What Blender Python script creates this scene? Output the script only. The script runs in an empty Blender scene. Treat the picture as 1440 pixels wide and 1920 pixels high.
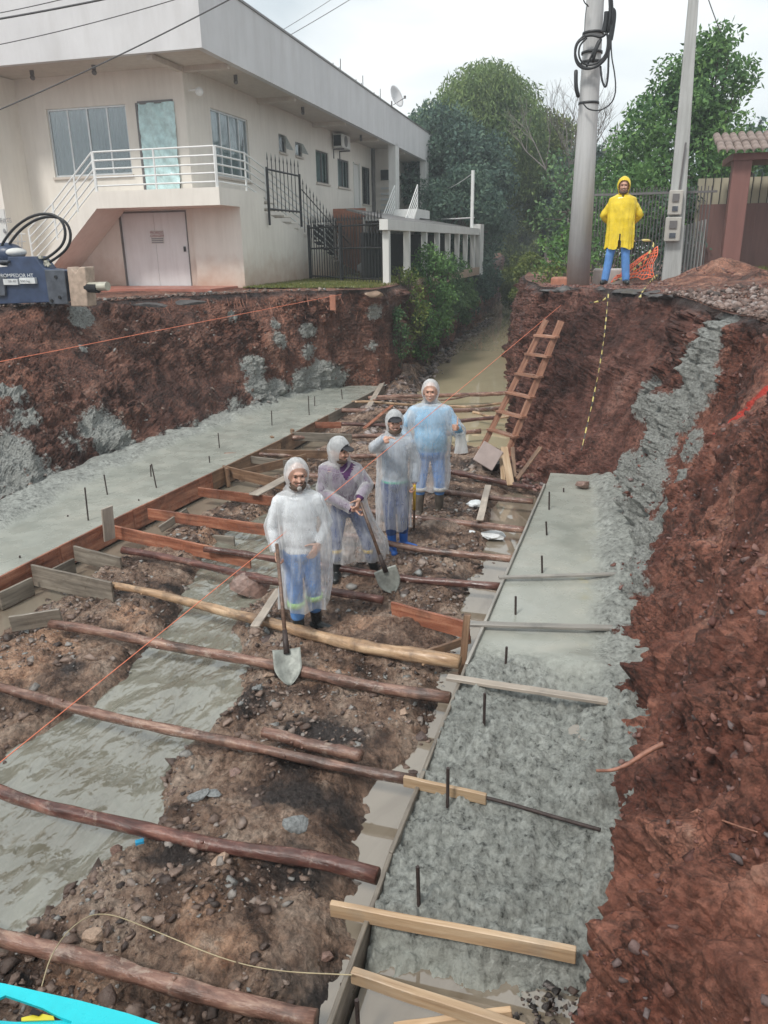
import bpy, bmesh, math, random
import numpy as np
from mathutils import Vector, Matrix, Euler

random.seed(7)
RNG = np.random.default_rng(7)
S = bpy.context.scene
COL = S.collection

# ------------------------------------------------------------------ camera
F_PX = 1450.0
CAMZ = 3.55
yaw, pitch, roll = math.radians(15.7), math.radians(19.0), math.radians(-0.86)
fw = Vector((-math.sin(yaw) * math.cos(pitch), math.cos(yaw) * math.cos(pitch), -math.sin(pitch)))
r0 = Vector((math.cos(yaw), math.sin(yaw), 0))
u0 = r0.cross(fw)
rt = r0 * math.cos(roll) + u0 * math.sin(roll)
up = -r0 * math.sin(roll) + u0 * math.cos(roll)
CAM = Vector((0, 0, CAMZ))
cd = bpy.data.cameras.new('camera')
cam = bpy.data.objects.new('camera', cd)
COL.objects.link(cam)
cam.matrix_world = Matrix(((rt.x, up.x, -fw.x, CAM.x), (rt.y, up.y, -fw.y, CAM.y), (rt.z, up.z, -fw.z, CAM.z), (0, 0, 0, 1)))
cd.sensor_fit = 'HORIZONTAL'
cd.sensor_width = 36.0
cd.lens = F_PX / 1440 * 36.0
cd.clip_start = 0.05
cd.clip_end = 2000
S.camera = cam

# ------------------------------------------------------------------ world, sun, exposure
W = bpy.data.worlds.new("World")
S.world = W
W.use_nodes = True
nt = W.node_tree
nt.nodes.clear()
wo = nt.nodes.new('ShaderNodeOutputWorld')
bg1 = nt.nodes.new('ShaderNodeBackground')
bg2 = nt.nodes.new('ShaderNodeBackground')
mixs = nt.nodes.new('ShaderNodeMixShader')
sky = nt.nodes.new('ShaderNodeTexSky')
sky.sky_type = 'NISHITA'
sky.sun_disc = False
SUN_EL, SUN_ROT = math.radians(52), math.radians(200)
sky.sun_elevation = SUN_EL
sky.sun_rotation = SUN_ROT
nt.links.new(sky.outputs[0], bg1.inputs[0])
bg1.inputs[1].default_value = 0.10
tc = nt.nodes.new('ShaderNodeTexCoord')
mp = nt.nodes.new('ShaderNodeMapping')
mp.inputs['Scale'].default_value = (1.0, 1.0, 3.2)
nz = nt.nodes.new('ShaderNodeTexNoise')
nz.inputs['Scale'].default_value = 2.1
nz.inputs['Detail'].default_value = 5
nz.inputs['Roughness'].default_value = 0.5
nz.inputs['Distortion'].default_value = 0.3
rp = nt.nodes.new('ShaderNodeValToRGB')
rp.color_ramp.elements[0].position = 0.36
rp.color_ramp.elements[0].color = (0.54, 0.60, 0.63, 1)
rp.color_ramp.elements[1].position = 0.62
rp.color_ramp.elements[1].color = (0.86, 0.885, 0.88, 1)
nt.links.new(tc.outputs['Generated'], mp.inputs[0])
nt.links.new(mp.outputs[0], nz.inputs['Vector'])
nt.links.new(nz.outputs['Fac'], rp.inputs[0])
nt.links.new(rp.outputs[0], bg2.inputs[0])
bg2.inputs[1].default_value = 0.79
mixs.inputs[0].default_value = 0.93
nt.links.new(bg1.outputs[0], mixs.inputs[1])
nt.links.new(bg2.outputs[0], mixs.inputs[2])
nt.links.new(mixs.outputs[0], wo.inputs[0])

sd = bpy.data.lights.new('sun', 'SUN')
sd.energy = 1.5
sd.angle = math.radians(11)
sd.color = (1.0, 0.96, 0.9)
sun = bpy.data.objects.new('sun', sd)
COL.objects.link(sun)
# Nishita azimuth: sun_rotation measured from +Y clockwise towards +X
sdir = Vector((math.sin(SUN_ROT) * math.cos(SUN_EL), math.cos(SUN_ROT) * math.cos(SUN_EL), math.sin(SUN_EL)))
sun.rotation_euler = sdir.to_track_quat('Z', 'Y').to_euler()
S.view_settings.view_transform = 'Standard'
S.view_settings.look = 'None'
S.view_settings.gamma = 1
S.view_settings.exposure = 0.80
S.view_settings.use_curve_mapping = False

# ------------------------------------------------------------------ pixel -> place helpers (photo pixels 1440x1920)
def ray(x, y):
    return fw + rt * ((x - 720) / F_PX) + up * ((960 - y) / F_PX)
def aZ(x, y, z):
    d = ray(x, y); return CAM + d * ((z - CAMZ) / d.z)
def aY(x, y, Y):
    d = ray(x, y); return CAM + d * (Y / d.y)
def aX(x, y, X):
    d = ray(x, y); return CAM + d * (X / d.x)

# ------------------------------------------------------------------ noise (numpy)
_H = RNG.random(4096)
def _hash(ix, iy, iz):
    return _H[(ix * 73856093 ^ iy * 19349663 ^ iz * 83492791) & 4095]
def vnoise(x, y, z):
    x = np.asarray(x, float); y = np.asarray(y, float); z = np.asarray(z, float) + 0 * x
    ix, iy, iz = np.floor(x).astype(np.int64), np.floor(y).astype(np.int64), np.floor(z).astype(np.int64)
    fx, fy, fz = x - ix, y - iy, z - iz
    fx, fy, fz = [f * f * (3 - 2 * f) for f in (fx, fy, fz)]
    r = 0
    for a in (0, 1):
        for b in (0, 1):
            for c in (0, 1):
                r = r + _hash(ix + a, iy + b, iz + c) * (fx if a else 1 - fx) * (fy if b else 1 - fy) * (fz if c else 1 - fz)
    return r * 2 - 1
def fbm(x, y, z, oct=4, rough=0.5):
    s = 0; a = 1; t = 0
    for i in range(oct):
        f = 2.03 ** i
        s = s + a * vnoise(x * f + 17.3 * i, y * f + 5.1 * i, z * f + 9.7 * i); t += a; a *= rough
    return s / t
def ridged(x, y, z, oct=4):
    s = 0; a = 1; t = 0
    for i in range(oct):
        f = 2.1 ** i
        s = s + a * (1 - 2 * np.abs(vnoise(x * f + 7.3 * i, y * f + 3.1 * i, z * f))); t += a; a *= 0.5
    return s / t
def billow(x, y, z, oct=4):
    s = 0; a = 1; t = 0
    for i in range(oct):
        f = 2.1 ** i
        s = s + a * np.abs(vnoise(x * f + 3.3 * i, y * f + 8.1 * i, z * f)) * 2; t += a; a *= 0.55
    return s / t
def smooth(a, b, x):
    t = np.clip((x - a) / (b - a), 0, 1); return t * t * (3 - 2 * t)

# ------------------------------------------------------------------ mesh helpers
class MB:
    def __init__(s): s.v = []; s.f = []
    def add(s, vs, fs):
        n = len(s.v); s.v += [tuple(p) for p in vs]; s.f += [tuple(n + i for i in f) for f in fs]; return s
    def box(s, c, d, rot=None):
        c = Vector(c); hx, hy, hz = d[0] / 2, d[1] / 2, d[2] / 2
        vs = [Vector((x, y, z)) for z in (-hz, hz) for y in (-hy, hy) for x in (-hx, hx)]
        if rot is not None: vs = [rot @ p for p in vs]
        return s.add([p + c for p in vs], [(0, 2, 3, 1), (4, 5, 7, 6), (0, 1, 5, 4), (2, 6, 7, 3), (0, 4, 6, 2), (1, 3, 7, 5)])
    def bx(s, x0, x1, y0, y1, z0, z1):
        return s.box(((x0 + x1) / 2, (y0 + y1) / 2, (z0 + z1) / 2), (abs(x1 - x0), abs(y1 - y0), abs(z1 - z0)))
    def tube(s, pts, r, n=8, cap=True, jit=0):
        pts = [Vector(p) for p in pts]
        rs = r if isinstance(r, (list, tuple)) else [r] * len(pts)
        vs = []; fs = []; ref = None
        for i, p in enumerate(pts):
            d = (pts[min(i + 1, len(pts) - 1)] - pts[max(i - 1, 0)]).normalized()
            if ref is None:
                ref = Vector((0, 0, 1)) if abs(d.z) < 0.9 else Vector((1, 0, 0))
            a = (ref - d * ref.dot(d)).normalized(); b = d.cross(a); ref = a
            for k in range(n):
                t = 2 * math.pi * k / n; rr = rs[i] * (1 + (random.uniform(-jit, jit) if jit else 0))
                vs.append(p + a * (math.cos(t) * rr) + b * (math.sin(t) * rr))
        for i in range(len(pts) - 1):
            for k in range(n):
                fs.append((i * n + k, i * n + (k + 1) % n, (i + 1) * n + (k + 1) % n, (i + 1) * n + k))
        if cap:
            fs.append(tuple(range(n - 1, -1, -1))); m = (len(pts) - 1) * n; fs.append(tuple(range(m, m + n)))
        return s.add(vs, fs)
    def ell(s, c, r, n=12, m=8, rot=None):
        c = Vector(c); vs = []; fs = []
        for i in range(m + 1):
            ph = math.pi * i / m
            for k in range(n):
                t = 2 * math.pi * k / n
                p = Vector((r[0] * math.sin(ph) * math.cos(t), r[1] * math.sin(ph) * math.sin(t), r[2] * math.cos(ph)))
                if rot is not None: p = rot @ p
                vs.append(c + p)
        for i in range(m):
            for k in range(n):
                fs.append((i * n + k, (i + 1) * n + k, (i + 1) * n + (k + 1) % n, i * n + (k + 1) % n))
        return s.add(vs, fs)
    def cap(s, a, b, ra, rb, n=12):      # tapered capsule
        a = Vector(a); b = Vector(b); s.tube([a, b], [ra, rb], n); s.ell(a, (ra,) * 3, n, 8); s.ell(b, (rb,) * 3, n, 8); return s
    def mesh(s, name):
        me = bpy.data.meshes.new(name); me.from_pydata(s.v, [], s.f); me.update(); return me
    def build(s, name, m=None, parent=None, sm=False, bevel=0):
        me = s.mesh(name)
        if m: me.materials.append(m)
        if sm: me.polygons.foreach_set('use_smooth', [True] * len(me.polygons))
        o = link(name, me, parent)
        if bevel:
            b = o.modifiers.new('b', 'BEVEL'); b.width = bevel; b.segments = 2; b.limit_method = 'ANGLE'
        return o
def link(name, data, parent=None, loc=None):
    o = bpy.data.objects.new(name, data); COL.objects.link(o)
    if parent is not None:
        o.parent = parent
        o.matrix_parent_inverse = PINV.get(parent.name, Matrix())
    if loc is not None: o.location = loc
    return o
PINV = {}
def thing(name, label, cat, loc=(0, 0, 0), group=None):
    """Empty at the thing's base; parts given in world coordinates keep them through the inverse."""
    o = bpy.data.objects.new(name, None); COL.objects.link(o); o.location = loc
    o.empty_display_size = 0.2
    PINV[o.name] = Matrix.Translation(-Vector(loc))
    return tag(o, label, cat, group)
def tag(o, label, cat, group=None, kind=None):
    o['label'] = label; o['category'] = cat
    if group: o['group'] = group
    if kind: o['kind'] = kind
    return o
def struct(o): o['kind'] = 'structure'; return o
def grid_mesh(name, X, Y, Z, mat, attrs=None, sm=True, flip=False, parent=None):
    n, m = X.shape
    me = bpy.data.meshes.new(name)
    co = np.stack([X, Y, Z], -1).reshape(-1, 3)
    i = np.arange(n * m).reshape(n, m)
    q = np.stack([i[:-1, :-1], i[:-1, 1:], i[1:, 1:], i[1:, :-1]], -1).reshape(-1, 4)
    if flip: q = q[:, ::-1]
    me.vertices.add(len(co)); me.vertices.foreach_set('co', co.ravel())
    me.loops.add(q.size); me.loops.foreach_set('vertex_index', q.ravel().astype(np.int32))
    me.polygons.add(len(q)); me.polygons.foreach_set('loop_start', np.arange(0, q.size, 4, dtype=np.int32))
    me.polygons.foreach_set('loop_total', np.full(len(q), 4, dtype=np.int32))
    me.update(calc_edges=True)
    me.polygons.foreach_set('use_smooth', np.full(len(q), sm))
    for k, a in (attrs or {}).items():
        at = me.attributes.new(k, 'FLOAT', 'POINT'); at.data.foreach_set('value', np.asarray(a, dtype=np.float32).ravel())
    me.materials.append(mat)
    return link(name, me, parent)

# ------------------------------------------------------------------ materials
def newmat(name):
    m = bpy.data.materials.new(name); m.use_nodes = True
    b = m.node_tree.nodes['Principled BSDF']; return m, m.node_tree, b
def N(t, ty, **kw):
    n = t.nodes.new('ShaderNode' + ty)
    for k, v in kw.items():
        if k in n.inputs: n.inputs[k].default_value = v
        else: setattr(n, k, v)
    return n
def ramp(t, fac, stops):
    r = N(t, 'ValToRGB'); e = r.color_ramp.elements
    while len(e) < len(stops): e.new(0.5)
    for i, (p, c) in enumerate(stops):
        e[i].position = p; e[i].color = (c[0], c[1], c[2], 1) if not isinstance(c, (int, float)) else (c, c, c, 1)
    t.links.new(fac, r.inputs[0]); return r
def vec(t, scale=(1, 1, 1), coord='Object'):
    tcn = N(t, 'TexCoord'); mpn = N(t, 'Mapping'); mpn.inputs['Scale'].default_value = scale
    t.links.new(tcn.outputs[coord], mpn.inputs[0]); return mpn.outputs[0]
def noise(t, v, scale, detail=6, rough=0.6, dist=0.0):
    n = N(t, 'TexNoise'); n.inputs['Scale'].default_value = scale; n.inputs['Detail'].default_value = detail
    n.inputs['Roughness'].default_value = rough; n.inputs['Distortion'].default_value = dist
    t.links.new(v, n.inputs['Vector']); return n.outputs['Fac']
def mixc(t, f, a, b, mode='MIX'):
    m = N(t, 'Mix', data_type='RGBA', blend_type=mode)
    if isinstance(f, (int, float)): m.inputs[0].default_value = f
    else: t.links.new(f, m.inputs[0])
    for i, c in ((6, a), (7, b)):
        if isinstance(c, tuple): m.inputs[i].default_value = (*c[:3], 1)
        else: t.links.new(c, m.inputs[i])
    return m.outputs[2]
def bump(t, b, h, strength=0.5, dist=0.02, prev=None):
    n = N(t, 'Bump'); n.inputs['Strength'].default_value = strength; n.inputs['Distance'].default_value = dist
    t.links.new(h, n.inputs['Height'])
    if prev: t.links.new(prev, n.inputs['Normal'])
    t.links.new(n.outputs[0], b.inputs['Normal']); return n.outputs[0]
def attr(t, name):
    return N(t, 'Attribute', attribute_name=name).outputs['Fac']
def plain(name, c, rough=0.6, metal=0.0, var=0.15, scale=6, bmp=0.1, bscale=40, vs=(1, 1, 1), spec=0.5):
    m, t, b = newmat(name); v = vec(t, vs)
    f = noise(t, v, scale, 6)
    lo = tuple(max(0, x * (1 - var)) for x in c); hi = tuple(x * (1 + var) for x in c)
    r = ramp(t, f, [(0.3, lo), (0.7, hi)]); t.links.new(r.outputs[0], b.inputs['Base Color'])
    b.inputs['Metallic'].default_value = metal; b.inputs['Specular IOR Level'].default_value = spec
    rr = ramp(t, noise(t, v, scale * 2.3), [(0.3, max(0.02, rough - 0.1)), (0.7, min(1, rough + 0.1))])
    t.links.new(rr.outputs[0], b.inputs['Roughness'])
    if bmp: bump(t, b, noise(t, v, bscale), bmp, 0.01)
    return m
def stained(name, c, dirt, amount=0.5, rough=0.75, streak=(3, 3, 0.35), low=None):
    m, t, b = newmat(name)
    v = vec(t); vs_ = vec(t, streak)
    f1 = ramp(t, noise(t, vs_, 2.2, 8, 0.65), [(0.42, 0), (0.75, 1)]).outputs[0]
    f2 = ramp(t, noise(t, v, 0.7, 5), [(0.35, 0), (0.7, 1)]).outputs[0]
    mm = N(t, 'Math', operation='MULTIPLY'); t.links.new(f1, mm.inputs[0]); mm.inputs[1].default_value = amount
    c1 = mixc(t, f2, c, tuple(x * 0.88 for x in c))
    c2 = mixc(t, mm.outputs[0], c1, dirt)
    out = c2
    if low:
        sep = N(t, 'SeparateXYZ'); t.links.new(N(t, 'NewGeometry').outputs['Position'], sep.inputs[0])
        ad = N(t, 'Math', operation='ADD'); t.links.new(sep.outputs[2], ad.inputs[0])
        nn = N(t, 'Math', operation='MULTIPLY'); t.links.new(noise(t, v, 3, 6), nn.inputs[0]); nn.inputs[1].default_value = 0.9
        t.links.new(nn.outputs[0], ad.inputs[1])
        lf = ramp(t, N(t, 'MapRange').outputs[0], [(0, 1), (1, 0)])
        mr = lf.inputs[0].links[0].from_node
        t.links.new(ad.outputs[0], mr.inputs[0]); mr.inputs[1].default_value = low[0]; mr.inputs[2].default_value = low[1]
        out = mixc(t, lf.outputs[0], c2, low[2])
    t.links.new(out, b.inputs['Base Color'])
    b.inputs['Roughness'].default_value = rough
    bump(t, b, noise(t, v, 60, 5), 0.12, 0.01)
    return m

def m_earth(name, cols, conc=True, wet=0.45):
    m, t, b = newmat(name); v = vec(t)
    vs_ = vec(t, (1, 1, 0.45))
    f = noise(t, vs_, 1.7, 10, 0.68, 0.5)
    r = ramp(t, f, [(0.25, cols[0]), (0.45, cols[1]), (0.6, cols[2]), (0.78, cols[3])]).outputs[0]
    fine = noise(t, v, 22, 8, 0.7)
    r = mixc(t, ramp(t, noise(t, v, 1.3, 4), [(.4, .35), (.58, .95)]).outputs[0], r, ramp(t, fine, [(0.38, 0.20), (0.56, 1.0)]).outputs[0], 'MULTIPLY')
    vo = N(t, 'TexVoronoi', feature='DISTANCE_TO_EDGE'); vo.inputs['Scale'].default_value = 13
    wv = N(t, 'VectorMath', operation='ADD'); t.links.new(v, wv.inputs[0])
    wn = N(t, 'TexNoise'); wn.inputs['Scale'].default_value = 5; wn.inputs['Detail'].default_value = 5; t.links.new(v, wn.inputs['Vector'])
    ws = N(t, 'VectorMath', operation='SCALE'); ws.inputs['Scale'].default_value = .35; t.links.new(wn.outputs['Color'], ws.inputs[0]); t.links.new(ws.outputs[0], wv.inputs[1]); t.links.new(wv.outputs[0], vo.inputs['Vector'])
    crev_shade = ramp(t, vo.outputs['Distance'], [(0.0, 0.45), (0.09, 1.0)]).outputs[0]  # crevice shade painted into the soil colour along the cell edges
    r = mixc(t, ramp(t, noise(t, v, 2.5, 4), [(.45, 0), (.6, 1)]).outputs[0], r, mixc(t, 1.0, r, crev_shade, 'MULTIPLY'))
    r = mixc(t, 0.30, r, ramp(t, noise(t, v, 5.5, 4, 0.7), [(0.36, 0.12), (0.62, 1.0)]).outputs[0], 'OVERLAY')
    dk = ramp(t, noise(t, v, 0.55, 4, 0.6), [(0.35, 1), (0.6, 0)]).outputs[0]
    r = mixc(t, dk, r, mixc(t, 1.0, r, (0.50, 0.44, 0.44), 'MULTIPLY'))
    rough = ramp(t, noise(t, v, 9, 5), [(0.3, wet - 0.12), (0.7, wet + 0.3)]).outputs[0]
    if conc:
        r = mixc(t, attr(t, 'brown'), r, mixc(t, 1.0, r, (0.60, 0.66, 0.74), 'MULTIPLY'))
        cf = attr(t, 'conc')
        cn = N(t, 'Math', operation='ADD'); t.links.new(cf, cn.inputs[0])
        k = N(t, 'Math', operation='MULTIPLY_ADD'); t.links.new(noise(t, v, 11, 8, 0.72), k.inputs[0]); k.inputs[1].default_value = 1.5; k.inputs[2].default_value = -0.75
        t.links.new(k.outputs[0], cn.inputs[1])
        cmask = ramp(t, cn.outputs[0], [(0.42, 0), (0.56, 1)]).outputs[0]
        cc = ramp(t, noise(t, v, 34, 6, 0.7), [(0.32, (0.12, 0.122, 0.115)), (0.48, (0.36, 0.368, 0.345)), (0.68, (0.56, 0.57, 0.54))]).outputs[0]
        r = mixc(t, cmask, r, cc)
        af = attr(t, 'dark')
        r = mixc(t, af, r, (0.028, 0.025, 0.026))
        r = mixc(t, attr(t, 'paint'), r, (0.72, 0.06, 0.035))
    t.links.new(r, b.inputs['Base Color']); t.links.new(rough, b.inputs['Roughness'])
    n1 = bump(t, b, noise(t, v, 7, 10, 0.74), 1.0, 0.16)
    bump(t, b, noise(t, v, 55, 5, 0.7), 0.6, 0.015, n1)
    return m

M = {}
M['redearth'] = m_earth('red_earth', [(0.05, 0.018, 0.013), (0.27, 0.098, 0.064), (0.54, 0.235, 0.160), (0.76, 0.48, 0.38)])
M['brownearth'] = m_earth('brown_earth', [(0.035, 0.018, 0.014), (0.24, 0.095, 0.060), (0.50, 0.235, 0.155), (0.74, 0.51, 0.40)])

def m_mud():
    m, t, b = newmat('mud'); v = vec(t)
    f = noise(t, v, 2.4, 9, 0.66, 0.4)
    r = ramp(t, f, [(0.34, (0.026, 0.018, 0.015)), (0.43, (0.17, 0.105, 0.076)), (0.52, (0.42, 0.28, 0.205)), (0.64, (0.64, 0.49, 0.39))]).outputs[0]
    tan = ramp(t, noise(t, v, 6, 8, 0.7, 0.6), [(0.35, (0.38, 0.20, 0.125)), (0.55, (0.70, 0.44, 0.30)), (0.7, (0.72, 0.57, 0.46))]).outputs[0]
    tf = N(t, 'Math', operation='ADD'); t.links.new(attr(t, 'tan'), tf.inputs[0])
    k = N(t, 'Math', operation='MULTIPLY_ADD'); t.links.new(noise(t, v, 4, 8, 0.7), k.inputs[0]); k.inputs[1].default_value = 1.4; k.inputs[2].default_value = -0.7
    t.links.new(k.outputs[0], tf.inputs[1])
    r = mixc(t, ramp(t, tf.outputs[0], [(0.4, 0), (0.7, 1)]).outputs[0], r, tan)
    df = N(t, 'Math', operation='ADD'); t.links.new(attr(t, 'dark'), df.inputs[0]); t.links.new(k.outputs[0], df.inputs[1])
    r = mixc(t, ramp(t, df.outputs[0], [(0.35, 0), (0.75, 1)]).outputs[0], r, mixc(t, noise(t, v, 30), (0.025, 0.021, 0.020), (0.13, 0.105, 0.097)))
    r = mixc(t, 0.8, r, ramp(t, noise(t, v, 24, 8, 0.75), [(0.36, 0.15), (0.58, 1.0)]).outputs[0], 'MULTIPLY')
    t.links.new(r, b.inputs['Base Color'])
    t.links.new(ramp(t, noise(t, v, 5, 6, 0.6), [(0.35, 0.10), (0.65, 0.50)]).outputs[0], b.inputs['Roughness'])
    n1 = bump(t, b, noise(t, v, 11, 10, 0.76), 1.0, 0.09)
    bump(t, b, noise(t, v, 70, 4, 0.7), 0.6, 0.01, n1)
    return m
M['mud'] = m_mud()

def m_concrete():
    m, t, b = newmat('fresh_concrete'); v = vec(t)
    rf = attr(t, 'rough')
    smooth_c = ramp(t, noise(t, v, 1.6, 8, 0.6, 0.4), [(0.3, (0.25, 0.265, 0.235)), (0.55, (0.335, 0.345, 0.305)), (0.75, (0.40, 0.395, 0.345))]).outputs[0]
    smooth_c = mixc(t, ramp(t, noise(t, v, 7, 6, 0.7), [(0.62, 0), (0.75, 0.6)]).outputs[0], smooth_c, (0.24, 0.235, 0.21))
    rough_c = ramp(t, noise(t, v, 19, 9, 0.72), [(0.35, (0.06, 0.063, 0.058)), (0.43, (0.31, 0.322, 0.298)), (0.60, (0.56, 0.58, 0.54))]).outputs[0]
    rough_c = mixc(t, ramp(t, noise(t, v, 3, 5), [(0.4, 0), (0.7, 0.35)]).outputs[0], rough_c, (0.17, 0.178, 0.165))
    t.links.new(mixc(t, rf, smooth_c, rough_c), b.inputs['Base Color'])
    ro = mixc(t, rf, ramp(t, noise(t, v, 3, 4), [(0.35, 0.10), (0.65, 0.45)]).outputs[0], (0.30, 0.30, 0.30))
    t.links.new(ro, b.inputs['Roughness'])
    hh = N(t, 'Math', operation='MULTIPLY'); t.links.new(noise(t, v, 24, 8, 0.72), hh.inputs[0]); t.links.new(rf, hh.inputs[1])
    n1 = bump(t, b, hh.outputs[0], 1.0, 0.06)
    bump(t, b, noise(t, v, 14, 4), 0.08, 0.01, n1)
    return m
M['concrete'] = m_concrete()

def m_water(name, c, rip=(1.2, 0.6, 1), sc=9, st=0.35, dist=0.03, rough=0.06, blotch=1.0, ior=1.33):
    m, t, b = newmat(name)
    v = vec(t, rip)
    col = ramp(t, noise(t, vec(t, (1.3, .5, 1)), 1.3, 5, 0.55, 1.2), [(0.34, (c[0] * (1 - .45 * blotch), c[1] * (1 - .52 * blotch), c[2] * (1 - .6 * blotch))), (0.5, c), (0.68, tuple(x * (1 + .35 * blotch) for x in c))]).outputs[0]
    t.links.new(col, b.inputs['Base Color'])
    b.inputs['Roughness'].default_value = rough
    b.inputs['IOR'].default_value = ior
    b.inputs['Specular IOR Level'].default_value = 0.5
    n1 = bump(t, b, noise(t, v, sc, 2.5, 0.45, 0.3), st, dist)
    bump(t, b, noise(t, v, sc * 3, 3, 0.5, 0.8), st * 0.5, dist * 0.3, n1)
    return m
M['stream'] = m_water('stream_water', (0.20, 0.198, 0.16), (1.5, 0.8, 1), 3.4, 0.75, 0.12, ior=2.3, blotch=.5)
M['puddle'] = m_water('puddle_water', (0.23, 0.195, 0.15), (1, 1, 1), 3, 0.06, 0.01, 0.02, ior=2.2, blotch=.5)
M['river'] = m_water('river_water', (0.46, 0.39, 0.26), (1, 0.5, 1), 1.2, 0.02, 0.006, 0.03, ior=1.8, blotch=.12)

def m_wood(name, cols, gs=(1.2, 14, 14), rough=0.6, dirt=0.5, bmp=0.35, dirtc=(0.05, 0.035, 0.03), crust=0.0):
    m, t, b = newmat(name); v = vec(t, gs); vo = vec(t)
    oi = N(t, 'ObjectInfo')
    # shift grain per object so that no two planks match
    ad = N(t, 'VectorMath', operation='ADD'); t.links.new(v, ad.inputs[0])
    sc = N(t, 'VectorMath', operation='SCALE'); sc.inputs[0].default_value = (37, 11, 5); t.links.new(oi.outputs['Random'], sc.inputs['Scale'])
    t.links.new(sc.outputs[0], ad.inputs[1])
    ad2 = N(t, 'VectorMath', operation='ADD'); t.links.new(vo, ad2.inputs[0]); t.links.new(sc.outputs[0], ad2.inputs[1])
    f = noise(t, ad.outputs[0], 2.0, 8, 0.65, 0.4)
    r = ramp(t, f, [(0.28, cols[0]), (0.5, cols[1]), (0.72, cols[2])]).outputs[0]
    df = ramp(t, noise(t, ad2.outputs[0], 2.6, 7, 0.7, 0.5), [(0.48, 0), (0.68, dirt)]).outputs[0]
    r = mixc(t, df, r, dirtc)
    if crust: r = mixc(t, ramp(t, noise(t, ad2.outputs[0], 7, 8, 0.75, 0.6), [(0.56, 0), (0.64, crust)]).outputs[0], r, (0.42, 0.33, 0.27))
    bri = N(t, 'MapRange'); t.links.new(oi.outputs['Random'], bri.inputs[0]); bri.inputs[3].default_value = 0.75; bri.inputs[4].default_value = 1.15
    r = mixc(t, 1.0, r, bri.outputs[0], 'MULTIPLY')
    t.links.new(r, b.inputs['Base Color'])
    t.links.new(ramp(t, noise(t, ad2.outputs[0], 6), [(0.35, max(0.1, rough - 0.25)), (0.7, rough + 0.1)]).outputs[0], b.inputs['Roughness'])
    n1 = bump(t, b, f, bmp, 0.012)
    bump(t, b, noise(t, ad2.outputs[0], 50), 0.2, 0.004, n1)
    return m
M['bark'] = m_wood('wet_bark', [(0.06, 0.032, 0.025), (0.24, 0.13, 0.098), (0.52, 0.35, 0.265)], (2.2, 9, 9), 0.34, 0.85, 1.0, crust=0.7)
M['barkdark'] = m_wood('dark_wet_bark', [(0.035, 0.016, 0.014), (0.12, 0.052, 0.043), (0.34, 0.17, 0.13)], (2, 7, 7), 0.22, 0.7, 1.0, crust=0.35)
M['barkpale'] = m_wood('peeled_log', [(0.14, 0.08, 0.048), (0.42, 0.27, 0.16), (0.68, 0.50, 0.33)], (1.5, 8, 8), 0.42, 0.85, 0.6)
M['redplank'] = m_wood('wet_red_plank', [(0.11, 0.036, 0.022), (0.30, 0.115, 0.068), (0.50, 0.25, 0.16)], (0.8, 9, 9), 0.4, 0.6)
M['plank'] = m_wood('brown_plank', [(0.10, 0.056, 0.034), (0.22, 0.13, 0.08), (0.36, 0.24, 0.155)], (0.8, 10, 10), 0.5, 0.7)
M['greyplank'] = m_wood('grey_wet_plank', [(0.09, 0.078, 0.062), (0.22, 0.19, 0.155), (0.36, 0.32, 0.265)], (0.7, 10, 10), 0.5, 0.45)
M['newplank'] = m_wood('new_pine_plank', [(0.36, 0.22, 0.12), (0.56, 0.39, 0.24), (0.70, 0.54, 0.37)], (0.8, 12, 12), 0.55, 0.35, dirtc=(0.30, 0.27, 0.23))
M['paleplank'] = m_wood('pale_weathered_plank', [(0.30, 0.255, 0.21), (0.43, 0.37, 0.31), (0.55, 0.49, 0.42)], (0.7, 10, 10), 0.6, 0.4, dirtc=(.13, .12, .11))
M['concplank'] = m_wood('concrete_splashed_plank', [(0.22, 0.20, 0.175), (0.33, 0.31, 0.28), (0.44, 0.42, 0.38)], (0.7, 9, 9), 0.6, 0.8, dirtc=(0.2, 0.2, 0.19))
M['ladderwood'] = m_wood('ladder_wood', [(0.17, 0.075, 0.05), (0.36, 0.185, 0.125), (0.52, 0.31, 0.22)], (0.8, 12, 12), 0.45, 0.35)
M['handle'] = m_wood('handle_wood', [(0.06, 0.035, 0.025), (0.14, 0.085, 0.06), (0.24, 0.15, 0.105)], (1, 16, 16), 0.45, 0.2)

def m_rock(name, cols, rough=0.5):
    m, t, b = newmat(name); v = vec(t)
    g = N(t, 'NewGeometry')
    r = ramp(t, g.outputs['Random Per Island'], [(0.0, cols[0]), (0.35, cols[1]), (0.7, cols[2]), (1.0, cols[3])]).outputs[0]
    r = mixc(t, 0.6, r, ramp(t, noise(t, v, 14, 8, 0.7), [(0.3, 0.3), (0.7, 1.0)]).outputs[0], 'MULTIPLY')
    t.links.new(r, b.inputs['Base Color']); b.inputs['Roughness'].default_value = rough
    bump(t, b, noise(t, v, 18, 8, 0.7), 0.7, 0.03)
    return m
M['rubble'] = m_rock('rubble_stone', [(0.06, 0.045, 0.04), (0.18, 0.12, 0.095), (0.36, 0.26, 0.21), (0.33, 0.34, 0.33)], 0.32)
M['greyrubble'] = m_rock('grey_rubble', [(0.06, 0.05, 0.048), (0.19, 0.145, 0.13), (0.34, 0.27, 0.245), (0.5, 0.44, 0.42)], 0.45)
M['darkrubble'] = m_rock('dark_rubble', [(0.03, 0.026, 0.025), (0.07, 0.055, 0.05), (0.13, 0.09, 0.075), (0.22, 0.20, 0.19)], 0.3)
M['streetrubble'] = m_rock('street_rubble', [(0.06, 0.04, 0.034), (0.20, 0.125, 0.10), (0.33, 0.23, 0.195), (0.44, 0.37, 0.345)], 0.5)
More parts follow.
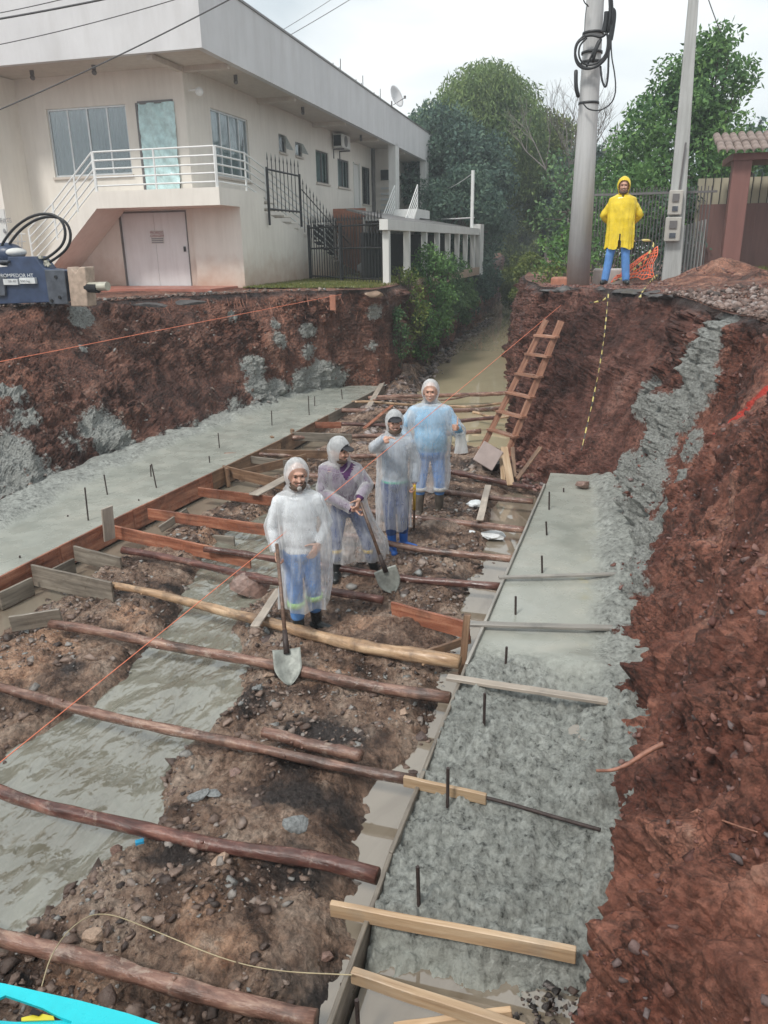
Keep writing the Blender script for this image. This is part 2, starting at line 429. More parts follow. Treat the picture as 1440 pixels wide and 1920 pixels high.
M['redclod'] = m_rock('red_clod', [(0.12, 0.045, 0.035), (0.22, 0.09, 0.07), (0.30, 0.15, 0.12), (0.2, 0.17, 0.17)], 0.6)
M['rockgrey'] = plain('grey_rock', (0.20, 0.21, 0.21), 0.35, var=0.5, scale=6, bmp=0.7, bscale=9)
M['rockbrown'] = plain('brown_rock', (0.22, 0.14, 0.115), 0.4, var=0.45, scale=5, bmp=0.7, bscale=9)
M['rockdark'] = plain('dark_rock', (0.10, 0.07, 0.062), 0.35, var=0.5, scale=5, bmp=0.7, bscale=9)
M['rocktan'] = plain('tan_rock', (0.38, 0.27, 0.20), 0.5, var=0.3, scale=5, bmp=0.7, bscale=9)
M['asphalt'] = plain('asphalt', (0.065, 0.06, 0.06), 0.5, var=0.5, scale=9, bmp=0.6, bscale=30)
M['rust'] = plain('rusty_rebar', (0.045, 0.03, 0.027), 0.6, var=0.4, scale=20, bmp=0.4, bscale=90)

M['wall'] = stained('rendered_wall', (0.80, 0.755, 0.69), (0.58, 0.53, 0.47), 0.4, low=(2.75, 3.9, (0.42, 0.25, 0.17)))
M['wallpink'] = stained('recess_wall', (0.50, 0.42, 0.38), (0.36, 0.27, 0.23), 0.4, low=(2.75, 3.7, (0.45, 0.22, 0.13)))
M['fascia'] = stained('fascia_paint', (0.66, 0.66, 0.67), (0.47, 0.46, 0.455), 0.5, 0.75, (1.1, 1.1, 0.22))
M['soffit'] = stained('soffit_paint', (0.60, 0.54, 0.48), (0.33, 0.28, 0.24), 0.35)
M['whitepaint'] = stained('white_paint', (0.70, 0.70, 0.68), (0.40, 0.40, 0.37), 0.4)
M['whitemetal'] = plain('white_metal', (0.74, 0.75, 0.74), 0.4, var=0.06, bmp=0.02)
M['garagedoor'] = stained('white_door_paint', (0.80, 0.81, 0.82), (0.5, 0.48, 0.47), 0.3, 0.5)
M['blackmetal'] = plain('black_iron', (0.02, 0.02, 0.022), 0.5, var=0.3)
M['alu'] = plain('pale_aluminium', (0.6, 0.62, 0.63), 0.35, 0.3, var=0.08, bmp=0)
M['greyalu'] = plain('dark_frame', (0.16, 0.15, 0.15), 0.4, 0.2, var=0.1, bmp=0)
M['dark'] = plain('dark_interior', (0.012, 0.012, 0.014), 0.8)
M['curtain'] = plain('grey_curtain', (0.13, 0.12, 0.09), 0.8, var=0.95, scale=3, vs=(5, 5, 0.1))
M['whitecurtain'] = plain('white_curtain', (0.62, 0.64, 0.62), 0.8, var=0.25, scale=4, vs=(12, 12, 0.4))
M['tarp'] = plain('pale_blue_plastic', (0.50, 0.68, 0.69), 0.22, var=0.25, scale=6, bmp=1.0, bscale=6)
M['brickred'] = plain('terracotta', (0.36, 0.15, 0.095), 0.65, var=0.3, scale=9)
M['redfloor'] = plain('red_floor', (0.38, 0.15, 0.11), 0.4, var=0.3, scale=2, bmp=0.2)
M['moss'] = plain('mossy_kerb', (0.16, 0.165, 0.07), 0.8, var=0.5, scale=3, bmp=0.7, bscale=30)
M['brownwood'] = m_wood('brown_timber_wall', [(0.22, 0.09, 0.05), (0.34, 0.16, 0.10), (0.43, 0.23, 0.15)], (6, 6, 0.8), 0.6, 0.2)
M['polecon'] = stained('pole_concrete', (0.52, 0.525, 0.525), (0.30, 0.30, 0.30), 0.6, 0.8, (8, 8, 0.5), low=(2.6, 3.9, (0.30, 0.17, 0.11)))
M['polecon2'] = stained('pole_concrete_pale', (0.46, 0.47, 0.46), (0.2, 0.2, 0.19), 0.6, 0.8, (8, 8, 0.5))
M['cable'] = plain('black_cable', (0.014, 0.015, 0.018), 0.45, var=0.2, bmp=0)
M['wire'] = plain('grey_wire', (0.10, 0.10, 0.105), 0.6, bmp=0)
M['gatebrown'] = stained('brown_sheet_gate', (0.22, 0.115, 0.10), (0.10, 0.055, 0.048), 0.5, 0.55)
M['postbrown'] = stained('brown_post', (0.22, 0.10, 0.085), (0.12, 0.055, 0.045), 0.5, 0.6)
M['cream'] = stained('cream_wall', (0.46, 0.42, 0.31), (0.3, 0.27, 0.2), 0.4)
M['tile'] = plain('clay_roof_tile', (0.20, 0.15, 0.13), 0.7, var=0.5, scale=6, bmp=0.4)
M['meter'] = stained('meter_box', (0.48, 0.46, 0.42), (0.3, 0.28, 0.25), 0.5)
M['navy'] = plain('navy_paint', (0.035, 0.055, 0.11), 0.4, var=0.35, scale=5)
M['steelgrey'] = plain('grey_steel', (0.09, 0.10, 0.12), 0.45, 0.3, var=0.4, scale=6)
M['tansteel'] = plain('dusty_steel', (0.42, 0.32, 0.25), 0.6, var=0.3, scale=8)
M['palesteel'] = plain('pale_steel', (0.55, 0.53, 0.44), 0.35, 0.4, var=0.2)
M['shovel'] = plain('wet_steel_blade', (0.27, 0.285, 0.26), 0.5, 0.15, var=0.45, scale=9, bmp=.4)
M['orange'] = plain('orange_cord', (0.78, 0.23, 0.13), 0.6, var=0.1, bmp=0)
M['orangenet'] = plain('orange_net', (0.80, 0.16, 0.07), 0.55, var=0.15, bmp=0)
M['redpaint'] = plain('red_spray', (0.70, 0.09, 0.055), 0.6, var=0.3, scale=12)
M['turq'] = plain('turquoise_plastic', (0.02, 0.62, 0.70), 0.3, var=0.08, bmp=0.05)
M['yellow'] = plain('yellow_plastic', (0.72, 0.63, 0.05), 0.4, var=0.15)
M['whitebag'] = plain('white_plastic_bag', (0.72, 0.75, 0.76), 0.35, var=0.15, bmp=0.8, bscale=9)
M['blackbag'] = plain('black_rubber', (0.016, 0.017, 0.018), 0.35, var=0.2)
M['straw'] = plain('dry_stalk', (0.45, 0.38, 0.24), 0.6, var=0.2, bmp=0)
M['root'] = plain('root_bark', (0.34, 0.16, 0.11), 0.5, var=0.35, scale=20, bmp=0.5)
M['rootdark'] = plain('dark_root', (0.08, 0.045, 0.035), 0.5, var=0.35, scale=20, bmp=0.5)
M['trunk'] = plain('trunk_bark', (0.09, 0.07, 0.055), 0.8, var=0.4, scale=8, bmp=0.7)
M['bluetrash'] = plain('blue_plastic', (0.05, 0.35, 0.6), 0.4)
def m_tape():
    m, t, b = newmat('hazard_tape'); v = vec(t)
    w = N(t, 'TexWave', wave_type='BANDS', bands_direction='DIAGONAL'); w.inputs['Scale'].default_value = 2.2; t.links.new(v, w.inputs[0])
    r = ramp(t, w.outputs['Fac'], [(0.48, (0.55, 0.46, 0.16)), (0.54, (0.05, 0.045, 0.04))]); t.links.new(r.outputs[0], b.inputs['Base Color'])
    b.inputs['Roughness'].default_value = 0.4; return m
M['tape'] = m_tape()
def m_glass(name, tint=(0.04, 0.05, 0.06), fac=0.45):
    m, t, b = newmat(name)
    out = t.nodes['Material Output']; tr = N(t, 'BsdfTransparent'); tr.inputs[0].default_value = (0.75, 0.8, 0.82, 1)
    gl = N(t, 'BsdfGlossy'); gl.inputs['Roughness'].default_value = 0.03; gl.inputs[0].default_value = (0.9, 0.93, 0.95, 1)
    mx = N(t, 'MixShader'); mx.inputs[0].default_value = fac
    t.links.new(tr.outputs[0], mx.inputs[1]); t.links.new(gl.outputs[0], mx.inputs[2]); t.links.new(mx.outputs[0], out.inputs[0]); return m
M['glass'] = m_glass('window_glass', fac=0.17)
def m_leaf(name, cols, trans=0.25):
    m, t, b = newmat(name)
    g = N(t, 'NewGeometry'); v = vec(t)
    r = ramp(t, g.outputs['Random Per Island'], [(0.0, cols[0]), (0.4, cols[1]), (0.8, cols[2]), (1.0, cols[3])]).outputs[0]
    r = mixc(t, ramp(t, noise(t, v, 0.45, 4), [(0.38, 0), (0.62, 0.7)]).outputs[0], r, mixc(t, 0.5, r, cols[3]))
    t.links.new(r, b.inputs['Base Color']); b.inputs['Roughness'].default_value = 0.5
    b.inputs['Specular IOR Level'].default_value = 0.15
    tl = N(t, 'BsdfTranslucent'); t.links.new(r, tl.inputs[0]); mx = N(t, 'MixShader'); mx.inputs[0].default_value = trans
    t.links.new(b.outputs[0], mx.inputs[1]); t.links.new(tl.outputs[0], mx.inputs[2]); t.links.new(mx.outputs[0], t.nodes['Material Output'].inputs[0]); return m
M['leafgreen'] = m_leaf('leaf_green', [(0.04, 0.09, 0.04), (0.08, 0.17, 0.065), (0.13, 0.26, 0.09), (0.22, 0.36, 0.11)])
M['leafdark'] = m_leaf('leaf_blue_green', [(0.04, 0.07, 0.06), (0.065, 0.115, 0.10), (0.10, 0.165, 0.13), (0.15, 0.22, 0.14)])
M['leafolive'] = m_leaf('leaf_olive', [(0.05, 0.08, 0.025), (0.10, 0.15, 0.045), (0.17, 0.22, 0.06), (0.26, 0.29, 0.09)])
M['leafmid'] = m_leaf('leaf_mid', [(0.05, 0.09, 0.05), (0.08, 0.16, 0.08), (0.13, 0.24, 0.11), (0.22, 0.33, 0.14)])
M['leafbamboo'] = m_leaf('leaf_bamboo', [(0.06, 0.11, 0.045), (0.10, 0.17, 0.065), (0.16, 0.24, 0.085), (0.25, 0.31, 0.11)])
M['twig'] = plain('bare_twig', (0.16, 0.14, 0.13), 0.8, bmp=0)
M['grass'] = m_leaf('grass_blade', [(0.07, 0.10, 0.02), (0.13, 0.17, 0.04), (0.2, 0.2, 0.06), (0.26, 0.23, 0.1)])

# ------------------------------------------------------------------ layout curves
def ip(pts):
    ys = [p[0] for p in pts]; xs = [p[1] for p in pts]
    return lambda y: np.interp(y, ys, xs)
XL = ip([(1.5, -6.12), (6.1, -5.92), (8, -5.81), (9.9, -5.61), (12.7, -5.35), (17, -5.13), (18.4, -5.05)])       # left formwork
XR = ip([(1, -.93), (2.55, -.92), (3.84, -.94), (5.5, -.87), (7.3, -.79), (10.6, -.64), (12, -.6)])               # right formwork
XLB = ip([(1, -7.5), (7.5, -7.12), (9.9, -7.29), (13.2, -7.1), (16.7, -6.72), (17.9, -6.27)])
XRB = ip([(1, -.1), (2.4, -.02), (3.05, .04), (4.1, .18), (5.4, .4), (7, .34), (8.95, .29), (10.7, .23)])

def chaikin(P, k=2):
    P = [np.array(p, float) for p in P]
    for _ in range(k):
        Q = [P[0]]
        for a, b in zip(P[:-1], P[1:]): Q += [a * .75 + b * .25, a * .25 + b * .75]
        Q.append(P[-1]); P = Q
    return np.array(P)
def resample(P, ref, s):
    """sample both polylines (same count) at the shared parameter of `ref`."""
    L = np.concatenate([[0], np.cumsum(np.linalg.norm(np.diff(ref[:, :2], axis=0), axis=1))]); L /= L[-1]
    return np.stack([np.interp(s, L, P_) for P_ in P.T], -1)

RF = [(-.1, -.3, -.3), (-.1, 1.0, -.3), (-.08, 2.2, -.3), (-.06, 3.05, -.3), (.04, 4.1, -.3), (.22, 5.4, -.3), (.26, 7, -.3), (.29, 8.95, -.3), (.23, 10.4, -.3), (.1, 11.0, -.3), (-.83, 11.3, -.3), (-1.45, 12.8, -.3), (-1.6, 14.5, -.3), (-1.8, 17, -.3), (-2.53, 22.6, -.3), (-3.35, 30, -.3), (-4.7, 55, -.3), (-6.3, 80, -.3)]
RT = [(1.4, -.3, 2.5), (1.45, 1.0, 2.6), (1.5, 2.2, 2.7), (1.55, 3.05, 2.75), (1.7, 4.2, 2.78), (1.85, 5.6, 2.78), (1.8, 7.2, 2.78), (1.55, 8.7, 2.78), (1.3, 9.9, 2.78), (1.12, 12.4, 2.78), (.12, 14.5, 2.78), (-1.1, 15.1, 2.78), (-1.28, 15.9, 2.78), (-1.4, 18, 2.7), (-2.2, 22.6, 2.6), (-2.9, 30, 2.5), (-4.2, 55, 2.3), (-5.8, 80, 2.3)]
LF = [(-7.6, 0, -.3), (-7.4, 3, -.3), (-7.2, 6.3, -.3), (-7.15, 8.2, -.3), (-7.29, 9.94, -.3), (-7.12, 13.2, -.3), (-6.85, 15.8, -.3), (-6.5, 17.8, -.3), (-5.7, 18.35, -.3), (-5.1, 18.5, -.3), (-5.15, 20, -.3), (-5.4, 23, -.3), (-5.7, 30, -.3), (-5.9, 39, -.3), (-7.1, 55, -.3), (-9.9, 80, -.3)]
LT = [(-12.5, 3, 2.6), (-11.9, 7, 2.6), (-11.2, 10.3, 2.6), (-10.5, 11.7, 2.6), (-9.6, 13.3, 2.6), (-8.3, 15.6, 2.6), (-7.2, 16.9, 2.6), (-6.2, 17.4, 2.6), (-5.5, 17.65, 2.6), (-5.05, 17.9, 2.6), (-5.15, 20, 2.6), (-5.35, 23, 2.6), (-5.7, 30, 2.65), (-6.0, 39, 2.7), (-7.0, 55, 2.7), (-10, 80, 2.7)]
def tedge(T):
    C_ = chaikin(T, 2); ys = np.maximum.accumulate(C_[:, 1]); return lambda y: (np.interp(y, ys, C_[:, 0]), np.interp(y, ys, C_[:, 2]))
TR, TL = tedge(RT), tedge(LT)

# ------------------------------------------------------------------ banks
def bank(name, Fp, Tp, svals, nt_, mat, side, blobs, amp=0.22, over=0.0, bulges=(), paint=()):
    Fc, Tc = chaikin(Fp, 2), chaikin(Tp, 2)
    s = svals
    A, B = resample(Fc, Fc, s), resample(Tc, Fc, s)
    t = np.linspace(0, 1, nt_)
    TT, _ = np.meshgrid(t, s)
    prof = TT + 0.10 * np.sin(TT * math.pi) * side * 0
    X = A[:, 0:1] + (B[:, 0:1] - A[:, 0:1]) * prof
    Y = A[:, 1:2] + (B[:, 1:2] - A[:, 1:2]) * prof
    Z = A[:, 2:3] + (B[:, 2:3] - A[:, 2:3]) * TT
    G = np.stack([X, Y, Z], -1)
    ds = np.gradient(G, axis=0); dt = np.gradient(G, axis=1)
    n = np.cross(ds, dt); n /= np.linalg.norm(n, axis=2, keepdims=True) + 1e-9
    n *= side
    fade = smooth(0, 0.06, 1 - TT) * 0.85 + 0.15
    fm = .30 + .95 * smooth(-.22, .22, fbm(X * 1.1 + 5, Y * 1.1, Z * 1.3, 3))      # smooth cut clay here, crumbling clods there
    d = amp * (0.9 * fbm(X * .8, Y * .8, Z * .5, 4) + 0.50 * ridged(X * 1.5, Y * 1.5, Z * .6, 4) + .42 * ridged(X * 3.4 + Z * .8, Y * 3.4 + Z * .8, Z * .35, 2)
               + fm * (0.45 * fbm(X * 4.0, Y * 4.0, Z * 3.2, 4, .6) + 0.75 * billow(X * 4.6, Y * 4.6, Z * 4.2, 4) + .24 * billow(X * 17, Y * 17, Z * 17, 3)) - .45)
    conc = np.zeros_like(X); 
    for (c, r, w) in blobs:
        q = ((X - c[0]) / r[0]) ** 2 + ((Y - c[1]) / r[1]) ** 2 + ((Z - c[2]) / r[2]) ** 2
        conc = np.maximum(conc, w * np.exp(-q ** 1.3))
    for (c, r, a) in bulges:
        q = ((Y - c[1]) / r[1]) ** 2 + ((Z - c[2]) / r[2]) ** 2 + ((X - c[0]) / r[0]) ** 2
        d = d + a * np.exp(-q)
    lump = np.clip(conc * 1.3 - .3 + fbm(X * 6, Y * 6, Z * 6, 3) * .4, 0, 1)
    d = d + 0.07 * lump + 0.05 * lump * fbm(X * 14, Y * 14, Z * 14, 3)
    G = G + n * (d * fade)[..., None]
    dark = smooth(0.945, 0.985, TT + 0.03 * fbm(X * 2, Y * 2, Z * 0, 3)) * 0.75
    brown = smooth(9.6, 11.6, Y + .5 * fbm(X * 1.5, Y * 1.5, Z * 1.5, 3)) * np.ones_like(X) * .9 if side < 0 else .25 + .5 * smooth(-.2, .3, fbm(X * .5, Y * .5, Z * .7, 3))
    SURF[name] = (G.reshape(-1, 3), TT.ravel(), conc.ravel())
    pm = np.zeros_like(X)
    for a_, b_ in zip(paint[:-1], paint[1:]):
        a_ = np.array(a_); e_ = np.array(b_) - a_; q = np.stack([X, Y, Z], -1) - a_
        tt = np.clip((q @ e_) / (e_ @ e_), 0, 1); dd = np.linalg.norm(q - tt[..., None] * e_, axis=-1)
        pm = np.maximum(pm, 1 - smooth(.065, .10, dd + .02 * fbm(X * 20, Y * 20, Z * 20, 2)))
    return grid_mesh(name, G[..., 0], G[..., 1], G[..., 2], mat, {'conc': conc, 'dark': dark, 'paint': pm, 'brown': brown}, flip=(side < 0), sm=False)
SURF = {}
def svals(Fp, dens):
    Fc = chaikin(Fp, 2); L = np.concatenate([[0], np.cumsum(np.linalg.norm(np.diff(Fc[:, :2], axis=0), axis=1))])
    out = []; x = 0.0
    while x < L[-1]:
        out.append(x / L[-1]); j = np.searchsorted(L, x); y = Fc[min(j, len(Fc) - 1), 1]
        x += max(0.02, dens * max(2.0, y))
    out.append(1.0); return np.array(out)
def onbank(px, py, Fp, Tp, side):
    """where the sight line meets the mean face of a bank"""
    Fc, Tc = chaikin(Fp, 2), chaikin(Tp, 2); d = ray(px, py); best = None
    for i in range(len(Fc) - 1):
        a, b, c, e = [Vector(q) for q in (Fc[i], Fc[i + 1], Tc[i + 1], Tc[i])]
        for tri in ((a, b, c), (a, c, e)):
            from mathutils.geometry import intersect_ray_tri
            h = intersect_ray_tri(tri[0], tri[1], tri[2], d, CAM, True)
            if h is not None and (best is None or (h - CAM).length < (best - CAM).length): best = h
    return best
LB = []
for (px, py, rr, w) in [(150, 600, .22, 1.1), (155, 655, .10, .8), (195, 815, .42, 1.05), (240, 850, .3, .8), (130, 840, .25, .6), (30, 900, .55, .95), (80, 930, .6, .95), (10, 760, .25, .8), (0, 850, .4, .9), (330, 860, .35, .7),
                        (470, 690, .3, .85), (480, 730, .35, .95), (520, 735, .35, .95), (570, 720, .45, 1), (600, 700, .4, 1), (520, 640, .25, .85), (575, 620, .22, .85), (512, 610, .18, .7), (430, 600, .15, .7), (620, 710, .4, .9), (170, 930, .5, .9), (120, 960, .5, 1), (220, 890, .4, .7), (40, 800, .3, .6), (575, 660, .25, .7), (300, 865, .3, .6), (705, 585, .25, .8), (700, 650, .2, .6), (400, 790, .3, .5), (440, 765, .3, .6)]:
    h = onbank(px, py, LF, LT, 1)
    if h is not None: LB.append((h, (rr * 1.3, rr * 1.3, rr), w))
for y in np.arange(5, 18, .5):
    LB.append(((float(XLB(y)) - .1, y, .25), (.45, .45, .16 + .14 * random.random()), .78 + .3 * random.random()))
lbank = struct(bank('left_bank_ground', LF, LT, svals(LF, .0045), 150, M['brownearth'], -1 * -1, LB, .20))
RB = []
for (px, py, rr, w) in [(1370, 610, .13, 1.0), (1350, 640, .15, 1.05), (1340, 670, .17, 1.1), (1330, 710, .18, 1.1), (1310, 740, .2, 1.05), (1240, 740, .16, .9), (1260, 790, .28, 1.1), (1220, 760, .2, 1), (1240, 840, .3, 1.15), (1200, 870, .25, 1.1), (1190, 910, .25, 1.1), (1180, 960, .25, 1.1), (1170, 1010, .2, 1.0), (1200, 980, .25, 1.1), (1200, 1060, .22, 1.1), (1280, 900, .1, .9), (1250, 960, .16, .9), (1230, 1100, .12, .9), (1200, 1120, .2, 1.05), (1190, 1200, .2, 1.05), (1175, 1290, .15, .9), (1190, 1340, .12, .9), (1160, 1400, .1, .7), (1290, 830, .15, .85), (1180, 880, .2, 1), (1225, 1010, .15, 1), (1320, 690, .22, 1.1), (1285, 770, .22, 1.1), (1355, 620, .2, 1.1), (1200, 1030, .25, 1.1), (1230, 920, .25, 1.1), (1160, 1060, .25, 1.1), (1215, 1080, .18, 1), (1180, 1140, .2, 1.1), (1170, 1230, .16, 1.1)]:
    h = onbank(px, py, RF, RT, 1)
    if h is not None: RB.append((h, (rr * 1.6, rr * 2.0, rr * 1.45), w))
h1 = onbank(1360, 900, RF, RT, 1); h2 = onbank(1380, 1250, RF, RT, 1)
PAINT = [onbank(x, y, RF, RT, 1) for x, y in [(1358, 826), (1378, 812), (1402, 790), (1428, 762), (1450, 742), (1480, 715)]]
PAINT = [p for p in PAINT if p is not None]
rbulge = [((1.0, 6.2, 1.9), (9, 1.3, .55), .28), ((.8, 4.2, 1.4), (9, 1.0, .5), .12), ((.6, 2.2, 1.2), (9, .8, .5), .12), ((.9, 8.6, 1.3), (9, .7, .9), -.10)]
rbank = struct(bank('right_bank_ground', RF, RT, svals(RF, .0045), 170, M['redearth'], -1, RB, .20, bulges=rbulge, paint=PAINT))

# ------------------------------------------------------------------ trench floor
stL = ip([(1.2, -4.6), (3.0, -4.2), (3.8, -4.0), (4.2, -3.95), (4.7, -3.78), (5.3, -3.85), (6.0, -3.9), (7.1, -4.3), (8, -4.5), (9, -4.4), (10.5, -4.3), (12, -4.1)])
stR = ip([(1.2, -3.2), (2.2, -3.0), (2.7, -2.9), (3.2, -2.68), (3.4, -2.58), (4.3, -2.85), (4.9, -2.72), (5.5, -2.85), (6.15, -3.3), (7.0, -3.3), (7.8, -3.15), (8.8, -3.5), (10, -3.8), (12, -4.0)])
puL = ip([(1.5, -1.12), (2.6, -1.14), (3.0, -1.06), (3.4, -1.16), (3.9, -1.28), (4.3, -1.24), (4.8, -1.08), (5.7, -1.04), (6.6, -1.16), (7.5, -1.25), (8.3, -1.15), (9.2, -1.2), (10.3, -1.3), (11, -1.2)])
MOUNDS = [(-1.9, 4.25, .50, .28, .12), (-1.95, 4.9, .6, .35, .08), (-1.75, 3.55, .45, .25, .12), (-1.9, 2.85, .5, .35, .13), (-1.35, 2.6, .35, .3, .09), (-2.2, 2.15, .5, .2, .10), (-4.7, 5.0, .6, .45, .12), (-4.9, 6.9, .5, .35, .08), (-4.6, 8.2, .5, .4, .09), (-2.4, 5.9, .35, .3, .06), (-1.9, 6.2, .5, .4, .08), (-1.8, 7.6, .6, .45, .1), (-1.9, 9.2, .6, .7, .14), (-2.9, 10.6, .9, .6, .1), (-3.6, 12.6, .9, .6, .14), (-4.4, 15.5, .7, 1.2, .2), (-4.9, 19.8, .40, 1.2, .50), (-5.1, 21.8, .35, 1.2, .30), (-4.2, 17.6, .6, .8, .15)]
def floor_h(x, y):
    x = np.asarray(x, float); y = np.asarray(y, float)
    h = 0.075 + 0.06 * fbm(x * 1.3, y * 1.3, 0, 3)
    for (cx, cy, rx, ry, a) in MOUNDS: h = h + a * np.exp(-((x - cx) / rx) ** 2 - ((y - cy) / ry) ** 2)
    wob = 0.13 * fbm(x * 2.2, y * 2.2, 3.3, 3)
    s = smooth(-.18, .12, np.minimum(x - stL(y), stR(y) - x) + wob) * (1 - smooth(10.5, 12, y))
    h = h * (1 - s) + s * (-.14)
    p = smooth(-.26, .16, x - puL(y) + wob * .7) * (1 - smooth(10.8, 11.6, y))
    h = h * (1 - p) + p * (-.06)
    lp = smooth(-.15, .15, (XL(y) + .55) - x + wob * 1.2) * (1 - smooth(13.5, 15, y))       # water under the left boards
    h = h * (1 - lp) + lp * (-.05 + .05 * fbm(x * 2, y * 2, 8, 2))
    rv = smooth(-.5, .5, (x + 3.7 + (y - 14.5) * .15) + wob * 3) * smooth(13.2, 15.5, y)   # the river behind the last logs
    h = h * (1 - rv) + rv * (-.35)
    rv2 = smooth(22, 26, y); h = h * (1 - rv2) + rv2 * (-.6)
    d = 0.05 * fbm(x * 4.5, y * 4.5, 1, 4, .6) + 0.045 * (billow(x * 8, y * 8, 2, 4) - .45) + .010 * fbm(x * 36, y * 36, 0, 2)
    h = h + d * smooth(-.2, .05, h + .1)
    h = h + smooth(1.75, .7, y) * 1.9
    return h
ys = [0.3]
while ys[-1] < 32: ys.append(ys[-1] + max(.018, .0050 * ys[-1] ** 1.15))
ys = np.array(ys); us = np.linspace(0, 1, 420)
x0 = np.interp(ys, [0, 18, 20, 32], [-6.4, -6.0, -5.6, -6.0]); x1 = np.interp(ys, [0, 11, 12, 32], [-.2, -.2, -.9, -2.6])
XX = x0[:, None] + (x1 - x0)[:, None] * us[None]; YY = np.repeat(ys[:, None], len(us), 1)
ZZ = floor_h(XX, YY)
tanm = np.zeros_like(XX); drk = np.zeros_like(XX)
for (px, py, rx, ry, w) in [(90, 1210, .55, .35, 1), (30, 1250, .5, .4, .9), (240, 1150, .3, .25, .9), (260, 1180, .25, .2, .8), (400, 1010, .35, .35, .9), (420, 1800, .25, .2, .8), (380, 1740, .2, .2, .7), (150, 1860, .3, .2, .9), (670, 1170, .35, .3, .8), (760, 990, .35, .5, .55), (620, 1270, .3, .25, .7), (500, 950, .5, .5, .6), (460, 1420, .25, .15, .5), (520, 780, .8, 1.2, .6), (650, 850, .6, .6, .4), (700, 1090, .4, .3, .4), (330, 1000, .3, .3, .6)]:
    c = aZ(px, py, .1); tanm = np.maximum(tanm, w * np.exp(-((XX - c.x) / rx) ** 2 - ((YY - c.y) / ry) ** 2))
for (px, py, rx, ry, w) in [(620, 1380, .45, .25, 1), (480, 1310, .45, .3, .7), (560, 1500, .5, .2, .9), (330, 1620, .3, .2, .8), (620, 1850, .3, .25, .9), (560, 1640, .4, .2, .7), (780, 1100, .4, .3, .6), (730, 680, .9, 2, 1), (650, 1170, .3, .3, .4), (880, 1080, .3, .3, .8), (270, 1190, .2, .15, 1), (130, 1260, .2, .2, .7), (880, 870, .6, .8, .6), (420, 1160, .3, .3, .4)]:
    c = aZ(px, py, .1); drk = np.maximum(drk, w * np.exp(-((XX - c.x) / rx) ** 2 - ((YY - c.y) / ry) ** 2))
struct(grid_mesh('trench_ground', XX, YY, ZZ, M['mud'], {'tan': tanm, 'dark': drk}, flip=True, sm=False))
def fz(x, y): return float(floor_h(np.array([x]), np.array([y]))[0])

# deep base sheet to the horizon
mb = MB(); mb.add([(-160, -60, -.9), (160, -60, -.9), (160, 300, -.9), (-160, 300, -.9)], [(0, 1, 2, 3)])
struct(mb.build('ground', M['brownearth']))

# water surfaces
def sheet(name, L, R, ys_, z, mat, n=60, wave=0.0):
    yy = np.array(ys_); u = np.linspace(0, 1, n)
    X_ = L(yy)[:, None] + (R(yy) - L(yy))[:, None] * u[None]; Y_ = np.repeat(yy[:, None], n, 1)
    Z_ = z + wave * fbm(X_ * 2.5 - Y_ * .3, Y_ * 1.1, 0, 3) + wave * .5 * fbm(X_ * 7, Y_ * 2.5, 3, 2)
    return struct(grid_mesh(name, X_, Y_, Z_, mat, flip=True))
sheet('stream_water', lambda y: stL(y) - .8, lambda y: stR(y) + .45, np.linspace(.9, 12.6, 300), 0.0, M['stream'], 90, .035)
sheet('puddle_water', lambda y: puL(y) - .55, lambda y: XR(y), np.linspace(1.2, 11.4, 60), 0.004, M['puddle'], 6)
sheet('left_puddle_water', lambda y: XL(y), lambda y: XL(y) + 1.0, np.linspace(1.2, 15, 60), 0.008, M['puddle'], 6)
sheet('river_water', ip([(12.6, -4.9), (18, -5.3), (30, -6), (55, -8), (80, -11)]), ip([(12.6, -.8), (16, -1.2), (30, -2.6), (55, -4), (80, -6)]), np.linspace(12.6, 80, 80), -0.02, M['river'], 20)

# ------------------------------------------------------------------ street-level ground
def topsheet(name, edge, y0, y1, sgn, mat, mounds=(), far=70, dz=0.0):
    yy = np.concatenate([np.arange(y0, 24, .09), np.linspace(24, y1, 60)])
    u = np.linspace(0, 1, 150) ** 3.0
    ex, ez = edge(yy)
    X_ = ex[:, None] - sgn * .02 + sgn * u[None] * far; Y_ = np.repeat(yy[:, None], len(u), 1)
    D = np.abs(X_ - ex[:, None])
    Z_ = ez[:, None] + dz + 0.03 * fbm(X_ * 1.2, Y_ * 1.2, 5, 4) * smooth(0, .4, D) + 0 * D
    for (cx, cy, rx, ry, a) in mounds: Z_ = Z_ + a * np.exp(-((X_ - cx) / rx) ** 2 - ((Y_ - cy) / ry) ** 2) * (1 + .7 * (billow(X_ * 2.6, Y_ * 2.6, 1, 4) - .4))
    Z_ = Z_ + .02 * fbm(X_ * 7, Y_ * 7, 2, 3) * smooth(0, .3, D)
    return struct(grid_mesh(name, X_, Y_, Z_, mat, {'conc': X_ * 0, 'dark': X_ * 0}, flip=(sgn > 0)))
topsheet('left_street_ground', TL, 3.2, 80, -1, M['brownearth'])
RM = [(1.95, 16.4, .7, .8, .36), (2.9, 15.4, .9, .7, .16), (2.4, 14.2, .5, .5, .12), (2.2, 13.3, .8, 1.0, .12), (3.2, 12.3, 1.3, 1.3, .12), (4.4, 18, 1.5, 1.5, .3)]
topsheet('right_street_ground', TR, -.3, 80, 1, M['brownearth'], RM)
# ground behind the camera end of the trench
nx = np.linspace(-12.5, 1.6, 60); ny = np.linspace(-8, .5, 30); NX, NY = np.meshgrid(nx, ny)
struct(grid_mesh('near_street_ground', NX, NY, 1.95 + .04 * fbm(NX, NY, 0, 3), M['brownearth'], {'conc': NX * 0, 'dark': NX * 0}))

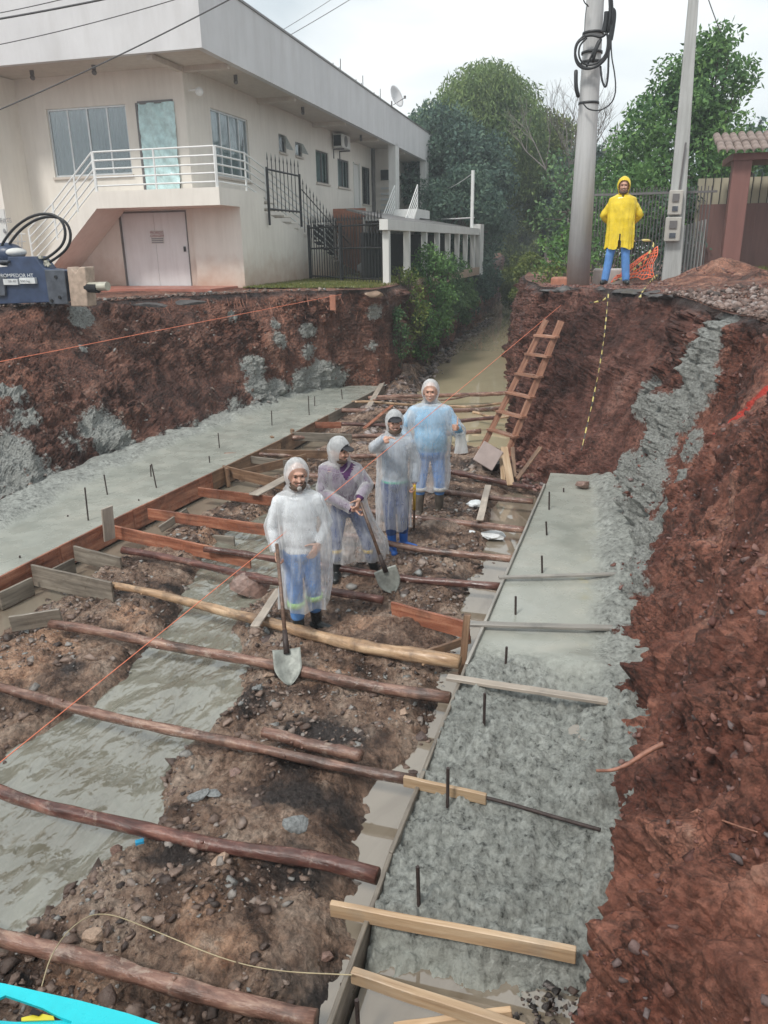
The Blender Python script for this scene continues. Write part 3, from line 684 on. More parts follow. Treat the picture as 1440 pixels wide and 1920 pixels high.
# ------------------------------------------------------------------ concrete footings
def slab(name, L, R, ys_, zf, rf, mat, n):
    yy = np.array(ys_); u = np.linspace(0, 1, n)
    X_ = L(yy)[:, None] + (R(yy) - L(yy))[:, None] * u[None]; Y_ = np.repeat(yy[:, None], n, 1)
    return struct(grid_mesh(name, X_, Y_, zf(X_, Y_), mat, {'rough': rf(X_, Y_)}, flip=True))
slab('left_footing_slab_floor', lambda y: XLB(y) - .45, lambda y: XL(y) - .012, np.linspace(1.4, 18.5, 260),
     lambda X_, Y_: .295 + .012 * fbm(X_ * 1.2, Y_ * 1.2, 0, 3) + .10 * smooth(.25, -.1, X_ - XLB(Y_)) * (1 + .6 * fbm(X_ * 4, Y_ * 4, 2, 3)),
     lambda X_, Y_: smooth(.22, -.05, X_ - XLB(Y_) + .12 * fbm(X_ * 3, Y_ * 3, 1, 3)), M['concrete'], 70)
def rz_(X_, Y_):
    rough = smooth(6.0, 5.35, Y_ + .25 * fbm(X_ * 2, Y_ * 2, 4, 3))
    z = .295 + .008 * fbm(X_ * 1.2, Y_ * 1.2, 0, 2)
    z = z + rough * (.045 * fbm(X_ * 2, Y_ * 2, 3, 3) + .04 * fbm(X_ * 6, Y_ * 6, 3, 3, .6) + .055 * billow(X_ * 11, Y_ * 11, 3, 3) + .02 * billow(X_ * 34, Y_ * 34, 1, 2) - .03)
    for (cx, cy, r, a) in [(-.05, 3.75, .22, -.07), (.1, 4.0, .12, .06), (-.2, 3.95, .12, .05), (-.1, 5.35, .25, -.06), (-.45, 5.3, .2, -.05), (.05, 5.75, .28, .08), (.32, 4.55, .2, -.045), (-.5, 4.4, .15, .04)]:
        z = z + a * np.exp(-((X_ - cx) ** 2 + (Y_ - cy) ** 2 * 1.6) / r ** 2)
    lowb = smooth(3.05, 2.72, Y_ + .14 * fbm(X_ * 3, Y_ * 3, 2, 4) - .12 * (X_ + .4))
    z = z - lowb * .24
    edge = smooth(.30, .0, XRB(Y_) - X_ + .16 * fbm(X_ * 3, Y_ * 3, 6, 3)) * smooth(3.2, 4.2, Y_)
    z = z + edge * (.10 + .07 * fbm(X_ * 6, Y_ * 6, 1, 3))
    return z
def rr_(X_, Y_):
    r = smooth(6.0, 5.35, Y_ + .25 * fbm(X_ * 2, Y_ * 2, 4, 3)) * (1 - smooth(3.0, 2.75, Y_ + .14 * fbm(X_ * 3, Y_ * 3, 2, 4)) * .8)
    e = smooth(.32, .1, XRB(Y_) - X_ + .16 * fbm(X_ * 3, Y_ * 3, 6, 3))
    return np.clip(np.maximum(r, e), 0, 1)
ysr = [1.2]
while ysr[-1] < 11.4: ysr.append(ysr[-1] + max(.012, .0045 * ysr[-1]))
slab('right_footing_slab_floor', lambda y: XR(y) + .014, lambda y: XRB(y) + .45, ysr, rz_, rr_, M['concrete'], 130)
sheet('footing_puddle_water', lambda y: XR(y) + .02, lambda y: XRB(y) + .1, np.linspace(1.2, 3.3, 10), .135, M['puddle'], 6)
mb = MB(); c = aZ(1118, 1392, .315)
mb.add([c + Vector((math.cos(a) * .17 * (1 + .25 * math.sin(3 * a)), math.sin(a) * .26 * (1 + .2 * math.cos(2 * a)), 0)) for a in np.linspace(0, 2 * math.pi, 24)[:-1]], [tuple(range(23))])
struct(mb.build('slab_puddle_water', M['puddle']))

# ================================================================== BUILDING
XS, YF, XO, YO = -10.0, 18.6, -8.69, 17.4
GZ = 2.6
B = thing('apartment_building', 'grey-white two-storey building with wide fascia and outside stairs', 'building', (XS, YF, GZ))
def wall_holes(mb_, axis, k, a0, a1, z0, z1, holes, depth=.16, inward=1):
    """wall skin in plane axis=k with openings and their reveals"""
    A = sorted({a0, a1, *[h[0] for h in holes], *[h[1] for h in holes]}); Zs = sorted({z0, z1, *[h[2] for h in holes], *[h[3] for h in holes]})
    P = (lambda a, z, o=0: (k + o, a, z)) if axis == 'x' else (lambda a, z, o=0: (a, k + o, z))
    for i in range(len(A) - 1):
        for j in range(len(Zs) - 1):
            ca, cz = (A[i] + A[i + 1]) / 2, (Zs[j] + Zs[j + 1]) / 2
            if any(h[0] < ca < h[1] and h[2] < cz < h[3] for h in holes): continue
            mb_.add([P(A[i], Zs[j]), P(A[i + 1], Zs[j]), P(A[i + 1], Zs[j + 1]), P(A[i], Zs[j + 1])], [(0, 1, 2, 3)])
    d = depth * inward
    for h in holes:
        c = [(h[0], h[2]), (h[1], h[2]), (h[1], h[3]), (h[0], h[3])]
        for q in range(4):
            (p, r), (s_, t_) = c[q], c[(q + 1) % 4]
            mb_.add([P(p, r), P(s_, t_), P(s_, t_, d), P(p, r, d)], [(0, 1, 2, 3)])
WF = (-13.88, -11.62, 5.33, 6.9); DF = (-11.3, -10.32, 4.9, 6.9)
mb = MB()
wall_holes(mb, 'y', YF, -14.7, XS, 4.87, 7.62, [WF, DF], inward=1)
GD = (-12.16, -10.24, GZ, 4.46)
wall_holes(mb, 'y', YF, -14.7, XS, GZ - .2, 4.87, [GD])
mb.bx(-24, -14.7, 17.55, 19, GZ - .2, 7.6)
o = mb.build('front_wall', M['wall'], B)
W_S = (19.88, 22.1, 5.34, 6.92)
sw = [W_S, (24.3, 24.87, 6.33, 6.84), (25.66, 26.26, 6.35, 6.76), (27.55, 28.9, 5.68, 6.72), (29.9, 31.3, 5.68, 6.66), (31.85, 32.6, 4.9, 6.65), (33.0, 34.2, 5.2, 6.64)]
mb = MB(); wall_holes(mb, 'x', XS, YF, 44, 4.87, 7.62, sw, inward=-1)
gar = (27.0, 29.6, GZ, 4.3)
wall_holes(mb, 'x', XS, YF, 44, GZ - .2, 4.87, [gar], inward=-1)
mb.build('side_wall', M['wall'], B)
mb = MB(); mb.bx(-24, -10.25, 19.2, 43.5, GZ - .2, 7.5); mb.build('inner_core', M['dark'], B)
# roof slab edge: fascia ring with soffit
def fasc(mb_, x0, x1, y0, y1, zb0, zt0, zb1, zt1, th=.16):
    d = (Vector((x1, y1, 0)) - Vector((x0, y0, 0))).normalized(); n = Vector((-d.y, d.x, 0)) * th
    p = [Vector((x0, y0, zb0)), Vector((x1, y1, zb1)), Vector((x1, y1, zt1)), Vector((x0, y0, zt0))]
    q = [a + n for a in p]
    mb_.add(p + q, [(0, 1, 2, 3), (7, 6, 5, 4), (0, 4, 5, 1), (3, 2, 6, 7), (0, 3, 7, 4), (1, 5, 6, 2)])
ZB0, ZT0, ZB1, ZT1 = 7.60, 9.0, 7.28, 8.5
mb = MB(); fasc(mb, XO, XO, 17.12, 43, ZB0, ZT0, ZB1, ZT1); fasc(mb, -26, XO - .16, 17.12, 17.12, ZB0 - .02, ZT0 + .05, ZB0, ZT0)
mb.build('fascia', M['fascia'], B)
mb = MB(); fasc(mb, XO + .03, XO + .03, 17.09, 43.03, ZT0, ZT0 + .05, ZT1, ZT1 + .05, .24); mb.build('roof_capping', M['greyalu'], B)
mb = MB(); mb.add([(-26, 17.2, ZB0 + .03), (XO - .1, 17.2, ZB0 + .03), (XO - .1, 43, ZB1 + .05), (-26, 43, ZB1 + .05)], [(0, 1, 2, 3)])
mb.bx(-26, XO - .2, 17.4, 43, 8.3, 8.42)
mb.build('roof_soffit', M['soffit'], B)
for y in (18.7, 22.9, 27.4, 31.4, 35.6):
    mb = MB(); mb.bx(XS, XO - .16, y - .07, y + .07, 7.50 - (y - 18) * .012, 7.62); mb.build('eave_beam', M['soffit'], B)
mb = MB(); mb.bx(XS - .14, XS, YO - .1, YF, 7.5, 7.61); mb.build('eave_beam', M['soffit'], B)
for x, y, z in [(-13.6, 17.9, 7.52), (-11.9, 17.9, 7.52), (-9.25, 19.9, 7.5), (-9.25, 24.5, 7.44), (-9.25, 30.5, 7.36)]:
    mb = MB(); mb.tube([(x, y, z + .1), (x, y, z)], .05, 8); mb.ell((x, y, z - .05), (.06, .06, .06), 8, 6); mb.build('eave_lamp', M['greyalu'], B)
mb = MB(); mb.tube([(-9.95, 18.75, 7.12), (-9.75, 18.75, 7.12)], .02, 6); mb.ell((-9.68, 18.75, 7.08), (.1, .1, .1), 10, 8); mb.build('eave_camera', M['whitemetal'], B)
def window(axis, h, npane, fm, cm, k, inward, name='window'):
    a0, a1, z0, z1 = h; fr = MB(); t = .045; d0 = inward * .07
    def bxx(a, b, c, d, off=0, th=.05):
        if axis == 'y': fr.bx(a, b, k + d0 + off - th / 2, k + d0 + off + th / 2, c, d)
        else: fr.bx(k + d0 + off - th / 2, k + d0 + off + th / 2, a, b, c, d)
    bxx(a0, a1, z0, z0 + t); bxx(a0, a1, z1 - t, z1); bxx(a0, a0 + t, z0 + t, z1 - t); bxx(a1 - t, a1, z0 + t, z1 - t)
    w = fr.build(name, fm, B)
    for i in range(1, npane):
        fr = MB(); a = a0 + (a1 - a0) * i / npane; bxx(a - t / 2, a + t / 2, z0 + t, z1 - t, 0.012 * (i % 2)); fr.build('mullion', fm, w)
    for i in range(npane):
        g = MB(); b0 = a0 + (a1 - a0) * i / npane + t / 2; b1 = a0 + (a1 - a0) * (i + 1) / npane - t / 2
        if axis == 'y': g.bx(b0, b1, k + d0 - .004, k + d0 + .004, z0 + t, z1 - t)
        else: g.bx(k + d0 - .004, k + d0 + .004, b0, b1, z0 + t, z1 - t)
        g.build('pane', M['glass'], w)
    c = MB(); nn = 40; e = k + inward * .22
    for i in range(nn):
        q0 = a0 + (a1 - a0) * i / nn; q1 = a0 + (a1 - a0) * (i + 1) / nn; o0, o1 = (.03 * math.sin(i * 2.2), .03 * math.sin((i + 1) * 2.2))
        P = (lambda a, z, o_: (a, e + o_, z)) if axis == 'y' else (lambda a, z, o_: (e + o_, a, z))
        c.add([P(q0, z0, o0), P(q1, z0, o1), P(q1, z1, o1), P(q0, z1, o0)], [(0, 1, 2, 3)])
    c.build('curtain', cm, w)
    s = MB()
    if axis == 'y': s.bx(a0 - .04, a1 + .04, k - .05, k + .04, z0 - .06, z0 - .003)
    else: s.bx(k - .04, k + .05, a0 - .04, a1 + .04, z0 - .06, z0 - .003)
    s.build('sill', M['soffit'], w)
window('y', WF, 4, M['alu'], M['curtain'], YF, 1)
window('x', W_S, 4, M['alu'], M['whitecurtain'], XS, -1)
for h in sw[1:3]:
    window('x', h, 1, M['greyalu'], M['curtain'], XS, -1, 'small_window')
    s = MB(); s.box((XS + .14, (h[0] + h[1]) / 2, (h[2] + h[3]) / 2 + .02), (.02, h[1] - h[0] - .08, h[3] - h[2] - .05), Matrix.Rotation(-.5, 3, 'Y')); s.build('tilted_sash', M['glass'], B)
window('x', sw[3], 2, M['greyalu'], M['whitecurtain'], XS, -1); window('x', sw[4], 2, M['greyalu'], M['whitecurtain'], XS, -1)
window('x', sw[6], 2, M['blackmetal'], M['dark'], XS, -1)
mb = MB(); mb.bx(XS - .06, XS - .02, 31.87, 32.58, 4.9, 6.63); o = mb.build('upper_door', M['whitepaint'], B)
mb = MB(); mb.bx(XS - .02, XS + .04, 31.8, 31.87, 4.88, 6.7); mb.bx(XS - .02, XS + .04, 32.58, 32.65, 4.88, 6.7); mb.build('door_frame', M['whitepaint'], o)
# plastic hung over the front door opening
n = 24; uu, vv = np.meshgrid(np.linspace(0, 1, 30), np.linspace(0, 1, 60))
TX = DF[0] + .05 + (DF[1] - DF[0] - .02) * uu - .0 * vv; TZ = DF[2] + .03 + (DF[3] - DF[2] - .05) * vv
TYY = YF - .02 - .13 * np.abs(fbm(uu * 2.5 + vv, vv * 5 + uu * 3, 3, 4)) - .02 * np.sin(uu * 14 + vv * 3)
t_ = grid_mesh('door_plastic_sheet', TX, TYY, TZ, M['tarp'], parent=B)
mb = MB(); mb.bx(DF[0] - .03, DF[0] + .03, YF - .03, YF + .1, DF[2], DF[3]); mb.bx(DF[0] + .03, DF[1], YF - .03, YF + .1, DF[3] - .04, DF[3] + .03); mb.build('door_frame', M['greyalu'], B)
# garage door under the balcony
mb = MB(); mb.bx(GD[0] + .03, -11.2, YF + .05, YF + .09, GZ, GD[3] - .03); mb.bx(-11.19, GD[1] - .03, YF + .045, YF + .085, GZ, GD[3] - .03)
gd = mb.build('garage_door', M['garagedoor'], B)
mb = MB(); mb.bx(GD[0], GD[0] + .03, YF - .01, YF + .1, GZ, GD[3]); mb.bx(GD[1] - .03, GD[1], YF - .01, YF + .1, GZ, GD[3]); mb.bx(GD[0] + .03, GD[1] - .03, YF - .01, YF + .1, GD[3] - .04, GD[3]); mb.build('door_frame', M['greyalu'], gd)
mb = MB(); mb.bx(-10.4, -10.36, YF + .0, YF + .05, 3.48, 3.6); mb.build('handle', M['blackmetal'], gd)
mb = MB(); mb.bx(-11.32, -10.95, YF + .035, YF + .042, 3.68, 4.0); nt_o = mb.build('notice', M['whitepaint'], gd)
M['noticered'] = plain('notice_ink', (0.35, 0.14, 0.16), 0.6, bmp=0); M['ink'] = plain('grey_ink', (0.25, 0.25, 0.26), 0.6, bmp=0)
M['whiteink'] = plain('white_ink', (0.62, 0.64, 0.64), 0.5, bmp=0)
def text(s, loc, size, m, parent, rot=(math.pi / 2, 0, 0), name='lettering', ext=.001, sx=1):
    c = bpy.data.curves.new(name, 'FONT'); c.body = s; c.size = size; c.extrude = ext; c.materials.append(m)
    c.align_x = 'CENTER'; c.align_y = 'CENTER'
    tmp = bpy.data.objects.new('tmp', c); me = bpy.data.meshes.new_from_object(tmp); bpy.data.objects.remove(tmp); bpy.data.curves.remove(c)
    o = link(name, me, parent, loc); o.rotation_euler = rot; o.scale = (sx, 1, 1); return o
text('PROIBIDO', (-11.135, YF + .03, 3.945), .085, M['noticered'], nt_o)
text('GARAGEM', (-11.135, YF + .03, 3.865), .085, M['noticered'], nt_o)
mb = MB()
for z in (3.80, 3.755, 3.71): mb.bx(-11.3, -10.97, YF + .03, YF + .035, z - .012, z + .012)
mb.build('notice_lines', M['ink'], nt_o)
# balcony, front stair and side stair block
mb = MB(); mb.bx(-11.95, XO, YO, YF - .003, 4.49, 4.87); mb.bx(XS, XO, YF - .003, 19.9, 4.48, 4.868); mb.build('balcony_slab', M['wall'], B)
mb = MB(); mb.add([(-11.95, YO, 4.87), (-11.95, YO, 4.49), (-13.9, YO, 2.75), (-14.6, YO, 2.6), (-14.6, YO, 3.0), (-13.7, YO, 3.35), (-11.95, YF - .01, 4.87), (-11.95, YF - .01, 4.49), (-13.9, YF - .01, 2.75), (-14.6, YF - .01, 2.6), (-14.6, YF - .01, 3.0), (-13.7, YF - .01, 3.35)],
                 [(0, 1, 2, 3, 4, 5), (11, 10, 9, 8, 7, 6), (0, 6, 7, 1), (1, 7, 8, 2), (2, 8, 9, 3), (3, 9, 10, 4), (4, 10, 11, 5), (5, 11, 6, 0)])
mb.build('front_stair', M['wall'], B)
mb = MB()
P_ = [(18.44, GZ - .2), (28.2, GZ - .2), (28.2, 2.65), (26.2, 2.95), (22.6, 3.92), (19.9, 4.42), (19.9, 4.49), (18.44, 4.49)]
mb.add([(XO, y, z) for y, z in P_] + [(XS + .01, y, z) for y, z in P_], [tuple(range(8)), tuple(range(15, 7, -1))] + [(i, i + 8, (i + 1) % 8 + 8, (i + 1) % 8) for i in range(8)])
mb.build('side_stair_wall', M['wall'], B)
for i in range(12):
    y = 20.1 + i * .52; z = 4.70 - i * .158
    mb = MB(); mb.bx(XS + .02, XO + .03, y, y + .56, z - .05, z); mb.build('step', M['wall'], B)
# railings: rails and posts as sub-parts
def railing(pts, nrail, hh, name='railing', z0=.12, sub=1, parent=B, mat=None, r=.02):
    mat = mat or M['whitemetal']
    root = None
    for p in pts:
        mb_ = MB(); mb_.tube([Vector(p), Vector(p) + Vector((0, 0, hh))], r * 1.25, 8)
        if root is None: root = mb_.build(name, mat, parent)
        else: mb_.build('post', mat, root)
    for k in range(nrail):
        zz = z0 + (hh - z0) * k / (nrail - 1)
        mb_ = MB(); mb_.tube([Vector(p) + Vector((0, 0, zz)) for p in pts], r, 8); mb_.build('rail', mat, root)
    return root
railing([(-11.9, YO + .04, 4.87), (-10.3, YO + .04, 4.87), (-8.76, YO + .04, 4.87)], 5, .86, 'balcony_railing')
railing([(-14.0, YO + .04, 3.2), (-13.2, YO + .04, 3.78), (-12.5, YO + .04, 4.38), (-11.93, YO + .04, 4.87)], 5, .86, 'stair_railing')
railing([(XO - .05, YO + .06, 4.87), (XO - .05, 19.0, 4.87), (XO - .05, 20.2, 4.62), (XO - .05, 22.6, 4.02), (XO - .05, 24.6, 3.50), (XO - .05, 26.0, 3.05)], 5, .86, 'stair_railing')
# second stair, timber wall and upper porch
mb = MB(); mb.bx(XS + .05, -8.9, 29.3, 29.4, GZ, 4.6); mb.build('timber_wall', M['brownwood'], B)
mb = MB(); mb.bx(XS + .0, -8.75, 29.2, 29.28, 4.55, 4.87); mb.build('timber_box', M['brickred'], B)
mb = MB(); 
Q_ = [(27.6, 2.6), (28.2, 2.6), (31.4, 4.55), (33.2, 4.55), (33.2, 4.87), (31.0, 4.87)]
mb.add([(-8.1, y, z) for y, z in Q_] + [(-7.2, y, z) for y, z in Q_], [tuple(range(5, -1, -1)), tuple(range(6, 12))] + [(i, (i + 1) % 6, (i + 1) % 6 + 6, i + 6) for i in range(6)])
mb.build('second_stair', M['whitepaint'], B)
railing([(-7.2, 27.7, 2.8), (-7.2, 29.3, 3.75), (-7.2, 31.0, 4.87)], 5, .85, 'stair_railing')
railing([(-8.1, 27.7, 2.8), (-8.1, 29.3, 3.75), (-8.1, 31.0, 4.87)], 5, .85, 'stair_railing')
for y in (33.75, 39.5):
    mb = MB(); mb.bx(XO - .3, XO, y - .3, y + .3, 2.6, 7.5); mb.build('pillar', M['whitepaint'], B)
    mb = MB(); mb.bx(XS, XO - .3, y + .9, y + 1.1, 4.6, 7.6); pw = mb.build('porch_wall', M['wall'], B)
    mb = MB(); mb.bx(XO - .95, XO - .42, y + .82, y + .9, 6.2, 6.6); mb.build('grille', M['blackmetal'], B)
    for k in range(5):
        mb = MB(); mb.bx(XO - .95, XO - .3, y + .80, y + .86, 4.95 + k * .22, 5.03 + k * .22); mb.build('louvre', M['alu'], B)
mb = MB(); mb.bx(XS, XO, 33.3, 43, 4.55, 4.85); mb.build('porch_slab', M['whitepaint'], B)
mb = MB(); mb.bx(XS + .02, XS + .1, 34.35, 34.9, 4.9, 7.5); mb.build('recess_shade_panel', M['greyalu'], B)  # dark panel standing in for the shade of the wall recess
def rebars(y, z, label):
    t = thing('rebar_starter', label, 'rebar', (-9.0, y, z))
    for dx, dy, h in ((-.12, 0, .5), (.1, .1, .62), (.0, .25, .42), (-.05, .35, .35)):
        mb_ = MB(); mb_.tube([(-9 + dx, y + dy, z - .4), (-9 + dx + .01, y + dy, z + h)], .013, 5); mb_.build('bar', M['rust'], t)
rebars(27.1, 8.7, 'starter rebars sticking up from the roof, nearest bunch to the street'); rebars(29.6, 8.65, 'middle bunch of starter rebars on the roof edge'); rebars(31.9, 8.6, 'thin starter rebars on the roof just left of the satellite dish')
# air conditioner and dish
AC = thing('air_conditioner', 'white outdoor air conditioner unit hung high on the side wall', 'air conditioner', (XS + .2, 29.9, 6.95))
mb = MB(); mb.bx(XS + .05, XS + .4, 29.3, 30.3, 6.95, 7.4); mb.build('casing', M['whitepaint'], AC, bevel=.02)
mb = MB(); mb.tube([(XS + .4, 29.75, 7.18), (XS + .41, 29.75, 7.18)], .19, 20); mb.build('fan_grille', M['greyalu'], AC)
mb = MB(); mb.bx(XS + .08, XS + .36, 29.28, 29.3, 7.0, 7.36); mb.build('side_grille', M['dark'], AC)
for y in (29.45, 30.15):
    mb = MB(); mb.bx(XS, XS + .42, y - .02, y + .02, 6.88, 6.93); mb.bx(XS, XS + .03, y - .02, y + .02, 6.6, 6.88); mb.build('bracket', M['greyalu'], AC)
D = thing('satellite_dish', 'grey satellite dish on the roof edge against the sky', 'satellite dish', (-8.8, 33.4, 8.6))
dr = Matrix.Rotation(math.radians(70), 3, 'Y') @ Matrix.Rotation(.3, 3, 'X'); vs = []; fs = []
for i in range(7):
    for k in range(20):
        r = .42 * i / 6; p = Vector((math.cos(k * math.pi / 10) * r, math.sin(k * math.pi / 10) * r, .35 * (r ** 2) / .42)); vs.append(Vector((-8.7, 33.3, 9.1)) + dr @ p)
for i in range(6):
    for k in range(20): fs.append((i * 20 + k, i * 20 + (k + 1) % 20, (i + 1) * 20 + (k + 1) % 20, (i + 1) * 20 + k))
mb = MB(); mb.add(vs, fs); o = mb.build('reflector', M['fascia'], D, True); s_ = o.modifiers.new('s', 'SOLIDIFY'); s_.thickness = .02
mb = MB(); mb.tube([(-8.8, 33.35, 8.55), (-8.8, 33.35, 9.0)], .03, 8); mb.build('mast', M['greyalu'], D)
mb = MB(); mb.tube([(-8.72, 33.3, 8.85), (-8.25, 33.2, 9.05)], .015, 6); mb.box((-8.22, 33.2, 9.08), (.08, .08, .1)); mb.build('feed_arm', M['greyalu'], D)

# red forecourt, mossy verge
mb = MB(); mb.bx(-15.5, -8.9, 17.0, 18.59, GZ - .1, GZ + .05); struct(mb.build('forecourt_floor', M['redfloor']))
vx = np.linspace(0, 1, 60); GX, GY = np.meshgrid(np.linspace(-8.65, -5.6, 60), np.linspace(18.1, 33, 120))
struct(grid_mesh('yard_ground', GX, GY, GZ + .03 + .03 * fbm(GX * 2, GY * 2, 0, 3), M['moss']))

# colonnade beside the river
Cn = thing('colonnade', 'low white colonnade with a row of square columns along the river', 'colonnade', (-5.41, 19.7, GZ))
for i, y in enumerate((19.85, 22.0, 24.2, 26.1, 27.9, 29.7, 31.5, 33.3)):
    mb = MB(); mb.bx(-5.49, -5.33, y - .09, y + .09, GZ - .1, 3.92); mb.build('column', M['whitepaint'], Cn)
mb = MB(); mb.bx(-5.52, -5.30, 19.6, 35.2, 3.92, 4.17); mb.build('beam', M['whitepaint'], Cn)
mb = MB(); mb.bx(-5.62, -5.25, 34.3, 35.2, GZ - .3, 4.35); mb.build('end_wall', M['whitepaint'], Cn)
mb = MB(); mb.add([(-5.62, 20.5, 4.21), (-5.62, 35.2, 4.21), (-8.6, 35.2, 4.75), (-8.6, 26.5, 4.75), (-5.62, 20.5, 4.15), (-5.62, 35.2, 4.15), (-8.6, 35.2, 4.69), (-8.6, 26.5, 4.69)], [(0, 1, 2, 3), (7, 6, 5, 4), (0, 4, 5, 1), (0, 3, 7, 4)]); mb.build('roof_sheet', M['greyalu'], Cn)
mb = MB(); mb.bx(-6.6, -6.5, 21.5, 34.2, GZ - .1, 3.9); mb.build('back_wall', M['dark'], Cn)
mb = MB(); mb.bx(-5.52, -5.22, 19.4, 34, GZ - .25, GZ + .04); mb.build('plinth', M['rocktan'], Cn)
# iron gate fence across the yard
FN = thing('iron_fence', 'black iron picket fence with spear tips across the yard entrance', 'fence', (-8.6, 22.8, GZ))
a, b = Vector((-8.55, 22.7, GZ + .05)), Vector((-5.56, 19.9, GZ + .05))
for k in range(27):
    p = a.lerp(b, k / 26); mb = MB(); mb.tube([p, p + Vector((0, 0, 1.55 + .07 * math.sin(k * .9)))], .012, 4); mb.tube([p + Vector((0, 0, 1.55)), p + Vector((0, 0, 1.75))], [.025, .002], 4); mb.build('picket', M['blackmetal'], FN)
for z in (.08, .85, 1.42):
    mb = MB(); mb.tube([a + Vector((0, 0, z)), b + Vector((0, 0, z))], .022, 4); mb.build('rail', M['blackmetal'], FN)
for t in (0, .47):
    p = a.lerp(b, t); mb = MB(); mb.tube([p, p + Vector((0, 0, 1.5))], .05, 6); mb.build('post', M['blackmetal'], FN)
G2 = thing('iron_gate', 'black iron gate leaf with spear tips at the top of the side stair', 'gate', (-8.6, 20.1, 4.5))
for k in range(9):
    y = 20.1 + k * .27; mb = MB(); mb.tube([(-8.62, y, 4.45), (-8.62, y, 5.68)], .012, 4); mb.tube([(-8.62, y, 5.68), (-8.62, y, 5.86)], [.022, .002], 4); mb.build('picket', M['blackmetal'], G2)
for z in (4.5, 5.45):
    mb = MB(); mb.tube([(-8.62, 20.05, z), (-8.62, 22.3, z)], .025, 4); mb.build('rail', M['blackmetal'], G2)
for y in (20.03, 22.33):
    mb = MB(); mb.tube([(-8.62, y, 4.1), (-8.62, y, 5.5)], .035, 6); mb.build('post', M['blackmetal'], G2)
G3 = thing('stair_fence', 'black iron spear fence stepping down beside the side stair', 'fence', (-8.6, 22.4, 4.0))
for k in range(16):
    y = 22.6 + k * .28; z = 4.05 - k * .07; mb = MB(); mb.tube([(-8.63, y, z - .1), (-8.63, y, z + 1.2 - k * .03)], .011, 4); mb.tube([(-8.63, y, z + 1.2 - k * .03), (-8.63, y, z + 1.35 - k * .03)], [.022, .002], 4); mb.build('picket', M['blackmetal'], G3)
mb = MB(); mb.tube([(-8.63, 22.5, 5.1), (-8.63, 26.9, 3.6)], .02, 4); mb.build('rail', M['blackmetal'], G3)
# parked motorbike-sized white sack by the timber wall
mb = MB(); mb.ell((-8.45, 28.3, 2.8), (.4, .3, .22), 14, 8); tag(mb.build('white_sack', M['whitebag'], None, True), 'white plastic sack lying in the yard below the timber wall', 'sack')
# slim white pole by the river with its wires
SP = thing('slim_pole', 'slim white pole rising from the end of the colonnade', 'pole', (-5.5, 33.5, 2.6))
mb = MB(); mb.tube([(-5.5, 33.5, 2.6), (-5.5, 33.5, 6.35)], .07, 10); mb.build('shaft', M['whitemetal'], SP)
def cable(name, p, q, sag, r, mat, label, cat='cable', n=16):
    p, q = Vector(p), Vector(q); pts = [p.lerp(q, k / n) - Vector((0, 0, sag * 4 * (k / n) * (1 - k / n))) for k in range(n + 1)]
    mb_ = MB(); mb_.tube(pts, r, 6, True); return tag(mb_.build(name, mat, None, True), label, cat)
cable('service_wire', (-8.7, 40, 5.9), (-5.5, 33.5, 6.25), .15, .018, M['fascia'], 'pale wire from the far porch to the slim white pole')
cable('service_wire', (-8.7, 38, 4.75), (-5.5, 34.0, 4.6), .05, .03, M['fascia'], 'pale pipe above the colonnade roof below the pale wire')
# overhead cables
cable('overhead_cable', aY(-60, 45, 9), aY(460, -62, 9), .03, .012, M['wire'], 'thickest overhead cable crossing the top left corner of the fascia')
cable('overhead_cable', aY(-40, 222, 9), aY(470, -22, 9), .04, .008, M['wire'], 'overhead cable sloping down left across the front window wall')
cable('overhead_cable', aY(-60, 35, 10), aY(260, -40, 10), .03, .006, M['wire'], 'thin overhead cable at the far top left of the fascia')
cable('overhead_cable', aY(-60, 95, 10), aY(420, -30, 10), .05, .006, M['wire'], 'thin overhead cable midway up the front fascia')
cable('overhead_cable', aY(540, 68, 30), aY(700, -28, 30), .02, .012, M['wire'], 'thin cable in the sky right of the roof corner')
cable('overhead_cable', aY(520, 62, 30), aY(650, -20, 30), .02, .009, M['wire'], 'thinner cable in the sky nearest the roof corner')
cable('overhead_cable', aY(1352, 62, 22), aY(1322, -20, 22), .02, .012, M['wire'], 'thin cable in the sky right of the square pole')

# ================================================================== HYDRAULIC BREAKER on the left bank
HB = thing('hydraulic_breaker', 'navy hydraulic breaker lying on the bank with looped black hoses', 'hydraulic breaker', (-9.9, 12.2, 2.6))
y0, y1 = 12.0, 12.35
def plate(name, poly, ya, yb, mat, bev=.012):
    k = len(poly); mb_ = MB(); mb_.add([(x, ya, z) for x, z in poly] + [(x, yb, z) for x, z in poly], [tuple(range(k)), tuple(range(2 * k - 1, k - 1, -1))] + [(i, i + k, (i + 1) % k + k, (i + 1) % k) for i in range(k)])
    return mb_.build(name, mat, HB, bevel=bev)
plate('lower_housing', [(-11.6, 2.62), (-9.15, 2.70), (-9.05, 3.22), (-9.45, 3.26), (-9.6, 3.46), (-10.15, 3.46), (-10.2, 3.3), (-11.6, 3.2)], y0, y1, M['navy'])
plate('side_plate', [(-11.6, 2.75), (-10.3, 2.80), (-10.25, 3.16), (-11.6, 3.12)], y0 - .05, y0 - .003, M['steelgrey'])
plate('top_beam', [(-11.6, 3.33), (-10.12, 3.36), (-10.1, 3.40), (-11.6, 3.44)], y0 - .06, y1, M['steelgrey'])
plate('nose_plate', [(-9.42, 2.66), (-9.04, 2.66), (-9.02, 3.23), (-9.42, 3.24)], y0 - .03, y0 - .002, M['steelgrey'])
mb = MB(); mb.ell((-10.42, 12.3, 3.5), (.35, .25, .2), 16, 10); mb.build('valve_block', M['navy'], HB, True)
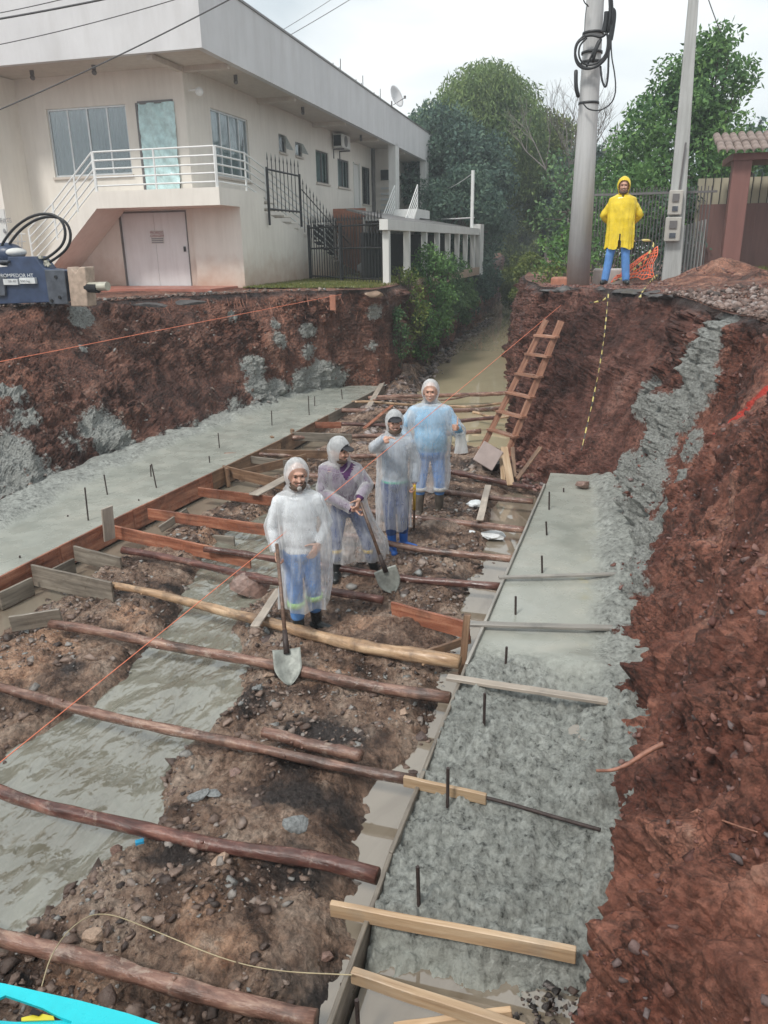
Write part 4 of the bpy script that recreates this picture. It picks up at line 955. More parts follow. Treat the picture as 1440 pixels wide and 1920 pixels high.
mb = MB(); mb.ell((-10.18, 12.25, 3.53), (.2, .18, .08), 14, 8); mb.build('white_cap', M['whitepaint'], HB, True)
mb = MB()
for i in range(7): mb.box((-9.6 + random.uniform(-.08, .22), 12.1, 3.42 - i * .02 + random.uniform(-.05, .05)), (.06, .05, .05), Matrix.Rotation(i, 3, 'Y'))
mb.build('worn_bracket', M['palesteel'], HB)
plate('end_bracket', [(-9.02, 2.62), (-8.68, 2.62), (-8.63, 3.28), (-8.74, 3.28), (-8.84, 3.18), (-8.93, 3.28), (-9.0, 3.28)], y0 + .02, y1 - .06, M['tansteel'], .02)
mb = MB(); mb.tube([(-8.72, 12.1, 2.95), (-8.25, 12.05, 2.96)], .075, 14); mb.build('chisel', M['palesteel'], HB)
mb = MB(); mb.tube([(-8.7, 12.1, 2.94), (-8.45, 12.06, 2.93)], .085, 14); mb.build('chisel_collar', M['dark'], HB)
for k, (x, z) in enumerate([(-9.2, 3.12), (-9.18, 2.78), (-9.35, 2.72)]):
    mb = MB(); mb.tube([(x, y0 - .05, z), (x, y0 - .02, z)], .028, 8); mb.build('bolt', M['dark'], HB)
for k, off in enumerate((0, .05)):
    pts = []
    for (px, py) in [(0, 470), (8, 452), (30, 425), (62, 405), (95, 402), (116, 414), (124, 438), (118, 462), (95, 482), (72, 494), (58, 506)]:
        p = aY(px + k * 3, py + k * 5 - 2, 12.15); p.y = 12.15 + off * 2; pts.append(p)
    P2 = chaikin(pts, 2); mb = MB(); mb.tube([Vector(p) for p in P2], .024, 8); mb.build('hose', M['cable'], HB, True)
text('ROMPEDOR HT', (-9.98, y0 - .055, 3.145), .085, M['whiteink'], HB, sx=1.15)
mb = MB(); mb.bx(-10.28, -9.98, y0 - .06, y0 - .003, 2.99, 3.09); mb.bx(-9.94, -9.62, y0 - .06, y0 - .003, 3.01, 3.11); mb.build('sticker', M['whiteink'], HB)
text('SB 40  1500 kg', (-9.95, y0 - .064, 3.05), .05, M['ink'], HB, sx=1.5)
# white banner and rack at the left edge
BN = thing('standing_banner', 'white printed banner standing at the left edge before the wall', 'banner', (-12.9, 15, 2.6))
c0, c1 = aY(-60, 394, 15.5), aY(24, 500, 15.5); c1.z = 2.6
mb = MB(); mb.bx(c0.x, c1.x, 15.5, 15.53, c1.z, c0.z); mb.build('panel', M['whitepaint'], BN)
p = aY(8, 414, 15.48); text('PFASS', p, .15, M['ink'], BN)
for (px, py) in ((8, 433), (14, 463)):
    p = aY(px, py, 15.47); mb = MB(); mb.ell(p, (.035, .008, .05), 10, 8); mb.build('printed_dot', M['ink'], BN)
RK = thing('wire_rack', 'small white wire rack beside the banner at the left edge', 'rack', (-12.5, 16, 2.6))
for py in (439, 453, 469):
    mb = MB(); mb.tube([aY(18, py, 16), aY(48, py, 16)], .012, 6); mb.build('bar', M['whitemetal'], RK)
for px in (33, 40):
    mb = MB(); mb.tube([aY(px, 436, 16), aY(px + 3, 500, 16)], .015, 6); mb.build('upright', M['whitemetal'], RK)

# ================================================================== POLES ON THE RIGHT
p0, p1_ = aY(1083, 528, 16.0), aY(1116, 0, 16.0)
PL = thing('concrete_pole', 'thick round concrete pole with black cable coils beside the man in yellow', 'utility pole', (p0.x, 16, 2.75))
mb = MB(); mb.tube([(p0.x, 16, 2.6), (p0.x + (p1_.x - p0.x) * .5, 16, 5.2), (p1_.x + .0, 16, 7.6), (p1_.x + .02, 16, 9.5)], [.225, .185, .15, .135], 28); mb.build('shaft', M['polecon'], PL, True)
for z in (6.55, 6.7, 7.0, 5.9): mb = MB(); mb.tube([(p0.x + (p1_.x - p0.x) * ((z - 2.8) / 4.8), 16, z), (p0.x + (p1_.x - p0.x) * ((z - 2.8) / 4.8), 16, z + .04)], .185, 24); mb.build('band', M['blackmetal'], PL, True)
CC = thing('cable_coil', 'tangled black telephone cable coils strapped around the thick pole', 'cable coil', (p1_.x, 15.8, 6.0))
def pxcurve(pxs, Y, r, dy=0, k=3, n=7):
    pts = [aY(x, y, Y) for x, y in pxs]; pts = [Vector(q) for q in chaikin(pts, k)]
    for i, q in enumerate(pts): q.y += dy * math.sin(math.pi * i / (len(pts) - 1))
    mb_ = MB(); mb_.tube(pts, r, n); return mb_
for pxs, r in [([(1098, 70), (1082, 80), (1077, 105), (1084, 126), (1105, 132), (1128, 120), (1140, 95), (1140, 60), (1128, 72), (1112, 66), (1096, 68)], .022),
               ([(1096, 66), (1078, 84), (1079, 112), (1095, 130), (1120, 128), (1142, 105), (1145, 70), (1146, 20)], .02),
               ([(1100, 72), (1086, 86), (1085, 110), (1098, 124), (1118, 122), (1136, 104), (1141, 82)], .016),
               ([(1146, 15), (1144, 60), (1141, 110), (1140, 150), (1135, 168), (1128, 150), (1126, 125)], .018),
               ([(1147, 20), (1145, 100), (1153, 140), (1155, 175), (1146, 196), (1125, 209), (1103, 206), (1094, 195)], .012),
               ([(1142, -20), (1145, 30), (1140, 60)], .025), ([(1146, -20), (1149, 25), (1147, 50)], .02), ([(1092, -20), (1094, 5), (1103, 12)], .01),
               ([(1080, 134), (1080, 165), (1084, 180)], .035), ([(1102, 8), (1097, 30), (1096, 66)], .006), ([(1126, 75), (1117, 95), (1112, 115)], .03), ([(1122, 78), (1110, 105), (1100, 125)], .02)]:
    pxcurve(pxs, 15.72, r, -.05).build('cable', M['cable'], CC, True)
pxcurve([(1141, 20), (1150, 18), (1151, 32), (1147, 60), (1144, 75)], 15.72, .045).build('splice_bundle', M['cable'], CC, True)
pxcurve([(1138, 22), (1136, 45), (1132, 60)], 15.72, .05).build('splice_bundle', M['cable'], CC, True)
q0, q1 = aY(1262, 488, 20), aY(1300, 0, 20)
P2_ = thing('square_pole', 'slender square concrete pole with two meter boxes on its lower part', 'utility pole', (q0.x, 20, 2.8))
vs = []
for (z, w, xx) in ((2.5, .21, q0.x - .01), (4.0, .18, q0.x + (q1.x - q0.x) * .18), (8.4, .10, q1.x), (9.5, .09, q1.x - .03)):
    for sx, sy in ((-1, -1), (1, -1), (1, 1), (-1, 1)): vs.append((xx + sx * w, 20 + sy * w * .6, z))
mb = MB(); mb.add(vs, [(i * 4 + k, i * 4 + (k + 1) % 4, i * 4 + 4 + (k + 1) % 4, i * 4 + 4 + k) for i in range(3) for k in range(4)] + [(12, 13, 14, 15)]); mb.build('shaft', M['polecon2'], P2_, bevel=.02)
for (px, py, w, h) in [(1266, 380, .15, .26), (1261, 430, .17, .26)]:
    c = aY(px, py, 19.83); mb = MB(); mb.bx(c.x - w, c.x + w, 19.72, 19.875, c.z - h, c.z + h); o = mb.build('meter_box', M['meter'], P2_, bevel=.02)
    mb = MB(); mb.bx(c.x - w * .5, c.x + w * .45, 19.69, 19.722, c.z + .02, c.z + h * .7); mb.build('meter_window', M['greyalu'], o)
    mb = MB(); mb.bx(c.x - w * .4, c.x + w * .4, 19.70, 19.722, c.z - h * .7, c.z - h * .3); mb.build('breaker_flap', M['steelgrey'], o)
mb = MB(); c = aY(1275, 330, 19.82); mb.tube([(c.x, 19.82, 4.2), (c.x + .05, 19.82, 5.6)], .02, 6); mb.build('conduit', M['greyalu'], P2_)

# gate porch, boundary wall and iron fence
GP = thing('gate_porch', 'brown gate porch post with a small wavy clay tile roof', 'gate porch', (2.65, 20, 2.8))
mb = MB(); mb.bx(2.48, 2.86, 19.85, 20.2, 2.6, 5.3); mb.build('post', M['postbrown'], GP, bevel=.015)
mb = MB(); mb.bx(2.45, 6.0, 19.8, 20.1, 5.2, 5.34); mb.build('beam', M['postbrown'], GP)
mb = MB(); mb.bx(2.45, 6.0, 20.1, 21.6, 5.22, 5.36); mb.build('roof_deck', M['postbrown'], GP)
tile = None
for k in range(22):
    x = 2.2 + k * .175
    for r_ in range(2):
        if tile is None:
            mb = MB(); vs = []
            for yy, zz, ra in ((0, 0, .095), (.75, .26, .08)):
                for a in np.linspace(0, math.pi, 9): vs.append((math.cos(a) * ra, yy, zz + math.sin(a) * ra * .9))
            for yy, zz, ra in ((0, 0, .08), (.75, .26, .065)):
                for a in np.linspace(0, math.pi, 9): vs.append((math.cos(a) * ra, yy, zz + math.sin(a) * ra * .9 - .003))
            mb.add(vs, [(i, i + 1, i + 10, i + 9) for i in range(8)] + [(18 + i + 9, 18 + i + 10, 18 + i + 1, 18 + i) for i in range(8)] + [(i + 1, i, i + 18, i + 19) for i in range(8)]); tile = mb.mesh('roof_tile'); tile.materials.append(M['tile'])
        o = link('roof_tile', tile, GP); o.location = (x, 19.55 + r_ * .7, 5.33 + r_ * .24 + random.uniform(-.01, .01)); o.rotation_euler = (0, random.uniform(-.03, .03), random.uniform(-.02, .02))
BW = thing('boundary_wall', 'cream boundary wall above a brown sheet metal gate', 'wall', (2.2, 22, 2.8))
for k in range(14):
    x = 2.1 + k * .32; mb = MB(); mb.bx(x, x + .317, 21.9, 21.95 + .01 * (k % 2), 2.55, 4.40); mb.build('gate_panel', M['gatebrown'], BW)
mb = MB(); mb.bx(2.0, 9, 22.0, 22.2, 2.5, 5.0); mb.build('cream_wall', M['cream'], BW)
for k in range(26):
    x = 2.15 + k * .18; mb = MB(); mb.tube([(x, 21.93, 4.4), (x, 21.93, 5.1)], .011, 4); mb.build('bar', M['blackmetal'], BW)
IF = thing('iron_fence', 'tall dark iron bar fence behind the man in yellow', 'fence', (0, 19.6, 2.7))
for k in range(36):
    x = -.45 + k * .075; mb = MB(); mb.tube([(x, 20.6, 2.5), (x, 20.6, 4.75)], .012, 4); mb.build('bar', M['greyalu'], IF)
for z in (2.8, 4.6): mb = MB(); mb.bx(-.5, 2.3, 20.58, 20.62, z, z + .05); mb.build('rail', M['greyalu'], IF)
SC = thing('metal_fence', 'pale corrugated fence strip right of the square pole', 'fence', (1.9, 21.2, 2.8))
for k in range(8):
    x = 1.62 + k * .075; mb = MB(); mb.bx(x, x + .055, 21.2, 21.23, 2.5, 3.9 + .02 * k); mb.build('slat', M['polecon2'], SC)
mb = MB(); mb.bx(-.28, .35, 16.7, 17.1, 2.6, 3.05); tag(mb.build('concrete_block', M['polecon'], None, bevel=.03), 'grey-brown concrete block behind the legs of the man in yellow', 'block')
mb = MB(); mb.bx(-1.05, -.55, 15.9, 16.4, 2.65, 2.92); tag(mb.build('brick_kerb', M['brickred'], None, bevel=.03), 'reddish brick kerb left of the thick pole foot', 'kerb')

# ================================================================== VEGETATION
def leaves(name, clumps, nper, size, mat, parent=None, aspect=.45, droop=.3, seed=0, shell=.55, gaps=0.0):
    """many small leaf faces spread through clump ellipsoids"""
    r = np.random.default_rng(seed); P = []
    for (c, rad) in clumps:
        k = max(4, int(nper * (rad[0] * rad[1] * rad[2]) ** (2 / 3)))
        d = r.normal(size=(k, 3)); d /= np.linalg.norm(d, axis=1, keepdims=True)
        q = shell + (1.12 - shell) * r.random((k, 1)) ** .6
        lump = 1 + .22 * fbm(d[:, 0] * 2.5 + c[0], d[:, 1] * 2.5 + c[1], d[:, 2] * 2.5 + c[2], 3)[:, None]
        P.append(np.array(c) + d * q * lump * np.array(rad))
    P = np.concatenate(P); k = len(P)
    a = r.normal(size=(k, 3)); a[:, 2] -= droop; a /= np.linalg.norm(a, axis=1, keepdims=True)
    b = np.cross(a, r.normal(size=(k, 3))); b /= np.linalg.norm(b, axis=1, keepdims=True)
    s = size * (.6 + .8 * r.random((k, 1)))
    V = np.stack([P, P + a * s * .5 + b * s * aspect * .5, P + a * s, P + a * s * .5 - b * s * aspect * .5], 1).reshape(-1, 3)
    me = bpy.data.meshes.new(name)
    me.vertices.add(len(V)); me.vertices.foreach_set('co', V.ravel())
    me.loops.add(len(V)); me.loops.foreach_set('vertex_index', np.arange(len(V), dtype=np.int32))
    me.polygons.add(k); me.polygons.foreach_set('loop_start', np.arange(0, len(V), 4, dtype=np.int32)); me.polygons.foreach_set('loop_total', np.full(k, 4, dtype=np.int32))
    me.update(calc_edges=True); me.materials.append(mat)
    return link(name, me, parent)
def tree(name, label, base, H, rx, rz_frac, mat, ncl, nper, size, seed, group=None, trunk_r=.18, crown_low=.25, cat='tree', droop=.3, envelope=None, clr=(.26, .42), aspect=.45):
    r = random.Random(seed); base = Vector(base)
    T = thing(name, label, cat, base, group)
    cz = H * (crown_low + (1 - crown_low) / 2); rz_ = H * (1 - crown_low) / 2
    cl = []; limbs = []
    for i in range(ncl):
        while True:
            d = Vector((r.uniform(-1, 1), r.uniform(-1, 1), r.uniform(-1, 1)))
            if d.length < 1: break
        d = d.normalized() * (d.length ** .45)
        w = 1 - .25 * max(0, d.z)
        c = base + Vector((d.x * rx * .82 * w, d.y * rx * .82 * w, cz + d.z * rz_ * .86))
        q = rx * r.uniform(*clr); cl.append((tuple(c), (q, q, q * r.uniform(.6, .9)))); limbs.append(c)
    t = MB(); top = base + Vector((0, 0, cz + rz_ * .5))
    t.tube([base - Vector((0, 0, .4)), base + Vector((.1, 0, H * .3)), top], [trunk_r, trunk_r * .7, trunk_r * .15], 8)
    t.build('trunk', M['trunk'], T, True)
    l = MB()
    for c in limbs[::max(1, ncl // 16)]:
        s = base + Vector((0, 0, r.uniform(.25, .6) * H)); m = s.lerp(c, .5) + Vector((0, 0, -.1 * H * r.random()))
        l.tube([s, m, c], [trunk_r * .4, trunk_r * .25, .02], 5)
    l.build('limbs', M['trunk'], T)
    leaves('crown', cl, nper, size, mat, T, seed=seed, droop=droop, aspect=aspect)
    return T
tree('bamboo_grove_tree', 'tallest bushy green tree of the riverside wood with rounded top', (-6.9, 46, 2.3), 10.2, 3.6, 1, M['leafbamboo'], 90, 620, .26, 1, 'trees along the far river bank', .25, .3, droop=1.4, aspect=.28)
tree('riverside_tree', 'dark blue-green tree leaning over the colonnade end', (-8.2, 42, 2.2), 7.8, 3.1, 1, M['leafdark'], 60, 560, .24, 2, 'trees along the far river bank', .2, .1)
tree('riverside_tree', 'dark tree behind the roof end of the building', (-11.3, 48, 2.2), 8.6, 2.9, 1, M['leafdark'], 50, 480, .28, 3, 'trees along the far river bank', .2, .1)
tree('riverside_tree', 'dark shaded tree low over the left river edge', (-6.6, 37, 1.6), 5.6, 2.0, 1, M['leafdark'], 50, 560, .2, 4, 'trees along the far river bank', .15, .02)
tree('riverside_tree', 'broad dark tree in the middle of the riverside wood', (-9.4, 62, 2.2), 9.3, 3.2, 1, M['leafdark'], 60, 500, .28, 5, 'trees along the far river bank', .2, .05)
tree('riverside_tree', 'olive tinted tree at the right end of the tall wood', (-3.9, 50, 2.2), 9.0, 2.2, 1, M['leafolive'], 50, 480, .25, 6, 'trees along the far river bank', .2, .2)
tree('riverside_tree', 'grey-green tree right of the river mouth', (-1.7, 47, 2.2), 6.6, 2.2, 1, M['leafdark'], 50, 560, .24, 7, 'trees along the far river bank', .2, .0)
tree('riverside_tree', 'misty tree closing the view over the far river', (-7.0, 88, 1.5), 9.0, 5, 1, M['leafmid'], 40, 90, .5, 8, 'trees along the far river bank', .3, .0)
tree('riverside_tree', 'far misty tree left of the river end', (-13, 84, 1.5), 11.0, 6, 1, M['leafdark'], 40, 90, .5, 81, 'trees along the far river bank', .3, .0)
tree('riverside_tree', 'bushy green tree just behind the thick pole', (-1.3, 34, 2.4), 5.4, 1.8, 1, M['leafmid'], 30, 340, .2, 9, 'trees along the far river bank', .15, .0)
tree('riverside_tree', 'distant blue-grey tree far behind the gate porch', (9, 60, 2.5), 8.0, 5, 1, M['leafdark'], 34, 120, .4, 10, None, .2, .0)
tree('broadleaf_tree', 'large dark green broadleaf tree behind the square pole', (1.75, 26.5, 2.7), 5.9, 2.25, 1, M['leafgreen'], 130, 900, .15, 11, None, .17, .05, clr=(.14, .30))
tree('broadleaf_tree', 'leaning green crown top above the square pole', (2.6, 27, 2.7), 6.9, 1.3, 1, M['leafgreen'], 60, 900, .17, 12, None, .1, .45, clr=(.16, .34))
tree('broadleaf_tree', 'lower green tree behind the gate porch roof', (3.9, 27, 2.7), 4.2, 1.6, 1, M['leafgreen'], 50, 620, .17, 13, None, .1, .05, clr=(.18, .34))
tree('leafy_bush', 'green bush hanging over the iron fence behind the man in yellow', (.5, 23, 2.5), 3.2, 1.3, 1, M['leafgreen'], 46, 700, .14, 14, None, .06, .0, 'bush', clr=(.2, .4))
tree('leafy_bush', 'dark bush behind the iron fence beside the square pole', (1.5, 22.3, 2.5), 2.5, .9, 1, M['leafdark'], 36, 700, .13, 15, None, .05, .0, 'bush')
tree('leafy_bush', 'yellow-green bush at the foot of the thick pole', (-.9, 20, 2.3), 2.0, .8, 1, M['leafgreen'], 34, 800, .11, 16, None, .04, .0, 'bush')
tree('leafy_bush', 'low yellow-green shrub left of the thick pole foot', (-1.1, 18.3, 2.2), .95, .55, 1, M['leafolive'], 26, 900, .08, 17, None, .03, .0, 'bush')
tree('riverside_tree', 'dark misty tree straight above the end of the river', (-8.6, 84, .5), 8.5, 4.2, 1, M['leafdark'], 60, 160, .42, 82, 'trees along the far river bank', .3, .0)
tree('riverside_tree', 'misty olive tree at the right of the river end', (-4.2, 80, .5), 7.0, 3.2, 1, M['leafmid'], 50, 170, .40, 83, 'trees along the far river bank', .3, .0)
# bushes overhanging the left river bank
for i, (x, y, z, H, rx, m_, lab) in enumerate([(-5.05, 20.4, .55, 2.75, .58, 'leafolive', 'yellow-green bush overhanging the bank next to the nearest column'),
        (-5.05, 21.8, .3, 2.0, .55, 'leafgreen', 'trailing green plants on the bank above the dark rubble'),
        (-5.2, 23.6, .5, 3.2, .75, 'leafgreen', 'fresh green bush in front of the colonnade middle'),
        (-5.3, 25.6, .4, 3.2, .8, 'leafgreen', 'tall green bush on the bank covering the later columns'),
        (-5.5, 28.2, .5, 2.9, .8, 'leafmid', 'green bush before the colonnade end'),
        (-5.7, 31.5, .4, 2.8, .85, 'leafmid', 'dark green bush beyond the colonnade end'),
        (-5.9, 35, .3, 3.0, .9, 'leafdark', 'dark bush low over the river below the slim pole'),
        (-6.4, 41, .4, 3.2, 1.1, 'leafdark', 'dark bush past the slim pole low over the water'),
        (-7.9, 50, .2, 3.6, 1.3, 'leafdark', 'far dark bush on the left river bank'),
        (-7.3, 70, -.2, 6.6, 1.8, 'leafolive', 'farthest misty bush closing off the river'),
        (-4.3, 42, .3, 2.9, 1.0, 'leafolive', 'misty pale green bush on the right river bank'),
        (-2.9, 33, 1.0, 2.2, .9, 'leafolive', 'pale bush on the right river bank nearer the pole'),
        (-4.95, 19.2, .5, 1.7, .34, 'leafmid', 'small hanging plant at the broken bank corner')]):
    tree('river_bush', lab, (x, y, z), H, rx, 1, M[m_], 46, 1900, .085 + .003 * (y - 20), 100 + i, 'bushes along the river bank', .03, .0, 'bush')
# bare tree behind the pole
def bare(name, label, base, H, seed, lean=0.0):
    r = random.Random(seed); T = thing(name, label, 'tree', base); mb_ = MB(); mt = MB()
    def grow(p, d, L, rad, dep, mm):
        pts = [p]; rr = [rad]
        for i in range(3):
            d = (d + Vector((r.uniform(-.18, .18), r.uniform(-.18, .18), r.uniform(-.02, .12)))).normalized(); p = p + d * L / 3; pts.append(p); rr.append(rad * (1 - .13 * (i + 1)))
        mm.tube(pts, rr, 5 if dep < 3 else 3)
        if dep < 5:
            for _ in range(3 if dep < 3 else 3):
                e = (d + Vector((r.uniform(-.75, .75), r.uniform(-.75, .75), r.uniform(-.1, .5)))).normalized(); grow(p, e, L * r.uniform(.6, .8), rad * .58, dep + 1, mt)
    grow(Vector(base), Vector((lean, 0, 1)).normalized(), H * .33, .09, 0, mb_)
    mb_.build('trunk', M['twig'], T); mt.build('branches', M['twig'], T)
bare('bare_tree', 'bare leafless tree against the sky left of the thick pole', (-2.0, 38, 2.5), 7.6, 5, -.04)
bare('bare_tree', 'fine bare twigs rising right behind the thick pole', (-.6, 36, 2.5), 5.8, 8, .1)
bare('bare_tree', 'thin bare treetop at the right end of the tall wood', (-3.4, 46, 2.5), 9.0, 9, .05)

# grass at the right street behind the rubble
def tufts(name, label, x0, x1, y0, y1, n, h, zf, mat, seed=0):
    r = np.random.default_rng(seed); x = r.uniform(x0, x1, n); y = r.uniform(y0, y1, n); z = zf(x, y)
    a = r.uniform(0, 6.28, n); hh = h * r.uniform(.4, 1.2, n); w = .012
    V = np.stack([np.stack([x - w * np.cos(a), y - w * np.sin(a), z], 1), np.stack([x + w * np.cos(a), y + w * np.sin(a), z], 1), np.stack([x + r.normal(0, .3, n) * hh, y + r.normal(0, .3, n) * hh, z + hh], 1)], 1).reshape(-1, 3)
    me = bpy.data.meshes.new(name); me.from_pydata(V.tolist(), [], [(3 * i, 3 * i + 1, 3 * i + 2) for i in range(n)]); me.materials.append(mat)
    return tag(link(name, me), label, 'grass', kind='stuff')
tufts('grass', 'green grass strip before the brown sheet gate', 2.6, 8, 17.5, 21.5, 9000, .16, lambda x, y: 2.82 + 0 * x, M['grass'], 1)
tufts('grass', 'short mossy grass along the yard edge', -8.6, -5.2, 18.0, 24, 12000, .06, lambda x, y: 2.62 + 0 * x, M['grass'], 2)
# dead roots and hanging stalks on the bank tops
def stalks(name, label, edge, y0, y1, n, seed, mat, L=.35):
    r = random.Random(seed); mb_ = MB()
    for _ in range(n):
        y = r.uniform(y0, y1); x, z = edge(np.array([y])); p = Vector((float(x[0]) + .05, y, float(z[0]) - r.uniform(0, .5)))
        d = Vector((r.uniform(-.1, .5), r.uniform(-.3, .3), -1)).normalized(); pts = [p]
        for k in range(3): d = (d + Vector((r.uniform(-.3, .3), r.uniform(-.3, .3), 0))).normalized(); pts.append(pts[-1] + d * L * r.uniform(.2, .45))
        mb_.tube(pts, r.uniform(.004, .009), 3)
    return tag(mb_.build(name, mat), label, 'roots', kind='stuff')
stalks('hanging_roots', 'pale dry roots hanging from the broken left bank top', lambda y: (TL(y)[0] + .25, TL(y)[1]), 11, 17.6, 150, 3, M['root'], .22)

# ================================================================== ROCKS AND RUBBLE
def rock_mesh(name, mat, seed, sub=1, squash=(1, 1, .7), jag=.28):
    r = random.Random(seed); bm = bmesh.new()
    if sub == 1:        # small stones: angular hulls
        for _ in range(11):
            d = Vector((r.gauss(0, 1), r.gauss(0, 1), r.gauss(0, 1))).normalized() * r.uniform(.75, 1.1); bm.verts.new((d.x * squash[0], d.y * squash[1], d.z * squash[2] * 1.2))
        h = bmesh.ops.convex_hull(bm, input=bm.verts); bmesh.ops.triangulate(bm, faces=bm.faces)
        me = bpy.data.meshes.new(name); bm.to_mesh(me); bm.free(); me.materials.append(mat); return me
    bmesh.ops.create_icosphere(bm, subdivisions=sub, radius=1)
    cuts = [(Vector((r.gauss(0, 1), r.gauss(0, 1), r.gauss(0, 1))).normalized(), r.uniform(.35, .72)) for _ in range(14)]
    for v in bm.verts:
        for n_, d_ in cuts:
            k = v.co.dot(n_)
            if k > d_: v.co -= n_ * (k - d_)
        v.co = Vector((v.co.x * squash[0], v.co.y * squash[1], v.co.z * squash[2])) * (1 + r.uniform(-jag, jag) * .12)
    me = bpy.data.meshes.new(name); bm.to_mesh(me); bm.free(); me.materials.append(mat); return me
def scatter(name, label, fn, n, smin, smax, mat, seed, cat='rubble', squash=.6):
    """one stuff object of small stones: fn(rng, n) -> x, y, z"""
    r = np.random.default_rng(seed); base = []
    for k in range(6):
        me = rock_mesh('tmp', mat, seed * 10 + k, 1); v = np.array([p.co[:] for p in me.vertices]); f = np.array([p.vertices[:] for p in me.polygons]); base.append((v, f)); bpy.data.meshes.remove(me)
    x, y, z = fn(r, n); s = smin * (smax / smin) ** (r.random(len(x)) ** 2.2); V = []; Fc = []; off = 0
    for i in range(len(x)):
        v, f = base[i % 6]; a, b = r.uniform(0, 6.28), r.uniform(-.5, .5)
        R = np.array(Euler((b, r.uniform(-.5, .5), a)).to_matrix()); q = (v * s[i] * np.array([1, r.uniform(.6, 1), squash])) @ R.T + (x[i], y[i], z[i] + s[i] * .12)
        V.append(q); Fc.append(f + off); off += len(v)
    V = np.concatenate(V); Fc = np.concatenate(Fc); me = bpy.data.meshes.new(name)
    me.vertices.add(len(V)); me.vertices.foreach_set('co', V.ravel()); me.loops.add(Fc.size); me.loops.foreach_set('vertex_index', Fc.ravel().astype(np.int32))
    me.polygons.add(len(Fc)); me.polygons.foreach_set('loop_start', np.arange(0, Fc.size, 3, dtype=np.int32)); me.polygons.foreach_set('loop_total', np.full(len(Fc), 3, dtype=np.int32))
    me.update(calc_edges=True); me.materials.append(mat); return tag(link(name, me), label, cat, kind='stuff')
def on_floor(x0, x1, y0, y1, cl=1.6):
    def f(r, n):
        x = r.uniform(x0, x1, n * 4); y = y0 + (y1 - y0) * r.random(n * 4) ** 1.5
        k = (fbm(x * cl, y * cl, 4, 3) > .02) & (x > XL(y) + .1) & (x < XR(y) - .1); x, y = x[k][:n], y[k][:n]; z = floor_h(x, y); q = z > -.05
        return x[q], y[q], z[q]
    return f
scatter('gravel', 'small stones and clods strewn over the trench mud', on_floor(-5.6, -.9, 1.6, 13), 11000, .009, .05, M['rubble'], 3)
scatter('gravel', 'larger loose stones scattered over the trench mud', on_floor(-5.6, -.9, 1.6, 13, 1.1), 1700, .025, .09, M['rubble'], 4)
scatter('rubble', 'broken stone rubble around the last logs by the river', on_floor(-5.2, -2.4, 12, 22, .8), 1500, .03, .13, M['greyrubble'], 5)
def heap(cx, cy, cz, rx, ry, rz_):
    def f(r, n):
        a = r.uniform(0, 6.28, n); q = np.sqrt(r.random(n)); x = cx + rx * q * np.cos(a); y = cy + ry * q * np.sin(a)
        return x, y, cz + rz_ * (1 - q ** 2) * r.uniform(.3, 1, n)
    return f
scatter('rubble', 'crumbled dark footing and stones at the near right corner', heap(.02, 2.65, .05, .26, .35, .24), 420, .010, .038, M['darkrubble'], 6)
scatter('rubble', 'loose red clods at the lower right corner of the bank', lambda r, n: (lambda y, t: (XRB(y) + .12 + t * 1.35, y, .35 + t * 2.25))(r.uniform(1.2, 3.4, n), r.random(n) ** .7), 700, .012, .05, M['redclod'], 7)
def topr(x0, x1, y0, y1, edge, sgn, dz=0.02):
    def f(r, n):
        y = r.uniform(y0, y1, n); ex, ez = edge(y); x = ex + sgn * (x0 + (x1 - x0) * r.random(n) ** 1.6)
        z = ez + dz + 0 * x
        for (cx, cy, rx, ry, a) in RM: z = z + (a * np.exp(-((x - cx) / rx) ** 2 - ((y - cy) / ry) ** 2) if sgn > 0 else 0)
        return x, y, z
    return f
scatter('rubble', 'broken asphalt and grey-pink stones heaped along the right street edge', topr(0, 2.8, 8, 12.9, TR, 1), 3200, .010, .085, M['streetrubble'], 8, squash=.8)
scatter('rubble', 'small reddish clods over the street mound beside the man in yellow', topr(.1, 3.5, 10, 18, TR, 1, .0), 3500, .010, .06, M['redclod'], 18, squash=.8)
scatter('rubble', 'fallen earth crumbs along the broken left bank top', topr(-.1, .6, 10, 17.6, TL, -1), 500, .02, .09, M['rubble'], 9)
scatter('rubble', 'stones along the foot of the ladder wall', lambda r, n: (lambda t: (np.interp(t, [0, .5, 1], [.1, -.85, -1.6]) + r.normal(0, .08, n), np.interp(t, [0, .5, 1], [10.8, 11.1, 13.0]) + r.normal(0, .12, n), .12 + .05 * r.random(n)))(r.random(n)), 260, .02, .09, M['redclod'], 11)
scatter('rubble', 'stones along the foot of the left river bank', lambda r, n: (lambda y: (np.interp(y, [18.6, 23, 30, 39], [-4.7, -4.9, -5.2, -5.35]) + r.normal(0, .15, n), y, .02 + .12 * r.random(n)))(18.6 + 20 * r.random(n) ** 1.4), 700, .04, .16, M['greyrubble'], 12)

ROCKN = {}
def rock(px, py, w, mat, label, z=None, squash=(1, .8, .6), rot=0, tilt=0, seed=None, group=None, cat='rock'):
    p = aZ(px, py, .1 if z is None else z)
    if z is None: p.z = fz(p.x, p.y)
    seed = seed if seed is not None else int(px * 7 + py)
    me = rock_mesh('rock', M[mat], seed, 2, squash, .12)
    o = link('rock', me); o.location = p + Vector((0, 0, w * squash[2] * .35)); o.scale = (w, w, w); o.rotation_euler = (tilt, tilt * .5, rot)
    return tag(o, label, cat, group)
rock(475, 1115, .27, 'rockbrown', 'large brown boulder in the stream left of the plank', 0.0, (1, .7, .75), .4, .25)
rock(505, 1212, .19, 'rockdark', 'dark flat-topped boulder under the peeled log by the shovel', 0.03, (1, .8, .75), .2)
rock(412, 1632, .10, 'rocktan', 'pale brown block below the dark log', .12, (1, .8, .9), .5, .3)
